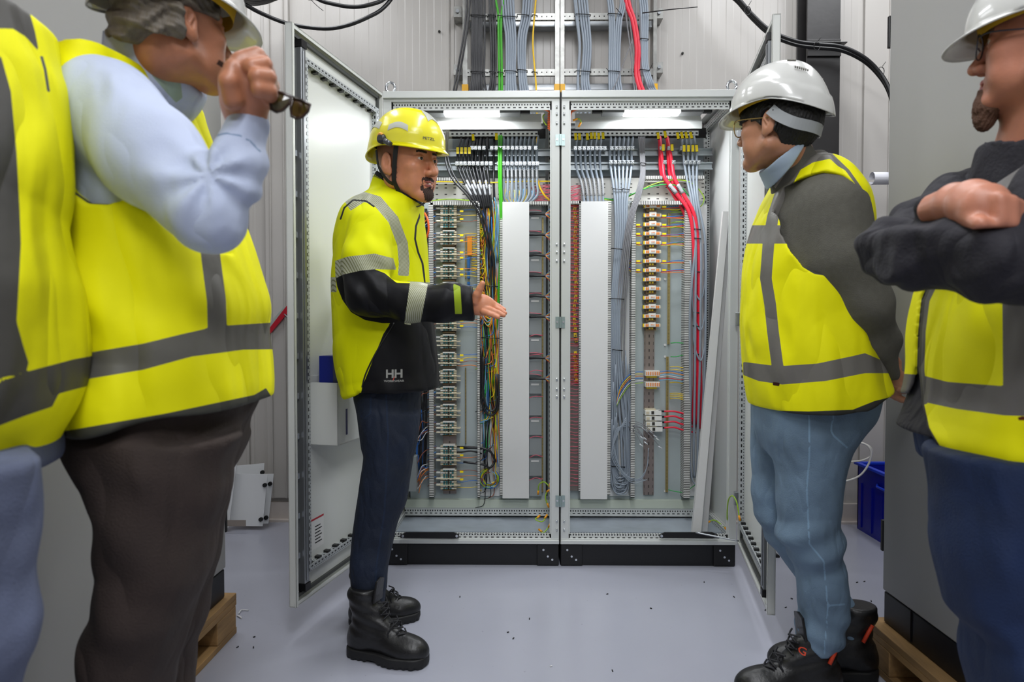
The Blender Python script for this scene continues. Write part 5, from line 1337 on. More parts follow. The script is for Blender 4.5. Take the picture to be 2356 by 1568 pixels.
def brow_f(p):
    x = np.abs(p[:, 0]); zc = 0.0335+0.10*(x-0.013)*(1-(x-0.013)/0.040)
    return -np.maximum(np.maximum(np.abs(p[:, 2]-zc)-0.0036+0.0012*np.sin(x*900+p[:, 2]*500), 0.012-x), np.maximum(x-0.046, 0.045-p[:, 1]))
def skin(name, col, extra=(), var=0.12):
    return mat(name, col, 0.45, var=var, vscale=30, bump=0.10, bscale=220, attrs=[a for a in extra], subsurf=0.12)
def helmet(par, hd, m, kind='white', name='hard_hat', tilt=0.0, up=0.0, label=None, hs=1.0):
    """kind white: long peak and deep rear skirt; kind climb: rounder, short peak, vents"""
    off = Vector(par.location); NT, NU = 96, 26
    a, b = (0.106, 0.134) if kind == 'white' else (0.104, 0.130)
    cy = -0.006; T = Matrix.Rotation(tilt, 3, 'X')
    c0 = Vector((0, 0, 0.06))
    def W_(v): return hd.w(T @ ((Vector(v)-c0)*hs+c0)+Vector((0, 0, up)))-off
    def prof(th):
        c, s_ = math.cos(th), math.sin(th)         # s_=1 front
        if kind == 'white':
            zr = 0.050+0.010*max(0, s_)-0.055*max(0, -s_)**1.4
            pk = 0.036*max(0, s_-0.25)**1.2/0.75**1.2+0.004
            dz = -0.022*max(0, s_)**2
        else:
            zr = 0.048+0.004*max(0, s_)-0.034*max(0, -s_)**1.5+0.002*abs(c)**4
            pk = 0.016*max(0, s_)**2+0.004*max(0, -s_)**2+0.003; dz = -0.010*max(0, s_)**2-0.004
        return zr, pk, dz
    zc = 0.168 if kind == 'white' else 0.172
    rows = []
    for j in range(NT):
        th = 2*math.pi*j/NT; zr, pk, dz = prof(th); c, s_ = math.cos(th), math.sin(th); col_ = []
        for k in (1.0, 0.66, 0.33):                # brim
            col_.append((c*(a+pk*k*0.6), cy+s_*(b+pk*k), zr+dz*k))
        for i in range(NU+1):
            t = i/NU*math.pi/2; rr = math.cos(t)**0.86; zz = zr+(zc-zr)*math.sin(t)**1.04
            x, y = c*a*rr, s_*b*rr
            if kind == 'white':
                # raised centre ridge running front to back and a stepped rear cap
                rg = 0.004*math.exp(-(x/0.030)**2)*min(1, rr*1.5)*max(0, 1-rr)**0.4*2
                zz += rg
                if s_ < 0.35 and zz < zr+0.050: x *= 1.03; y *= 1.03
            else:
                g = 0.0035*math.sin(max(0, min(1, (zz-0.07)/0.05))*math.pi)*(1 if abs(c) > 0.5 else 0.3); x *= 1+g*8; y *= 1+g*5
            col_.append((x, cy+y, zz))
        rows.append(col_)
    mb = MB(); n = len(rows[0])
    for r in rows: mb.v += [tuple(W_(v)) for v in r]
    for j in range(NT):
        k = (j+1) % NT
        for i in range(n-1):
            mb.f.append((j*n+i, k*n+i, k*n+i+1, j*n+i+1)); mb.mi.append(0); mb.sm.append(True); mb.uv += [(0, 0)]*4
    hat = mb.build(name, m, par)
    md = hat.modifiers.new('thickness', 'SOLIDIFY'); md.thickness = 0.003; md.offset = -1
    md = hat.modifiers.new('weld', 'WELD'); md.merge_threshold = 0.0006
    if label: hat['label'] = label
    # suspension band; on white helmets its ochre paints the yellow light bounced off vests
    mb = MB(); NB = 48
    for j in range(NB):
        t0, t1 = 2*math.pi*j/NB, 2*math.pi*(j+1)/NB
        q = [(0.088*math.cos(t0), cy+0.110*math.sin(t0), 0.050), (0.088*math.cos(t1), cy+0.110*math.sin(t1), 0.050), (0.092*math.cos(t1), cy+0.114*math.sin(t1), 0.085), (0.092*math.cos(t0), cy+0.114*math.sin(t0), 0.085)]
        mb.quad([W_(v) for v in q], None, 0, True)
    sb_ = mb.build('sweatband', mat('sweatband_bounce_yellow', (214, 170, 30), 0.7) if kind == 'white' else mat('sweatband_black', (24, 24, 24), 0.7), hat)
    return hat, W_
def boot(par, heel, toe, name='boot', h=0.0042, m_up=None, logo=None, tall=1.0):
    heel = Vector(heel); toe = Vector(toe); d = toe-heel; L = d.length; s = L/0.30; d.normalize(); r = Vector((d.y, -d.x, 0))
    Mb = Matrix((r, d, Vector((0, 0, 1)))).transposed(); Mn = np.array(Mb, dtype=f32)
    def tow(v): return np.array(heel)+(v@Mn.T)*s
    def up(p):
        e = ell(p, (0, 0.225, 0.045), (0.050, 0.075, 0.046))
        e = smin(e, ell(p, (0, 0.050, 0.055), (0.037, 0.048, 0.060)), 0.03)
        e = smin(e, rc(p, (0, 0.20, 0.045), (0, 0.07, 0.07), 0.040, 0.042), 0.03)
        e = smin(e, rc(p, (0, 0.085, 0.095), (0, 0.060, 0.185*tall), 0.047, 0.053, ((1, 0, 0), 0.86)), 0.035)
        e = smin(e, rc(p, (0, 0.17, 0.075), (0, 0.115, 0.14), 0.030, 0.030), 0.03)
        e = e+0.0016*np.sin(p[:, 2]*170+p[:, 1]*60)*np.clip((p[:, 2]-0.07)*20, 0, 1)
        e = smax(e, p[:, 2]-0.205*tall, 0.006); e = smax(e, 0.020-p[:, 2], 0.004)
        return e
    def foot2(p, g=0.0):
        q = p.copy(); q[:, 2] = 0
        e = rc(q, (0, 0.245, 0), (0.003, 0.19, 0), 0.049+g, 0.052+g); e = smin(e, rc(q, (0, 0.19, 0), (0, 0.047, 0), 0.045+g, 0.040+g), 0.03)
        return e
    def sole(p):
        e = foot2(p, 0.004)
        gr = 0.004*(np.sin(p[:, 1]*260) > 0.2)*(p[:, 2] < 0.009)
        e = smax(e+gr, np.abs(p[:, 2]-0.017)-0.017, 0.004)
        arch = ell(p, (0, 0.115, 0.0), (0.09, 0.026, 0.010)); return smax(e, -arch, 0.004)
    lo, hi = (-0.07, -0.02, -0.004), (0.07, 0.32, 0.24*tall)
    v, q = surf(up, lo, hi, h); M_b = m_up or mat('boot_leather', (26, 26, 27), 0.36, bump=0.25, bscale=90)
    bt = mesh_from(name, [(tow(v), q)], M_b, par)
    v, q = surf(sole, (-0.07, -0.02, -0.004), (0.07, 0.32, 0.045), h)
    ch = lambda nm, v, q, m: mesh_child(nm, v, q, m, bt, par)
    ch('sole', tow(v), q, mat('boot_sole', (20, 20, 21), 0.6))
    off = Vector(par.location)
    def LW(x, y, z): return Vector(tow(np.array([[x, y, z]]))[0])-off
    mb = MB()
    for k in range(6):
        t = k/5; y = 0.205-0.075*t; z = 0.088+0.085*t*tall
        if t > .5: y = 0.145-0.02*(t-.5)
        for sg in (-1, 1): mb.tube(catmull([LW(-sg*0.024, y+0.006, z-0.004), LW(0, y+0.014, z+0.008), LW(sg*0.026, y-0.004, z+0.012)], 4), 0.0026*s, 5)
    mb.tube(catmull([LW(0, 0.16, 0.12), LW(0.02, 0.185, 0.13), LW(0.034, 0.17, 0.10), LW(0.028, 0.18, 0.07)], 4), 0.0024*s, 5).tube(catmull([LW(0, 0.16, 0.12), LW(-0.02, 0.19, 0.125), LW(-0.032, 0.18, 0.095)], 4), 0.0024*s, 5)
    mb.build('laces', mat('boot_lace', (30, 30, 34), 0.7), bt)
    mb = MB()
    tg_ = [(-0.028, 0.118, 0.17*tall), (0.028, 0.118, 0.17*tall), (0.024, 0.128, 0.235*tall), (0.0, 0.130, 0.243*tall), (-0.024, 0.128, 0.235*tall)]
    A = [LW(*v) for v in tg_]; B_ = [LW(v[0], v[1]-0.008, v[2]) for v in tg_]
    mb.quad(A); mb.quad(B_[::-1])
    for i in range(5): j = (i+1) % 5; mb.quad([A[j], A[i], B_[i], B_[j]])
    mb.build('tongue', M_b, bt, bevel=0.002)
    return bt, LW
def mesh_child(nm, v, q, m, parent, root):
    me_o = mesh_from(nm, [(v-np.array(root.location), q)], m, None); me_o.parent = parent; return me_o
def strap(par, pts, w, th, m, name, n=None):
    """flat band following points; w wide along the given side vectors"""
    off = Vector(par.location); mb = MB(); pts = catmull([Vector(p) for p in pts], 5); k = len(pts)
    ring = []
    for i, p in enumerate(pts):
        t = (pts[min(k-1, i+1)]-pts[max(0, i-1)]).normalized(); nn = n(p) if callable(n) else Vector(n); nn = (nn-t*nn.dot(t)).normalized(); sd = t.cross(nn)
        ring.append([p+sd*w/2+nn*th/2-off, p-sd*w/2+nn*th/2-off, p-sd*w/2-nn*th/2-off, p+sd*w/2-nn*th/2-off])
    for i in range(k-1):
        for j in range(4): mb.quad([ring[i][j], ring[i][(j+1) % 4], ring[i+1][(j+1) % 4], ring[i+1][j]], None, 0, False)
    return mb.build(name, m, par)
def person(loc, label):
    e = empty('person', loc, label, 'person'); return e
M_vest_y = (240, 236, 0)
def vestmat(name, attrs): return mat(name, M_vest_y, 0.7, bump=0.3, bscale=30, bdist=0.004, crease=(0.024, (6.0, 6.0, 2.2), (0.0, 0.75, 0.0), 0.95), attrs=attrs, spec=0.25)
# ================================================================== MAN IN YELLOW AND BLACK JACKET
def build_speaker():
    pe = person((PX(885, 2.42), 2.40, 0), 'person in yellow helmet and yellow and black jacket pointing into the left open cabinet')
    Yn = 2.24
    TS = [(383, 860, 985, 2.42, 0.088), (410, 856, 985, 2.42, 0.088), (436, 850, 982, 2.42, 0.092), (452, 832, 978, 2.42, 0.125), (468, 806, 976, 2.42, 0.175), (490, 786, 975, 2.42, 0.210), (520, 776, 977, 2.42, 0.222), (560, 768, 981, 2.42, 0.220),
          (620, 766, 985, 2.42, 0.210), (700, 766, 992, 2.42, 0.205), (750, 767, 998, 2.42, 0.205), (800, 768, 1003, 2.42, 0.208), (850, 774, 1008, 2.42, 0.21), (895, 784, 1012, 2.42, 0.212), (925, 790, 1012, 2.42, 0.21)]
    tor = Loft(rows_px(TS, 2.42, 0.2, 2.25))
    cutp = psd(poly_xz([(856, 380), (872, 392), (930, 432), (996, 470), (1030, 560), (1030, 905), (1014, 899), (836, 899), (828, 905), (792, 918), (740, 915), (740, 470), (800, 440)], 2.30))
    S, E, Wd = P(858, 527, 2.24), P(846, 676, 2.16), P(1084, 696, 2.13)
    def jacket(p):
        d = tor(p); d = smax(d, -cutp(p), 0.012)
        a = chain(p, [(S, 0.080), (P(842, 600, 2.19), 0.072), (E, 0.066)], 0.03)
        b = chain(p, [(E, 0.064), (P(950, 697, 2.13), 0.056), (P(1030, 696, 2.12), 0.055), (Wd, 0.054)], 0.03)
        b = smax(b, p[:, 0]-P(1090, 696, 2.13).x, 0.006)
        arm = smin(a, b, 0.03)
        arm = arm+0.0045*np.sin(p[:, 0]*70+p[:, 2]*60)*np.exp(-((p[:, 0]-E.x)**2+(p[:, 2]-E.z-0.03)**2)/0.012)+0.003*np.sin(p[:, 0]*55-p[:, 2]*30+2)*np.clip((p[:, 0]-E.x)*6, 0, 1)
        far = chain(p, [(P(870, 530, 2.60), 0.078), (P(862, 660, 2.66), 0.062), (P(930, 700, 2.66), 0.052)], 0.03)
        d = d+folds(p, 0.0045, (7, 6, 6), 1.3)*np.clip((P(0, 440, 2.42).z-p[:, 2])*8, 0, 1)
        return smin(smin(d, arm, 0.022), far, 0.03)
    zlo, zhi = PZ(935, 2.42), PZ(372, 2.42)
    v, q = surf(jacket, (PX(750, 2.42), 2.0, zlo), (PX(1100, 2.13)+0.03, 2.78, zhi), 0.0048)
    near = lambda fn, y0: (lambda p: np.minimum(fn(p), (y0-p[:, 1])))
    far_ = lambda fn, y0: (lambda p: np.minimum(fn(p), (p[:, 1]-y0)))
    Pl = lambda pts, Y=Yn: ppx(pts)
    blk = umax(near(Pl([(772, 638), (790, 631), (830, 622), (862, 619), (885, 628), (912, 650), (985, 652), (1200, 630), (1200, 770), (985, 765), (975, 743), (880, 743), (840, 736), (808, 718), (788, 690), (776, 660)], 2.15), 2.262),
               Pl([(908, 728), (882, 768), (834, 888), (826, 925), (1040, 925), (1040, 728)], 2.26))
    tape = umax(near(Pl([(770, 600), (800, 590), (862, 583), (905, 594), (912, 620), (862, 619), (830, 622), (790, 631), (772, 640)], 2.13), 2.262),
                Pl(strip_poly([(800, 474), (836, 452), (868, 462), (905, 505), (926, 560), (930, 605), (928, 634)], 25), 2.26),
                near(Pl([(944, 645), (986, 645), (966, 750), (930, 745)], 2.08), 2.262),
                far_(Pl([(740, 636), (1000, 650), (1000, 684), (740, 670)], 2.3), 2.262))
    cuff = near(Pl([(1042, 640), (1058, 640), (1063, 722), (1047, 722)], 2.07), 2.09)
    dark = umax(Pl(strip_poly([(846, 380), (866, 396), (930, 440), (986, 474)], 13), 2.35), near(Pl(strip_poly([(980, 462), (968, 490), (957, 520), (955, 550), (962, 580), (972, 605), (978, 650)], 4.5), 2.30), 2.36),
                Pl(strip_poly([(783, 505), (792, 478), (812, 460), (842, 462), (862, 476)], 4), 2.22))
    M_j = mat('jacket_softshell', (224, 228, 0), 0.65, spec=0.15, crease=(0.012, (6, 6, 3.2), (0, 0.4, 0), 0.85), bump=0.18, bscale=40, attrs=[('black', (22, 22, 25), 0.5, ''), ('tape', (178, 180, 158), 0.4, 'stripe'), ('cuff', (146, 168, 40), 0.5, ''), ('dark', (34, 36, 40), 0.6, '')])
    jk = mesh_from('jacket', [(v, q)], M_j, pe, {'black': blk, 'tape': tape, 'cuff': cuff, 'dark': dark})
    # lettering on the jacket
    M_lg = mat('logo_grey', (150, 150, 146), 0.5); M_lr = mat('logo_red', (200, 60, 40), 0.5)
    text_on('H', 898, 860, 19, 2.22, jk, M_lg, 'chest_logo', jk, bold=0.03)
    text_on('H', 917, 860, 19, 2.22, jk, M_lg, 'chest_logo', jk, bold=0.03)
    text_on('WORKWEAR', 907, 876, 4.6, 2.22, jk, M_lg, 'chest_logo_line', jk, bold=0.02, sx=1.15)
    text_on('/', 907, 870, 10, 2.22, jk, M_lr, 'logo_flash', jk, bold=0.02, rot=-0.1)
    text_on('ANSEN', 869, 406, 6.5, 2.34, jk, M_knob, 'collar_print', jk, rot=-0.45, bold=0.02)
    zp = strap(pe, [P(857, 826, 2.218), P(853, 838, 2.212), P(850, 850, 2.212), P(853, 861, 2.214)], 0.004, 0.003, mat('zip_puller_yellow', (200, 215, 30), 0.5), 'zip_puller', (0, -1, 0))
    tb = bvh(jk); zl = []
    for (x, y) in ((906, 742), (893, 766), (876, 795), (858, 828), (842, 862), (834, 890)):
        p = P(x, y, 2.22); h_ = tb.ray_cast(Vector((p.x, 1.9, p.z)), Vector((0, 1, 0)));
        if h_[0] is not None: zl.append(Vector((p.x, h_[0].y-0.001, p.z))-Vector(pe.location))
    MB().tube(catmull(zl, 4), 0.0028, 5).build('pocket_zip', M_knob, pe)
    # head and body
    a = R(33); r_ = Vector((-math.sin(a), -math.cos(a), 0)); sc_ = 1.10
    O = P(893, 372, 2.28)-r_*0.080*sc_
    hd = Head(O, R(-90)-a, R(-3), R(2), sc_, nose=1.0)
    nk = P(905, 452, 2.42)
    HM = hd.face(nk)
    def loc_attr(fn): return lambda p: fn(hd.tol(p.astype(f32)))
    lips = loc_attr(lambda p: -np.minimum(ell(p, (0, 0.088, -0.0515), (0.020, 0.02, 0.0042)), ell(p, (0, 0.088, -0.0632), (0.019, 0.02, 0.0055))))
    brow = loc_attr(brow_f)
    stub = loc_attr(lambda p: np.minimum(np.minimum(0.020-p[:, 1]-0.2*np.maximum(0, p[:, 2]-0.02), p[:, 2]+0.030+0.6*np.maximum(0, p[:, 1])), np.where(np.abs(p[:, 0]) > 0.0735, -1, 1)*0.01)+0.002*np.sin(p[:, 2]*400))
    mouth = loc_attr(lambda p: -ell(p, (0, 0.094, -0.0572), (0.013, 0.012, 0.0016)))
    M_sk = skin('skin_tanned', (224, 150, 114), [('stub', (150, 102, 80), 0.6, ''), ('brow', (40, 26, 22), 0.7, ''), ('lips', (150, 84, 76), 0.4, ''), ('mouth', (230, 220, 210), 0.3, '')])
    # hand
    def hand(p):
        d = rc(p, P(1070, 697, 2.13), P(1096, 700, 2.13), 0.029, 0.029, ((0, 1, 0), 0.75))
        palm = chain(p, [(P(1093, 700, 2.125), 0.030), (P(1112, 702, 2.12), 0.031), (P(1122, 704, 2.12), 0.026)], 0.01, ((0, 1, 0), 0.55))
        d = smin(d, palm, 0.012)
        for pts in ([(1116, 690, 2.135), (1134, 697, 2.14), (1148, 705, 2.135), (1160, 712, 2.13)], [(1118, 699, 2.12), (1138, 706, 2.12), (1150, 712, 2.115), (1162, 720, 2.11)],
                    [(1117, 709, 2.11), (1134, 714, 2.10), (1147, 719, 2.095), (1159, 725, 2.09)], [(1112, 716, 2.105), (1125, 721, 2.095), (1136, 725, 2.09), (1146, 729, 2.085)]):
            rr = (0.0098, 0.0088, 0.0080, 0.0066)
            d = smin(d, chain(p, [(P(*q_), r__) for q_, r__ in zip(pts, rr)], 0.002), 0.004)
        th = chain(p, [(P(1094, 692, 2.11), 0.015), (P(1098, 677, 2.10), 0.0125), (P(1104, 664, 2.095), 0.0105), (P(1110, 652, 2.09), 0.0085)], 0.003)
        return smin(d, th, 0.008)
    HV = surf(hand, P(1060, 745, 2.14)+Vector((0, -0.09, 0)), P(1172, 640, 2.14)+Vector((0, 0.06, 0)), 0.0022)
    core = lambda p: tor(p, -0.02)
    CV = surf(lambda p: smax(tor(p, -0.03), -cutp(p)+0.02, 0.02), (PX(760, 2.42), 2.15, zlo), (PX(1020, 2.42), 2.7, PZ(430, 2.42)), 0.016)
    mesh_from('body', [HM, HV, CV], M_sk, pe, {'lips': lips, 'brow': brow, 'stub': stub, 'mouth': mouth})
    hd.eyes(pe, (60, 42, 30), (R(-8), 0))
    # goatee
    def goat(p):
        d = head_f(p)-0.0014+0.0011*np.sin(p[:, 0]*900+p[:, 2]*300)*np.sin(p[:, 2]*700)
        reg = smin(smin(ell(p, (0, 0.095, -0.044), (0.027, 0.03, 0.0065)), ell(p, (0, 0.08, -0.088), (0.024, 0.035, 0.022)), 0.004),
                   smin(rc(p, (-0.025, 0.082, -0.046), (-0.021, 0.082, -0.085), 0.0055, 0.007), rc(p, (0.025, 0.082, -0.046), (0.021, 0.082, -0.085), 0.0055, 0.007), 0.002), 0.005)
        lp_ = ell(p, (0, 0.09, -0.0585), (0.020, 0.03, 0.0105)); soul = ell(p, (0, 0.09, -0.070), (0.006, 0.03, 0.006)); reg = reg+0.0016*np.sin(p[:, 0]*650+3*np.sin(p[:, 2]*400))*np.sin(p[:, 2]*520)
        reg = smin(smax(reg, -lp_, 0.002), soul, 0.002)
        return smax(d, reg, 0.0015)
    sub_head('goatee', hd, goat, (-0.045, 0.04, -0.125), (0.045, 0.12, -0.03), 0.0015, mat('beard_black', (66, 48, 42), 0.85, bump=0.8, bscale=500), pe)
    # neck lining
    # helmet with visor, straps and clips
    M_hy = mat('helmet_yellow', (232, 222, 0), 0.25, coat=0.25, spec=0.35)
    hat, W_ = helmet(pe, hd, M_hy, 'climb', 'helmet', tilt=R(-4), up=0.002, label='glossy yellow climbing helmet')
    # clear visor, raised over the front
    mb = MB(); NB = 28; 
    for k in range(8):
        for j in range(NB):
            def pv(j_, k_):
                th = R(90)+R(-98)+R(196)*j_/NB; z = 0.018+0.095*k_/8; dr = 0.014-0.018*(k_/8)**2
                rr = 1.0 if k_ < 4 else 1-0.05*(k_-4)**1.3/6
                return W_(((0.108+dr)*rr*math.cos(th), -0.006+(0.140+dr)*rr*math.sin(th), z+0.018+0.02*abs(math.cos(th))))
            mb.quad([pv(j, k), pv(j+1, k), pv(j+1, k+1), pv(j, k+1)], None, 0, True)
    vz = mb.build('visor', mat('visor_clear', (255, 255, 255), 0.05, alpha=0.05, spec=0.9), hat)
    mb = MB(); off = Vector(pe.location)
    for sg in (-1, 1):
        mb.tube([W_((sg*0.106, -0.002, 0.062)), W_((sg*0.118, -0.002, 0.060))], [0.017, 0.013], 18)
    mb.build('visor_pivot', mat('pivot_black', (30, 30, 34), 0.35), hat)
    for sg in (-1, 1):
        MB().tube(catmull([W_((sg*0.110, -0.016, 0.070)), W_((sg*0.113, -0.006, 0.076)), W_((sg*0.113, 0.004, 0.072))], 4), 0.005, 8).build('clip', mat('clip_orange', (240, 160, 20), 0.4), hat)
        MB().tube([W_((sg*0.110, 0.012, 0.056)), W_((sg*0.108, 0.034, 0.046))], [0.010, 0.008], 10).build('visor_arm', mat('visor_arm_grey', (90, 92, 96), 0.2, 0.4), hat)
    # reflective stickers laid on the shell
    def sticker(th0, th1, z0, z1, m, nm, lift=1.012):
        mb = MB(); N = 14
        for j in range(N):
            for k in range(6):
                def ps(j_, k_):
                    th = lerp(th0, th1, j_/N); z = lerp(z0, z1, k_/6)+0.010*math.sin(math.pi*j_/N)
                    zr = 0.048+0.004*max(0, math.sin(th))-0.034*max(0, -math.sin(th))**1.5+0.002*abs(math.cos(th))**4; t = math.asin(min(1, max(0, (z-zr)/(0.172-zr)))**(1/1.04)); rr = math.cos(t)**0.86*lift
                    g = 0.0035*math.sin(max(0, min(1, (z-0.07)/0.05))*math.pi)*(1 if abs(math.cos(th)) > 0.5 else 0.3)
                    return W_((0.104*math.cos(th)*rr*(1+g*8), -0.006+0.130*math.sin(th)*rr*(1+g*5), z+0.0008))
                mb.quad([ps(j, k), ps(j+1, k), ps(j+1, k+1), ps(j, k+1)], None, 0, True)
        mb.build(nm, m, hat)
    M_st = mat('sticker_silver', (186, 188, 178), 0.35)
    for sg in (1, -1):
        f = (lambda t: t) if sg == 1 else (lambda t: math.pi-t)
        sticker(f(R(-52)), f(R(-8)), 0.092, 0.112, M_st, 'reflective_sticker'); sticker(f(R(8)), f(R(38)), 0.086, 0.104, M_st, 'reflective_sticker')
    sticker(R(-100), R(-74), 0.05, 0.085, M_st, 'reflective_sticker'); sticker(R(74), R(106), 0.125, 0.155, M_st, 'reflective_sticker')
    text_on('PETZL', 988, 322, 6, 2.26, hat, M_knob, 'helmet_print', hat, sx=1.1, bold=0.02, off=0.003)
    # chin strap
    M_stp = mat('strap_black', (16, 16, 17), 0.7)
    out = lambda p: (Vector(p)-hd.w((0, 0, 0))).normalized()
    for sg in (1, -1):
        strap(pe, [hd.w((sg*0.088, 0.040, 0.048)), hd.w((sg*0.086, 0.034, 0.020)), hd.w((sg*0.081, 0.026, -0.025)), hd.w((sg*0.074, 0.022, -0.060)), hd.w((sg*0.045, 0.035, -0.105)), hd.w((0, 0.04, -0.125))], 0.015, 0.003, M_stp, 'chin_strap', out)
        strap(pe, [hd.w((sg*0.084, -0.045, 0.040)), hd.w((sg*0.082, -0.036, -0.010)), hd.w((sg*0.078, -0.005, -0.050)), hd.w((sg*0.075, 0.016, -0.062))], 0.012, 0.003, M_stp, 'rear_strap', out)
    # jeans
    hip = Loft(rows_px([(870, 815, 968, 2.42, 0.165), (910, 816, 968, 2.42, 0.172), (950, 826, 966, 2.42, 0.170), (985, 832, 962, 2.42, 0.160), (1020, 836, 956, 2.42, 0.14)], 2.42, 0.16, 2.4))
    nl = Loft(rows_px([(950, 830, 964, 2.35, 0.095), (1000, 834, 962, 2.34, 0.098), (1060, 835, 950, 2.335, 0.092), (1100, 829, 944, 2.33, 0.086), (1150, 822, 936, 2.33, 0.080), (1200, 814, 916, 2.33, 0.074), (1250, 809, 903, 2.33, 0.070), (1300, 806, 894, 2.32, 0.068), (1350, 808, 890, 2.32, 0.064), (1385, 815, 884, 2.32, 0.060)], 2.33, 0.09, 2.2))
    fl = Loft(rows_px([(950, 834, 958, 2.50, 0.090), (1060, 838, 945, 2.52, 0.088), (1150, 826, 925, 2.54, 0.078), (1250, 808, 885, 2.56, 0.066), (1300, 804, 872, 2.57, 0.062), (1340, 806, 868, 2.57, 0.058)], 2.55, 0.09, 2.2))
    def jeans(p):
        d = smin(hip(p), nl(p), 0.03); d = smin(d, fl(p), 0.03)
        lowz = np.clip((PZ(1180, 2.33)-p[:, 2])*6, 0.25, 1.3)
        return d+folds(p, 0.0028, (9, 8, 10), 4.1)*lowz+0.003*np.sin(p[:, 2]*75+p[:, 0]*30+1)*np.exp(-((p[:, 2]-PZ(1370, 2.33))**2)/0.002)
    v, q = surf(jeans, (PX(790, 2.33), 2.18, PZ(1398, 2.33)), (PX(985, 2.42), 2.68, PZ(862, 2.42)), 0.005)
    seam = umax(ppx((strip_poly([(888, 905), (893, 1000), (890, 1080), (884, 1180), (866, 1300), (862, 1390)], 4))), ppx((strip_poly([(853, 912), (852, 950), (838, 962), (830, 955)], 4))))
    fade = lambda p: -ell(p.astype(f32), P(900, 1075, 2.25), (0.05, 0.05, 0.10))-0.004*np.sin(p[:, 2]*300)
    M_dj = mat('denim_dark', (13, 30, 56), 0.75, bump=0.35, bscale=300, var=0.35, vscale=9, crease=(0.010, (14, 14, 7), (0, 0.6, 0)), attrs=[('seam', (19, 36, 62), 0.8, '')])
    mesh_from('jeans', [(v, q)], M_dj, pe, {'seam': seam})
    b1, LW = boot(pe, G(800, 1500), G(986, 1532), h=0.0036, tall=1.12)
    boot(pe, G(800, 1442), G(968, 1418), h=0.0042, tall=1.12)
    o1 = LW(0.030, 0.122, 0.235); 
    return pe
speaker = build_speaker()
# ================================================================== THE OTHER FOUR
TAPE = (112, 109, 104)
TRIM = (58, 58, 54)
def plp(pts, Y): return psd(poly_xz(pts, Y))
def pm(pts, Y=0): return ppx(pts)
def sil(pts, Y): 
    f_ = psd(poly_xz(pts, Y)); return lambda p: -f_(p)
def gtr(*a): return np.minimum(*a)
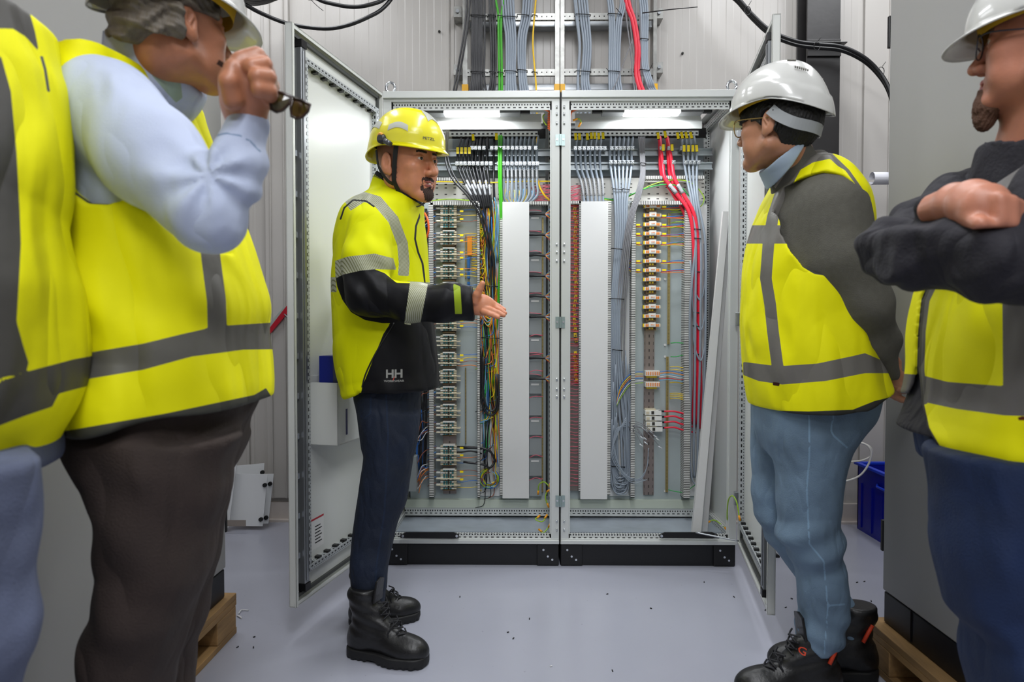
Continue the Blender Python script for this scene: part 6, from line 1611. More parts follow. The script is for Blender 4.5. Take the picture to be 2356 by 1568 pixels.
# ------------------------------------------------------------------ man in grey sweater (right of the cabinets)
def build_sweater_man():
    pe = person((PX(1870, 2.1), 2.10, 0), 'person in white helmet, grey sweater and yellow vest, hands behind the back')
    Yc = 2.08
    TS = [(345, 1838, 1896, Yc, 0.07), (365, 1820, 1912, Yc, 0.10), (390, 1796, 1936, Yc, 0.165), (420, 1778, 1962, Yc, 0.205), (470, 1755, 1992, Yc, 0.235), (520, 1738, 2000, Yc, 0.235), (580, 1724, 1992, Yc, 0.22), (640, 1717, 1984, Yc, 0.21), (720, 1716, 1990, Yc, 0.205), (800, 1719, 2008, Yc, 0.21), (860, 1722, 2030, Yc, 0.215), (910, 1728, 2046, Yc, 0.22), (960, 1740, 2046, Yc, 0.22)]
    tor = Loft(rows_px(TS, Yc, .2, 2.3))
    S, M1, E, M2, Wd = P(1912, 482, 1.93), P(1940, 590, 1.90), P(1992, 702, 1.90), P(2017, 780, 1.94), P(2032, 852, 1.98)
    def arm(p):
        d = chain(p, [(S, 0.098), (M1, 0.084), (E, 0.064), (M2, 0.053), (Wd, 0.041)], 0.03)
        d = smax(d, -(p[:, 2]-PZ(868, 2.0)), 0.006)
        return d+0.0035*np.sin(p[:, 2]*60+p[:, 0]*40)*np.clip((PZ(600, 1.9)-p[:, 2])*5, 0.1, 1)+folds(p, 0.0035, (7, 7, 6), 9.1)
    def sweater(p):
        d = tor(p, -0.012); d = smin(d, arm(p), 0.03)
        far = chain(p, [(P(1900, 480, 2.26), 0.085), (P(1950, 690, 2.28), 0.062), (P(2015, 840, 2.18), 0.042)], 0.03)
        d = smin(d, far, 0.03)
        neck = rc(p, P(1868, 440, 2.08), P(1838, 352, 2.04), 0.115, 0.090)
        neck = smax(neck, sil([(1700, 520), (1772, 455), (1788, 420), (1806, 385), (1822, 352), (1840, 324), (1862, 316), (1884, 345), (1910, 520)], 1.94)(p), 0.008)
        d = smin(d, neck, 0.02)
        return smax(d, PZ(880, 2.08)-p[:, 2], 0.01)
    v, q = surf(sweater, (PX(1690, 2.08), 1.74, PZ(940, 2.08)), (PX(2070, 2.1)+0.03, 2.42, PZ(305, 2.08)), 0.0055)
    M_sw = mat('sweater_grey', (98, 96, 88), 0.9, bump=0.5, bscale=420, var=0.12, vscale=60, attrs=[('placket', (150, 140, 128), 0.7, '')])
    mesh_from('sweater', [(v, q)], M_sw, pe, {'placket': pm(strip_poly([(1836, 352), (1822, 378), (1800, 405), (1782, 432)], 5), 1.98)})
    # vest: follows the torso with neck, armhole and slanted hem cut
    neckc = sil([(1600, 1100), (1600, 500), (1736, 500), (1765, 450), (1800, 405), (1838, 368), (1862, 352), (1890, 346), (1905, 350), (1935, 372), (1990, 430), (2060, 520), (2110, 890), (2056, 902), (2012, 914), (1962, 936), (1860, 948), (1752, 948), (1738, 938), (1700, 930)], 1.94)
    ah = plp([(1822, 470), (1828, 440), (1842, 415), (1868, 398), (1896, 396), (1928, 410), (1962, 450), (1985, 500), (1996, 560), (2080, 640), (2080, 840), (2010, 800), (1975, 720), (1940, 655), (1905, 632), (1875, 628), (1848, 612), (1828, 575), (1817, 530)], 1.88)
    def vest(p):
        d = tor(p, 0.010); d = smax(d, neckc(p), 0.006)
        hole = np.maximum(-ah(p), p[:, 1]-2.02); d = smax(d, -hole, 0.008)
        w = np.clip((PZ(620, 2.0)-p[:, 2])*6, 0.15, 1)
        d = d+folds(p, 0.0045, (5, 4, 5), 2.0)*w
        return d
    v, q = surf(vest, (PX(1690, 2.08), 1.76, PZ(965, 2.08)), (PX(2075, 2.1), 2.40, PZ(335, 2.08)), 0.005)
    Yn = 1.88
    tape = umax(pm([(1700, 518), (1818, 518), (1818, 560), (1700, 560)], Yn), pm(strip_poly([(1905, 352), (1862, 362), (1825, 395), (1798, 440), (1778, 500), (1768, 560), (1762, 640), (1772, 700), (1778, 760), (1790, 850)], 27), Yn),
                pm([(1710, 832), (1790, 842), (1880, 836), (1965, 818), (1990, 812), (2080, 850), (2060, 858), (1990, 858), (1900, 876), (1800, 884), (1745, 876), (1710, 862)], Yn),
                pm(strip_poly([(1905, 352), (1950, 395), (1985, 445), (2000, 500), (2005, 560)], 12), 2.0))
    inner_y = pm([(1842, 390), (1870, 374), (1905, 368), (1945, 392), (1980, 440), (1962, 442), (1930, 404), (1896, 390), (1868, 392), (1845, 408), (1832, 430), (1822, 470), (1815, 500), (1808, 500), (1815, 440)], Yn)
    trim = umax(pm(strip_poly([(1822, 470), (1817, 530), (1828, 575), (1848, 612), (1875, 628), (1905, 632)], 5), Yn), pm([(1700, 925), (1738, 938), (1750, 943), (1860, 946), (1962, 942), (2012, 922), (2070, 908), (2100, 990), (1700, 1000)], 1.94))
    M_v = vestmat('vest_sweater_man', [('tape', TAPE, 0.5, ''), ('inner', M_vest_y, 0.6, ''), ('trim', TRIM, 0.7, ''), ('tag', (60, 24, 18), 0.6, '')])
    vs = mesh_from('vest', [(v, q)], M_v, pe, {'tape': tape, 'inner': inner_y, 'trim': trim, 'tag': pm([(1778, 878), (1794, 880), (1793, 888), (1778, 886)], Yn)})
    text_on('Rijkswaterstaat', 1738, 585, 7, 1.90, vs, mat('print_dim', (150, 155, 20), 0.7), 'vest_print', vs, sx=0.62, bold=0.0)
    # head
    a = R(44); sc_ = 1.03; r_ = Vector((math.sin(a), math.cos(a), 0))
    O = P(1762, 281, 1.94)+r_*0.080*sc_
    hd = Head(O, R(90)-a, R(2), R(0), sc_, nose=0.98, fat=0.003, chin=0.9)
    HM = hd.face(P(1850, 420, 2.08), nr=0.054)
    A = lambda fn: (lambda p: fn(hd.tol(p.astype(f32))))
    lips = A(lambda p: -np.minimum(ell(p, (0, 0.088, -0.0515), (0.020, 0.02, 0.0042)), ell(p, (0, 0.088, -0.0632), (0.019, 0.02, 0.0055))))
    M_sk = skin('skin_olive', (198, 140, 108), [('brow', (48, 30, 24), 0.7, ''), ('lips', (160, 92, 86), 0.4, '')])
    brow = A(brow_f)
    def hand(p):
        d = chain(p, [(P(2040, 850, 2.00), 0.028), (P(2052, 868, 2.01), 0.030), (P(2062, 885, 2.02), 0.030)], 0.01)
        for pts, r0 in (([(2056, 865, 2.00), (2066, 850, 2.01), (2066, 832, 2.01), (2058, 818, 2.0)], 0.010), ([(2062, 868, 2.00), (2074, 862, 2.01), (2080, 882, 2.01), (2079, 898, 2.02)], 0.0105),
                        ([(2062, 880, 1.99), (2070, 884, 1.99), (2076, 892, 2.0), (2080, 899, 2.0)], 0.0095), ([(2058, 890, 2.0), (2066, 894, 1.99), (2074, 898, 2.0), (2081, 900, 2.0)], 0.009),
                        ([(2050, 905, 2.02), (2062, 912, 2.02), (2074, 918, 2.02), (2086, 922, 2.03)], 0.011)):
            d = smin(d, chain(p, [(P(*q_), r0*k) for q_, k in zip(pts, (1.1, 1.0, 0.92, 0.8))], 0.002), 0.004)
        return d
    HV = surf(hand, P(2020, 940, 2.0)+Vector((0, -0.05, 0)), P(2100, 805, 2.0)+Vector((0, 0.09, 0)), 0.0022)
    CV = surf(lambda p: tor(p, -0.035), (PX(1700, Yc), 1.8, PZ(970, Yc)), (PX(2060, Yc), 2.35, PZ(380, Yc)), 0.016)
    mesh_from('body', [HM, HV, CV], M_sk, pe, {'lips': lips, 'brow': brow})
    hd.eyes(pe, (70, 48, 34))
    # black hair at the nape and side
    def hair(p):
        d = smin(head_f(p), ell(p, (0, -0.020, 0.02), (0.076, 0.092, 0.09)), 0.01)-0.007+0.0016*np.sin(p[:, 0]*500+p[:, 2]*120)*np.sin(p[:, 2]*300+p[:, 1]*400)
        keep = np.minimum(-0.018-p[:, 1]+0.25*(p[:, 2]), p[:, 2]+0.068+0.012*np.sin(p[:, 0]*150))
        side = np.minimum(np.minimum(p[:, 2]-0.012+0.9*np.maximum(0, 0.03-np.abs(p[:, 1]-0.005)), 0.050-p[:, 1]), np.abs(p[:, 0])-0.045)
        top = np.minimum(p[:, 2]-0.030+0.15*p[:, 1], 0.1)
        d = smax(d, -np.maximum(np.maximum(keep, side), top), 0.003)
        for sg in (-1, 1): d = smax(d, -ell(p, (sg*0.088, -0.004, -0.002), (0.022, 0.024, 0.038)), 0.002)
        return d
    sub_head('hair', hd, hair, (-0.10, -0.13, -0.08), (0.10, 0.12, 0.15), 0.0028, mat('hair_black', (14, 12, 12), 0.55, bump=0.8, bscale=200, stretch=(1, 1, .3)), pe)
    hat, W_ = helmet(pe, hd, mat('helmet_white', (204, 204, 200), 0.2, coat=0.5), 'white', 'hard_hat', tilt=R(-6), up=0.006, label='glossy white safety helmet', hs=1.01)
    mb = MB()
    for sg in (-1, 1):
        for (y0, z0) in ((-0.075, 0.150), (-0.100, 0.120)):
            for k in range(7):
                y = y0-0.004*k+0.02; x = sg*(0.050+0.0022*k) if z0 > .13 else sg*(0.066-0.003*k)
                c = W_((x*1.0, y, z0-0.002*k)); mb.tube([c+Vector((0, 0, 0.003)), c-Vector((0, 0, 0.003))], 0.0022, 5)
    mb.build('vent_slots', mat('vent_grey', (120, 118, 110), 0.6), hat)
    # rear cradle
    strap(pe, [hd.w((-0.090, -0.015, 0.030)), hd.w((-0.088, -0.040, 0.008)), hd.w((-0.074, -0.075, -0.012)), hd.w((-0.040, -0.105, -0.020)), hd.w((0, -0.112, -0.022)), hd.w((0.06, -0.09, -0.015)), hd.w((0.088, -0.04, 0.008)), hd.w((0.090, -0.015, 0.03))], 0.030, 0.003, mat('cradle_grey', (150, 154, 156), 0.5), 'helmet_cradle', lambda p: (Vector(p)-hd.w((0, -0.01, 0))).normalized())
    glasses(pe, hd, (176, 150, 90), 0.0016)
    # shirt collar
    ax0, ax1 = P(1848, 420, 2.06), P(1806, 352, 2.02)
    def collar(p):
        d = rc(p, ax0, ax1, 0.100, 0.086); d = smax(d, -(d+0.006), 0.002)
        return smax(d, sil([(1836, 328), (1848, 336), (1824, 380), (1800, 415), (1786, 445), (1774, 472), (1757, 472), (1752, 445), (1743, 428), (1748, 404), (1757, 398), (1792, 362)], 1.95)(p), 0.004)
    v, q = surf(collar, (PX(1725, 2.0), 1.86, PZ(480, 2.0)), (PX(1860, 2.0), 2.2, PZ(318, 2.0)), 0.0032)
    mesh_from('shirt_collar', [(v, q)], mat('shirt_light_blue', (168, 186, 206), 0.8, bump=0.2, bscale=600), pe)
    jeans_far = Loft(rows_px([(920, 1728, 1905, 2.19, 0.105), (1000, 1728, 1900, 2.19, 0.105), (1100, 1730, 1885, 2.2, 0.10), (1150, 1731, 1882, 2.2, .098), (1190, 1739, 1880, 2.2, 0.095), (1240, 1763, 1890, 2.2, .09), (1290, 1800, 1920, 2.2, .085), (1340, 1836, 1945, 2.2, .08), (1380, 1872, 1966, 2.2, .075), (1420, 1894, 1977, 2.19, .07), (1462, 1900, 1979, 2.18, .066)], 2.2, .1, 2.2))
    jeans_near = Loft(rows_px([(915, 1760, 2012, 2.03, 0.125), (960, 1766, 2004, 2.03, .125), (1000, 1772, 1980, 2.02, 0.12), (1040, 1777, 1960, 2.02, .115), (1100, 1784, 1945, 2.02, .105), (1150, 1787, 1937, 2.02, .098), (1200, 1787, 1936, 2.02, .092), (1235, 1788, 1940, 2.02, .09), (1265, 1806, 1942, 2.02, .085), (1300, 1824, 1947, 2.03, .082), (1350, 1832, 1953, 2.03, .080), (1400, 1834, 1953, 2.04, .078), (1450, 1830, 1945, 2.04, .075), (1485, 1824, 1936, 2.04, .072), (1512, 1846, 1930, 2.04, .068)], 2.02, .1, 2.2))
    hip = Loft(rows_px([(905, 1735, 2026, Yc, .18), (950, 1734, 2012, Yc, .18), (1000, 1740, 1970, Yc, .165), (1040, 1760, 1930, Yc, .12)], Yc, .2, 2.3))
    cuffc = sil([(1600, 600), (2200, 600), (2200, 1505), (1934, 1505), (1905, 1514), (1888, 1511), (1858, 1494), (1826, 1466), (1600, 1455)], 1.98)
    def jeans(p):
        d = smin(smin(smax(jeans_near(p), cuffc(p), 0.005), hip(p), 0.025), jeans_far(p), 0.012)
        kz = np.exp(-((p[:, 2]-PZ(1250, 2.02))**2)/0.006)
        cuff = np.clip((PZ(1370, 2.04)-p[:, 2])*9, 0, 1)
        return d+folds(p, 0.0035, (7, 6, 8), 0.7)+0.006*np.sin(p[:, 2]*62-p[:, 0]*34)*kz+0.0055*np.sin(p[:, 2]*78+p[:, 0]*30+1.0)*cuff
    v, q = surf(jeans, (PX(1700, 2.1), 1.85, PZ(1525, 2.05)), (PX(2035, 2.1), 2.34, PZ(895, 2.08)), 0.0052)
    seam = umax(pm(strip_poly([(1862, 945), (1862, 1060), (1856, 1120), (1862, 1250), (1895, 1290), (1905, 1400), (1896, 1505)], 4.5), 1.93), pm(strip_poly([(1918, 950), (1912, 990), (1918, 1002), (1950, 1030)], 4.5), 1.93), pm(strip_poly([(1905, 1393), (1945, 1389)], 4.5), 1.96))
    worn = lambda p: 0.0045*np.sin(p[:, 2]*130)-0.0035-np.abs(p[:, 0]-PX(1858, 1.93)-0.010)
    M_lj = mat('denim_light', (122, 148, 172), 0.8, bump=0.35, bscale=320, var=0.28, vscale=7, crease=(0.009, (11, 11, 5), (0, 0.9, 0)), attrs=[('worn', (84, 112, 140), 0.8, ''), ('seam', (128, 158, 184), 0.8, '')])
    mesh_from('jeans', [(v, q)], M_lj, pe, {'seam': seam, 'worn': worn})
    for (h_, t_) in ((G(2022, 1560), G(1765, 1548)), (G(1938, 1606), G(1690, 1612))):
        b, LW = boot(pe, h_, t_, h=0.004, tall=1.0)
        MB().tube([LW(-0.040, 0.035, 0.165), LW(-0.048, 0.062, 0.120)], 0.006, 6).tube([LW(0.040, 0.035, 0.165), LW(0.048, 0.062, 0.120)], 0.006, 6).build('boot_stripe', mat('boot_orange', (210, 64, 30), 0.6), b)
    bpy.context.view_layer.update()
    text_on('G', 1846, 1497, 17, 1.99, b, MATS['boot_orange'], 'boot_logo', b, rot=-0.35, bold=0.01)
    return pe
def glasses(par, hd, col, r, dark=False):
    off = Vector(par.location); L_ = lambda x, y, z: hd.w((x, y, z))-off
    M_g = mat('spectacle_frame_%d' % col[0], col, 0.25, 0.6 if not dark else 0.0)
    g = MB()
    for sg in (-1, 1):
        ring = [L_(sg*0.034+0.026*math.cos(t), 0.104-abs(0.026*math.cos(t)+0.008)*0.12, 0.008+0.021*math.sin(t)*(1.0 if math.sin(t) > 0 else 1.12)) for t in np.linspace(0, 2*math.pi, 25)]
        g.tube(ring, r*hd.s, 6, cap=False)
        g.tube(catmull([L_(sg*0.059, 0.100, 0.018), L_(sg*0.072, 0.080, 0.020), L_(sg*0.080, 0.02, 0.014), L_(sg*0.083, -0.012, 0.010)], 4), r*hd.s, 6)
    g.tube(catmull([L_(-0.009, 0.106, 0.012), L_(0, 0.110, 0.016), L_(0.009, 0.106, 0.012)], 4), r*hd.s, 6)
    fr = g.build('glasses', M_g, par)
    for sg in (-1, 1):
        l = MB(); c = L_(sg*0.034, 0.1035, 0.007)
        ring = [L_(sg*0.034+0.025*math.cos(t), 0.1035-abs(0.026*math.cos(t)+0.008)*0.12, 0.007+0.0205*math.sin(t)*(1.0 if math.sin(t) > 0 else 1.12)) for t in np.linspace(0, 2*math.pi, 25)[:-1]]
        l.quad(ring); l.build('lens', mat('lens_clear', (255, 255, 255), 0.05, alpha=0.12, spec=0.8), fr)
build_sweater_man()
# ------------------------------------------------------------------ man with crossed arms (right edge)
def build_crossed_man():
    Yc = 1.30
    pe = person((PX(2290, Yc), Yc, 0), 'person in black hoodie and yellow vest with crossed arms at the right edge')
    TS = [(370, 2300, 2400, Yc, .075), (395, 2270, 2425, Yc, .12), (430, 2225, 2450, Yc, .18), (480, 2180, 2470, Yc, .21), (560, 2168, 2485, Yc, .215), (640, 2150, 2490, Yc, .21), (720, 2118, 2495, Yc, .205), (800, 2102, 2498, Yc, .205), (900, 2094, 2500, Yc, .21), (960, 2078, 2500, Yc, .212), (1010, 2062, 2500, Yc, .212), (1090, 2085, 2495, Yc, .21)]
    tor = Loft(rows_px(TS, Yc, .2, 2.3))
    def sleeves(p):
        a = chain(p, [(P(2215, 455, 1.44), 0.060), (P(2120, 530, 1.36), 0.056), (P(2052, 578, 1.26), 0.052), (P(2100, 592, 1.16), 0.050), (P(2220, 560, 1.08), 0.046), (P(2300, 520, 1.05), 0.042)], 0.03)
        b = chain(p, [(P(2445, 455, 1.10), 0.080), (P(2440, 560, 1.05), 0.070), (P(2410, 612, 1.02), 0.060), (P(2300, 600, 1.03), 0.054), (P(2180, 590, 1.12), 0.046)], 0.03)
        up = chain(p, [(P(2215, 520, 1.14), 0.034), (P(2155, 480, 1.16), 0.030)], 0.02)
        d = smin(smin(a, b, 0.018), up, 0.02)
        return d+0.004*np.sin(p[:, 0]*60+p[:, 2]*45+2*np.sin(p[:, 2]*30))+0.002*np.sin(p[:, 0]*130-p[:, 2]*90)
    def hoodie(p):
        d = smin(tor(p, -0.004), sleeves(p), 0.02)
        nk = rc(p, P(2368, 420, 1.30), P(2362, 300, 1.29), 0.100, 0.074); nk = smax(nk, sil([(2200, 460), (2262, 395), (2266, 345), (2288, 300), (2312, 306), (2340, 324), (2370, 318), (2450, 290), (2520, 460)], 1.24)(p), 0.006)
        d = smin(d, nk, 0.015)
        bot = sil([(1900, 1022), (2068, 1015), (2200, 1028), (2600, 1030), (2600, 200), (1900, 200)], 1.2)(p)
        return smax(d, bot, 0.006)
    v, q = surf(hoodie, (PX(1975, 1.25), 0.92, PZ(1050, 1.25)), (PX(2530, 1.3), 1.56, PZ(285, 1.3)), 0.0055)
    mesh_from('hoodie', [(v, q)], mat('hoodie_black', (27, 25, 33), 0.85, bump=0.4, bscale=180, crease=(0.016, (11, 11, 6), (0, 1.0, 0))), pe)
    Yn = 1.10
    main = pm([(2150, 628), (2124, 690), (2117, 760), (2114, 850), (2122, 930), (2134, 985), (2160, 1030), (2210, 1055), (2300, 1068), (2420, 1080), (2600, 1085), (2600, 300), (2400, 330), (2356, 352), (2300, 398), (2254, 440), (2240, 470), (2240, 628)], Yn)
    farp = pm([(2170, 628), (2135, 640), (2060, 700), (2060, 905), (2092, 905), (2104, 880), (2110, 840), (2112, 760), (2120, 690), (2146, 628)], Yn)
    shl = pm([(2150, 640), (2150, 470), (2178, 440), (2215, 385), (2268, 362), (2268, 402), (2254, 438), (2235, 450), (2200, 640)], 1.2)
    def vest(p):
        d = tor(p, 0.010)+folds(p, 0.0075, (5, 4, 4), 3.0)*0.9
        reg = np.maximum(np.maximum(main(p), farp(p)), shl(p))
        reg = np.where(p[:, 1] > 1.36, np.maximum(np.maximum(main(p), shl(p)), p[:, 2]*0+farp(p)), reg)
        return smax(d, -reg, 0.006)
    v, q = surf(vest, (PX(2050, 1.3), 1.05, PZ(1100, 1.2)), (PX(2530, 1.3), 1.56, PZ(345, 1.3)), 0.005)
    tape = umax(pm([(2305, 560), (2480, 560), (2480, 960), (2308, 890)], Yn), pm([(2060, 858), (2118, 862), (2180, 878), (2310, 888), (2600, 890), (2600, 965), (2310, 955), (2200, 940), (2130, 925), (2060, 905)], Yn),
                pm(strip_poly([(2190, 480), (2212, 420), (2250, 380)], 22), 1.2), pm(strip_poly([(2250, 470), (2300, 440), (2350, 395), (2420, 380)], 42), Yn), pm([(2262, 440), (2356, 420), (2450, 400), (2450, 500), (2262, 500)], Yn))
    trim = umax(pm(strip_poly([(2150, 628), (2124, 690), (2117, 760), (2114, 850), (2122, 930), (2134, 985), (2160, 1030), (2210, 1055), (2300, 1068), (2420, 1080), (2600, 1085)], 9), Yn))
    zipm = pm(strip_poly([(2158, 640), (2133, 690), (2124, 760), (2121, 850), (2128, 930)], 12), Yn)
    M_v = vestmat('vest_crossed_man', [('tape', (104, 101, 99), 0.5, ''), ('zipm', (92, 90, 88), 0.5, ''), ('trim', (66, 64, 60), 0.7, ''), ('tag', (90, 30, 16), .6, '')])
    mesh_from('vest', [(v, q)], M_v, pe, {'tape': tape, 'trim': trim, 'zipm': zipm, 'tag': pm([(2342, 957), (2358, 957), (2358, 968), (2342, 966)], Yn)})
    # head
    a = R(40); sc_ = 0.97; d_ = Vector((-math.cos(a), math.sin(a), 0))
    O = P(2228, 180, 1.33)-d_*(0.122*sc_)+Vector((0, 0, 0.026*sc_))
    hd = Head(O, R(90)-a, R(6), R(0), sc_, fat=0.005)
    HM = hd.face(P(2360, 420, 1.32), nr=0.064)
    A = lambda fn: (lambda p: fn(hd.tol(p.astype(f32))))
    lips = A(lambda p: -np.minimum(ell(p, (0, 0.088, -0.0515), (0.020, 0.02, 0.0042)), ell(p, (0, 0.088, -0.0632), (0.019, 0.02, 0.0055))))
    brow = A(brow_f)
    M_sk = skin('skin_fair', (196, 130, 104), [('brow', (120, 84, 60), 0.7, ''), ('lips', (164, 84, 80), 0.4, '')])
    def hand(p):
        d = chain(p, [(P(2150, 482, 1.15), 0.026), (P(2200, 468, 1.10), 0.030), (P(2240, 470, 1.06), 0.035), (P(2268, 478, 1.03), 0.037)], 0.012, ((0, 1, 0), 0.8))
        for k in range(4):
            y0 = 452+k*17
            d = smin(d, chain(p, [(P(2268, y0+2, 1.02), 0.0115), (P(2300, y0+6, 1.0), 0.0105), (P(2325, y0+12, 1.0), 0.0095), (P(2345, y0+20, 1.01), 0.0085)], 0.003), 0.006)
        return smin(d, chain(p, [(P(2225, 498, 1.04), 0.012), (P(2255, 515, 1.0), 0.011), (P(2280, 522, 1.0), 0.0095)], 0.003), 0.008)
    HV = surf(hand, P(2120, 545, 1.1)+Vector((0, -0.16, 0)), P(2380, 420, 1.1)+Vector((0, 0.09, 0)), 0.0026)
    CV = surf(lambda p: tor(p, -0.035), (PX(2060, Yc), 1.05, PZ(1000, Yc)), (PX(2520, Yc), 1.55, PZ(420, Yc)), 0.016)
    mesh_from('body', [HM, HV, CV], M_sk, pe, {'lips': lips, 'brow': brow})
    hd.eyes(pe, (90, 110, 120))
    def goat(p):
        d = smin(head_f(p), ell(p, (0, 0.083, -0.106), (0.019, 0.018, 0.034)), 0.012)-0.0028+0.0016*np.sin(p[:, 0]*700+p[:, 2]*150)*np.sin(p[:, 1]*600+p[:, 2]*200)
        reg = smin(ell(p, (0, 0.080, -0.104), (0.028, 0.034, 0.042)), ell(p, (0, 0.095, -0.072), (0.016, 0.03, 0.008)), 0.004)
        return smax(d, reg, 0.003)
    sub_head('goatee', hd, goat, (-0.04, 0.03, -0.16), (0.04, 0.13, -0.05), 0.0016, mat('beard_brown', (96, 66, 50), 0.8, bump=0.8, bscale=300), pe)
    def hair(p):
        d = head_f(p)-0.004+0.001*np.sin(p[:, 2]*500+p[:, 1]*300)
        keep = np.maximum(np.minimum(0.012-p[:, 1], p[:, 2]+0.05), p[:, 2]-0.045); keep = np.minimum(keep, 0.105-np.abs(p[:, 0])*1.25+p[:, 2]*0)
        return smax(d, -keep, 0.003)
    sub_head('hair', hd, hair, (-0.10, -0.13, -0.08), (0.10, 0.11, 0.15), 0.003, mat('hair_brown', (90, 66, 50), 0.6, bump=0.6, bscale=250), pe)
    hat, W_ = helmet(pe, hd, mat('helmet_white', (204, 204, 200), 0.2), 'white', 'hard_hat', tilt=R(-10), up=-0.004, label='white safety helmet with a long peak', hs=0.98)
    glasses(pe, hd, (50, 50, 60), 0.0015, True)
    legs(pe, [(1000, 2100, 2500, 1.28, .20), (1080, 2126, 2490, 1.28, .19)],
         [(1040, 2128, 2470, 1.20, .115), (1200, 2140, 2440, 1.20, .11), (1300, 2148, 2410, 1.20, .10), (1400, 2166, 2385, 1.20, .095), (1470, 2206, 2380, 1.20, .09), (1568, 2217, 2380, 1.20, .085), (1800, 2240, 2375, 1.20, .075), (2080, 2250, 2370, 1.2, .066)],
         [(1040, 2140, 2450, 1.40, .10), (1300, 2200, 2400, 1.40, .09), (1600, 2260, 2400, 1.40, .08), (1900, 2270, 2380, 1.40, .066)], mat('denim_navy', (12, 40, 84), 0.78, bump=0.4, bscale=260, var=0.4, vscale=7, crease=(0.014, (8, 8, 3), (0, -0.5, 0))), 'trousers', 2.3, 0.004)
    for x, y in ((2370, 1.20), (2350, 1.40)): boot(pe, (PX(2400, 1.2), y, 0), (PX(2400, 1.2)-0.28, y, 0), h=0.006)
def legs(pe, hiprows, near, far, m, nm, seed, amp=0.004):
    H_, N_, F_ = Loft(rows_px(hiprows, 1.2, .2)), Loft(rows_px(near, 1.2, .1, 2.2)), Loft(rows_px(far, 1.2, .1, 2.2))
    def f(p):
        d = smin(smin(H_(p), N_(p), 0.03), F_(p), 0.02); return d+folds(p, amp, (7, 6, 7), seed)+0.003*np.sin(p[:, 2]*40+p[:, 0]*40+seed)
    al = near+far+hiprows; Y0 = min(r[3]-r[4] for r in al); Y1 = max(r[3]+r[4] for r in al)
    xs = [PX(r[1], r[3]) for r in al]+[PX(r[2], r[3]) for r in al]
    v, q = surf(f, (min(xs)-.03, Y0-.03, PZ(max(r[0] for r in al), 1.2)-.02), (max(xs)+.03, Y1+.03, PZ(min(r[0] for r in al), 1.2)+.02), 0.0065)
    return mesh_from(nm, [(v, q)], m, pe)
build_crossed_man()
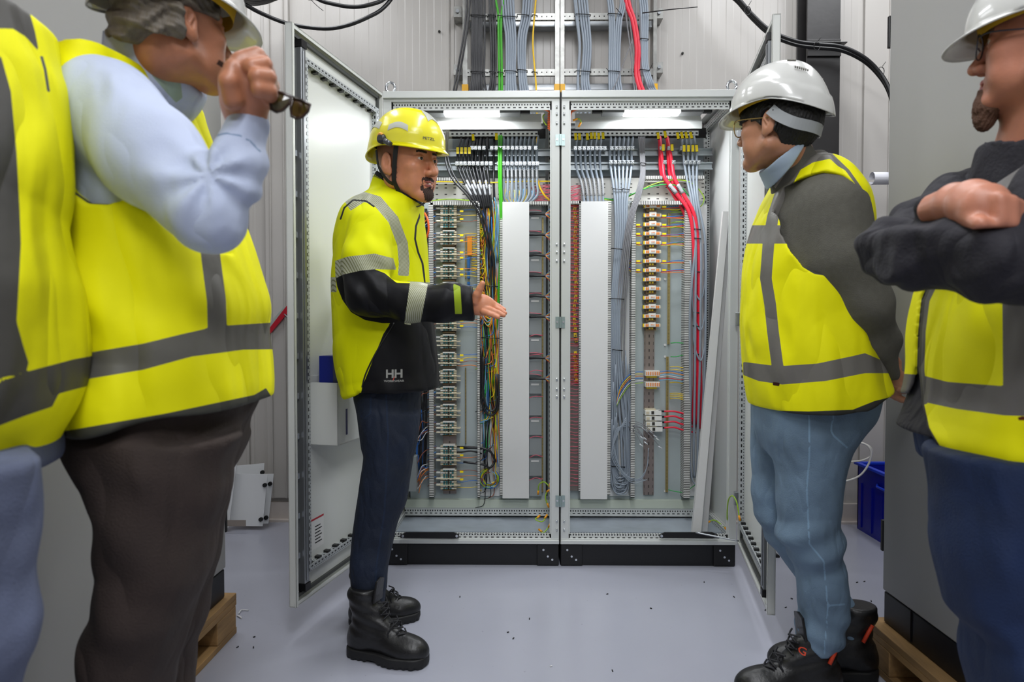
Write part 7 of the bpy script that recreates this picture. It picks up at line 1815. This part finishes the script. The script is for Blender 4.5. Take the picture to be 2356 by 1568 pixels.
# ------------------------------------------------------------------ man in light blue shirt (left)
def build_shirt_man():
    Yc = 1.30
    pe = person((PX(350, Yc), Yc, 0), 'person in light blue shirt and yellow vest holding sunglasses to the mouth')
    TS = [(92, 232, 400, Yc, .10), (108, 195, 410, Yc, .15), (130, 168, 420, Yc, .18), (165, 145, 435, Yc, .20), (220, 135, 455, Yc, .21), (300, 148, 478, Yc, .225), (400, 150, 512, Yc, .22), (500, 158, 548, Yc, .215), (600, 160, 578, Yc, .21), (700, 164, 597, Yc, .21), (800, 166, 604, Yc, .215), (870, 166, 604, Yc, .22), (930, 162, 600, Yc, .22), (1010, 160, 592, Yc, .215)]
    tor = Loft(rows_px(TS, Yc, .2, 2.3))
    shc = sil([(-200, 1200), (-100, 400), (118, 172), (178, 128), (232, 110), (300, 135), (420, 300), (700, 600), (700, 1200)], 1.13)
    S, M1, E, M2, Wd = P(246, 252, 1.13), P(345, 360, 1.07), P(482, 500, 1.02), P(536, 398, 1.03), P(571, 290, 1.05)
    def shirt(p):
        d = smax(smax(tor(p, -0.006), PZ(860, 1.3)-p[:, 2], 0.01), shc(p), 0.01)
        a = chain(p, [(S, 0.080), (M1, 0.072), (E, 0.050)], 0.03); b = chain(p, [(E, 0.049), (M2, 0.038), (Wd, 0.0305)], 0.03)
        b = smax(b, sil([(440, 640), (440, 350), (529, 243), (560, 236), (600, 262), (620, 292), (650, 640)], 1.03)(p), 0.005)
        arm = smin(a, b, 0.022)
        ic = P(508, 415, 1.02); ex = p[:, 0]-ic.x; ez = p[:, 2]-ic.z; rad = np.sqrt(ex*ex+ez*ez); an = np.arctan2(ez, ex)
        arm = arm+0.0050*np.sin(an*7+14*rad+0.5)*np.clip(rad/0.03, 0, 1)*np.exp(-(rad/0.11)**2)+folds(p, 0.0032, (8, 7, 7), 2.2)
        d = smin(d, arm, 0.02)
        d = smin(d, chain(p, [(P(300, 230, 1.5), 0.07), (P(420, 480, 1.52), 0.055), (P(470, 700, 1.5), 0.045)], .03), .03)
        nk = rc(p, P(330, 165, 1.30), P(345, 45, 1.27), 0.114, 0.094)
        nk = smax(nk, sil([(180, 200), (229, 108), (236, 70), (262, 66), (300, 78), (340, 108), (390, 160), (414, 190), (428, 232), (380, 260)], 1.19)(p), 0.006)
        return smin(d, nk, 0.006)
    v, q = surf(shirt, (PX(110, 1.2)-0.03, 0.92, PZ(880, 1.3)), (PX(640, 1.1), 1.60, PZ(55, 1.2)+.02), 0.005)
    v_sh = mat('shirt_pale_blue', (180, 190, 214), 0.75, bump=0.2, bscale=500, crease=(0.011, (9, 9, 4.5), (0, 0.75, 0), 1.1), attrs=[('cuffline', (120, 140, 170), .8, ''), ('greenish', (150, 168, 150), .7, '')])
    mesh_from('shirt', [(v, q)], v_sh, pe, {'cuffline': pm(strip_poly([(490, 314), (520, 306), (550, 311), (575, 324), (600, 350)], 4.5), 1.0),
                                             'greenish': pm([(348, 172), (395, 162), (416, 190), (420, 225), (405, 236), (385, 215)], 1.2)})
    Yn = 1.08
    neckc = sil([(-100, 1200), (80, 400), (118, 160), (175, 118), (229, 102), (262, 108), (330, 150), (392, 215), (420, 280), (470, 335), (520, 400), (562, 500), (700, 560), (700, 885), (604, 905), (590, 918), (380, 962), (150, 1002), (60, 1010)], 1.13)
    ah = plp([(122, 250), (134, 190), (162, 158), (200, 136), (232, 126), (272, 132), (310, 150), (345, 185), (388, 250), (420, 320), (452, 372), (470, 395), (520, 560), (400, 560), (285, 455), (250, 468), (205, 466), (168, 440), (146, 408), (132, 350)], Yn)
    def vest(p):
        d = tor(p, 0.012); d = smax(d, neckc(p), 0.006)
        hole = np.maximum(-ah(p), p[:, 1]-1.26); d = smax(d, -hole, 0.006)
        w = np.clip((PZ(420, 1.1)-p[:, 2])*5, 0.1, 1)
        return d+folds(p, 0.0065, (4.5, 4, 4.5), 5.0)*w+0.0035*np.sin(p[:, 0]*38+p[:, 2]*26+1.4*np.sin(p[:, 2]*17))*w
    v, q = surf(vest, (PX(110, 1.3)-.02, 1.02, PZ(1020, 1.2)), (PX(620, 1.3)+.02, 1.58, PZ(85, 1.25)), 0.005)
    tape = umax(pm(strip_poly([(395, 270), (428, 318), (456, 350)], 26), 1.18), pm(strip_poly([(475, 500), (486, 600), (498, 690), (500, 760)], 44), Yn),
                pm([(100, 822), (180, 815), (330, 790), (420, 768), (500, 750), (560, 746), (680, 738), (680, 802), (560, 804), (440, 820), (330, 850), (180, 875), (100, 885)], Yn))
    trim = umax(pm(strip_poly([(132, 350), (146, 408), (168, 440), (205, 466), (250, 468), (285, 455)], 5), Yn), pm([(60, 1003), (150, 991), (380, 951), (585, 908), (612, 892), (680, 1000), (100, 1080)], 1.13))
    M_v = vestmat('vest_shirt_man', [('tape', (98, 96, 90), 0.5, ''), ('trim', (74, 74, 66), 0.7, '')])
    mesh_from('vest', [(v, q)], M_v, pe, {'tape': tape, 'trim': trim})
    # head
    a = R(50); sc_ = 0.88; r_ = Vector((math.sin(a), -math.cos(a), 0))
    O = P(441, 50, 1.20)-r_*0.080*sc_
    hd = Head(O, R(-90)+a, R(5), R(0), sc_)
    HM = hd.face(P(350, 170, 1.30), nr=0.060)
    A = lambda fn: (lambda p: fn(hd.tol(p.astype(f32))))
    lips = A(lambda p: -np.minimum(ell(p, (0, 0.088, -0.0515), (0.020, 0.02, 0.0042)), ell(p, (0, 0.088, -0.0632), (0.019, 0.02, 0.0055))))
    M_sk = skin('skin_ruddy', (186, 122, 90), [('lips', (150, 78, 66), 0.4, '')], 0.18)
    def hand(p):
        d = rc(p, P(568, 285, 1.05), P(566, 240, 1.04), 0.029, 0.030, ((0, 1, 0), 0.85))
        d = smin(d, chain(p, [(P(560, 235, 1.04), 0.033), (P(566, 195, 1.03), 0.037), (P(575, 165, 1.03), 0.031)], 0.012, ((0, 1, 0), 0.85)), 0.014)
        # fingers folded over the frame: knuckles to the right, tips curling back left
        for pts, r0 in (([(560, 140, 1.02), (590, 128, 1.03), (604, 142, 1.06), (596, 158, 1.08)], 0.0122), ([(580, 155, 1.00), (606, 150, 1.01), (614, 168, 1.04), (598, 184, 1.08)], 0.0124),
                        ([(592, 178, 0.99), (616, 180, 1.0), (624, 198, 1.03), (606, 212, 1.07)], 0.0122), ([(596, 205, 0.99), (619, 210, 1.0), (626, 226, 1.03), (612, 238, 1.06)], 0.0110)):
            d = smin(d, chain(p, [(P(*q_), r0*k) for q_, k in zip(pts, (1.1, 1.02, 0.95, 0.85))], 0.003), 0.006)
        d = smin(d, chain(p, [(P(535, 230, 1.0), 0.015), (P(526, 190, 0.99), 0.0135), (P(535, 158, 1.0), 0.012), (P(548, 142, 1.01), 0.0105)], 0.004), 0.010)
        return d
    HV = surf(hand, P(500, 300, 1.03)+Vector((0, -0.09, 0)), P(645, 105, 1.03)+Vector((0, 0.1, 0)), 0.0022)
    CV = surf(lambda p: tor(p, -0.035), (PX(140, Yc), 1.05, PZ(990, Yc)), (PX(610, Yc), 1.55, PZ(200, Yc)), 0.016)
    mesh_from('body', [HM, HV, CV], M_sk, pe, {'lips': lips})
    hd.eyes(pe, (90, 110, 120))
    def hair(p):
        wv = 0.0035*np.sin(p[:, 2]*170+4*np.sin(p[:, 1]*45)+p[:, 0]*60)+0.0015*np.sin(p[:, 2]*420+p[:, 1]*260)
        d = smin(head_f(p), ell(p, (0, -0.045, -0.01), (0.070, 0.066, 0.06)), 0.02)-0.010+wv
        keep = np.maximum(np.minimum(-0.018-p[:, 1], p[:, 2]+0.034+0.010*np.sin(p[:, 0]*90)), np.minimum(p[:, 2]-0.026, 0.075-p[:, 1]))
        return smax(d, -keep, 0.004)
    sub_head('hair', hd, hair, (-0.11, -0.15, -0.10), (0.11, 0.11, 0.15), 0.003, mat('hair_grey', (120, 110, 96), 0.6, bump=1.0, bscale=90, stretch=(1, 1, 0.25), var=0.45, vscale=60), pe)
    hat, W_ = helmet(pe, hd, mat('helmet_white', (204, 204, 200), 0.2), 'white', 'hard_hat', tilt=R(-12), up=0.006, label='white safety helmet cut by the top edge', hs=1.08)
    # sunglasses held in the hand
    sgl = empty('sunglasses', P(600, 200, 1.02), 'dark sunglasses with brown lenses held by the man in the blue shirt', 'sunglasses'); o_ = Vector(sgl.location)
    M_ts = mat('tortoiseshell', (58, 34, 22), 0.3, var=0.6, vscale=90)
    A_, B_, C_ = P(502, 143, 1.04), P(560, 180, 1.035), P(628, 212, 1.02)
    strap(sgl, [A_, (A_+B_)/2, B_, C_], 0.0075, 0.003, M_ts, 'temple', (0, -1, 0))
    rim = [P(x, y, 1.02) for x, y in ((628, 210), (650, 214), (670, 224), (664, 240), (650, 254), (636, 258), (624, 252), (622, 232))]
    MB().tube([p-o_ for p in rim+[rim[0]]], 0.0022, 6).build('rim', M_ts, sgl)
    cpt = sum((Vector(p) for p in rim), Vector())/len(rim)
    mb = MB(); 
    for i in range(len(rim)): mb.quad([cpt+Vector((0, -0.003, 0))-o_, rim[i]-o_, rim[(i+1) % len(rim)]-o_], None, 0, True)
    mb.build('lens', mat('lens_brown', (60, 52, 20), 0.08, spec=0.9), sgl)
    rim2 = [p+Vector((0.01, 0.06, 0.008)) for p in rim]
    MB().tube([p-o_ for p in rim2+[rim2[0]]], 0.0022, 6).build('rim', M_ts, sgl)
    mb = MB(); cp2 = cpt+Vector((0.01, 0.06, 0.008))
    for i in range(len(rim)): mb.quad([cp2-o_, rim2[i]-o_, rim2[(i+1) % len(rim)]-o_], None, 0, True)
    mb.build('lens', MATS['lens_brown'], sgl)
    MB().tube([rim[1]-o_, rim2[1]-o_], 0.0022, 6).build('bridge', M_ts, sgl)
    M_tr = mat('trousers_brown', (60, 47, 42), 0.85, bump=0.4, bscale=240, var=0.25, vscale=6, crease=(0.016, (8, 8, 3.0), (0, 0.45, 0)))
    tr = legs(pe, [(900, 165, 592, Yc, .195), (960, 162, 580, Yc, .20), (1010, 158, 568, Yc, .20), (1060, 185, 550, Yc, .19), (1110, 205, 530, Yc, .17)],
         [(1000, 158, 560, 1.20, .12), (1060, 195, 540, 1.20, .125), (1110, 208, 530, 1.20, .12), (1180, 214, 515, 1.2, .115), (1250, 218, 500, 1.2, .11), (1310, 222, 488, 1.2, .105), (1350, 212, 478, 1.2, .10), (1400, 205, 458, 1.2, .10), (1450, 190, 435, 1.2, .095), (1500, 183, 425, 1.2, .095), (1568, 180, 404, 1.2, .09), (1800, 190, 370, 1.2, .08), (2090, 200, 350, 1.2, .07)],
         [(1000, 260, 565, 1.42, .11), (1100, 280, 530, 1.42, .11), (1200, 290, 522, 1.42, .10), (1300, 300, 500, 1.42, .095), (1400, 300, 480, 1.42, .09), (1500, 300, 455, 1.42, .085), (1900, 300, 430, 1.42, .07)], M_tr, 'trousers', 6.1, 0.005)
    for y, x in ((1.20, 270), (1.42, 365)): boot(pe, (PX(x-50, y), y, 0), (PX(x-50, y)+0.28, y, 0), h=0.006)
build_shirt_man()
# ------------------------------------------------------------------ man cut by the left edge
def build_edge_man():
    Yc = 0.90
    pe = person((PX(-40, Yc), Yc, 0), 'person cut by the left edge, yellow vest and blue grey trousers')
    TS = [(-130, -340, 10, Yc, .10), (-90, -370, 35, Yc, .15), (-30, -400, 66, Yc, .19), (60, -420, 96, Yc, .18), (130, -430, 117, Yc, .19), (220, -435, 128, Yc, .192), (320, -440, 138, Yc, .192), (420, -440, 150, Yc, .19), (520, -440, 164, Yc, .19), (600, -440, 178, Yc, .19), (660, -440, 186, Yc, .19), (760, -440, 182, Yc, .19), (850, -440, 174, Yc, .19), (950, -438, 152, Yc, .19), (1040, -435, 118, Yc, .186), (1120, -430, 90, Yc, .18)]
    tor = Loft(rows_px(TS, Yc, .2, 2.3))
    hem = sil([(-400, 1170), (-400, -200), (250, -200), (250, 800), (165, 900), (152, 952), (125, 1050), (98, 1084), (60, 1105), (0, 1128), (-60, 1145)], 0.75)
    def vest(p):
        d = smax(tor(p, 0.0), hem(p), 0.008)
        return d+folds(p, 0.0055, (4.5, 4, 4), 8.0)+0.004*np.sin(p[:, 0]*30+p[:, 2]*18)
    v, q = surf(vest, (PX(-470, Yc), 0.66, PZ(1150, Yc)), (PX(200, Yc)+.02, 1.16, PZ(-120, Yc)), 0.0055)
    Yn = 0.80
    tape = umax(pm([(-300, -60), (40, -60), (60, 0), (80, 70), (90, 120), (60, 85), (30, 66), (-300, 60)], Yn), pm([(-60, 130), (2, 128), (25, 210), (38, 350), (45, 480), (48, 560), (44, 640), (38, 740), (55, 800), (66, 835), (60, 855), (0, 870), (-60, 880)], Yn),
                pm([(-200, 905), (0, 880), (60, 855), (170, 826), (230, 815), (230, 880), (135, 905), (120, 935), (60, 955), (0, 978), (-200, 1040)], Yn))
    M_v = vestmat('vest_edge_man', [('tape', (78, 76, 72), 0.55, ''), ('trim', (90, 92, 84), 0.7, '')])
    mesh_from('vest', [(v, q)], M_v, pe, {'tape': tape, 'trim': pm(strip_poly([(95, 128), (104, 160), (112, 212)], 7), Yn)})
    def arms(p): return chain(p, [(P(-290, 60, 0.76), 0.065), (P(-340, 400, 0.74), 0.05), (P(-320, 760, 0.72), 0.038)], .03)
    v, q = surf(arms, P(-460, 900, .7)+Vector((0, -.1, 0)), P(-150, -80, .74)+Vector((.02, .2, .05)), 0.009)
    mesh_from('sleeve', [(v, q)], mat('sleeve_grey', (84, 88, 98), .85), pe)
    hd = Head(P(-150, -330, 0.92), R(-60), 0, 0, 1.05)
    HM = hd.face(P(-170, -90, 0.90), h=0.0045)
    CV = surf(lambda p: tor(p, -0.035), (PX(-440, Yc), .7, PZ(1040, Yc)), (PX(180, Yc), 1.1, PZ(0, Yc)), 0.016)
    mesh_from('body', [HM, CV], MATS['skin_fair'], pe, {})
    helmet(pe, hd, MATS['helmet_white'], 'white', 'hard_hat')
    legs(pe, [(1020, -410, 95, Yc, .18), (1100, -405, 90, Yc, .18)],
         [(1060, -405, 96, 0.84, .10), (1150, -400, 86, 0.84, .10), (1230, -335, 76, 0.84, .098), (1320, -330, 76, .84, .095), (1400, -325, 86, .84, .092), (1450, -320, 92, .84, .09), (1500, -315, 80, .84, .085), (1568, -300, 60, .84, .08), (2000, -270, 40, .84, .07), (2500, -260, 20, .84, .06)],
         [(1060, -405, 70, 0.99, .09), (1568, -300, 40, 0.99, .08), (2300, -260, 20, 0.99, .06)], mat('trousers_blue_grey', (98, 106, 134), .85, bump=.3, bscale=240, var=.3, vscale=6, crease=(0.014, (8, 8, 3), (0, 0.4, 0))), 'trousers', 9.0, .005)
    for y in (0.84, 0.99): boot(pe, (PX(-200, y), y, 0), (PX(-200, y)+.28, y, 0), h=0.007)
build_edge_man()
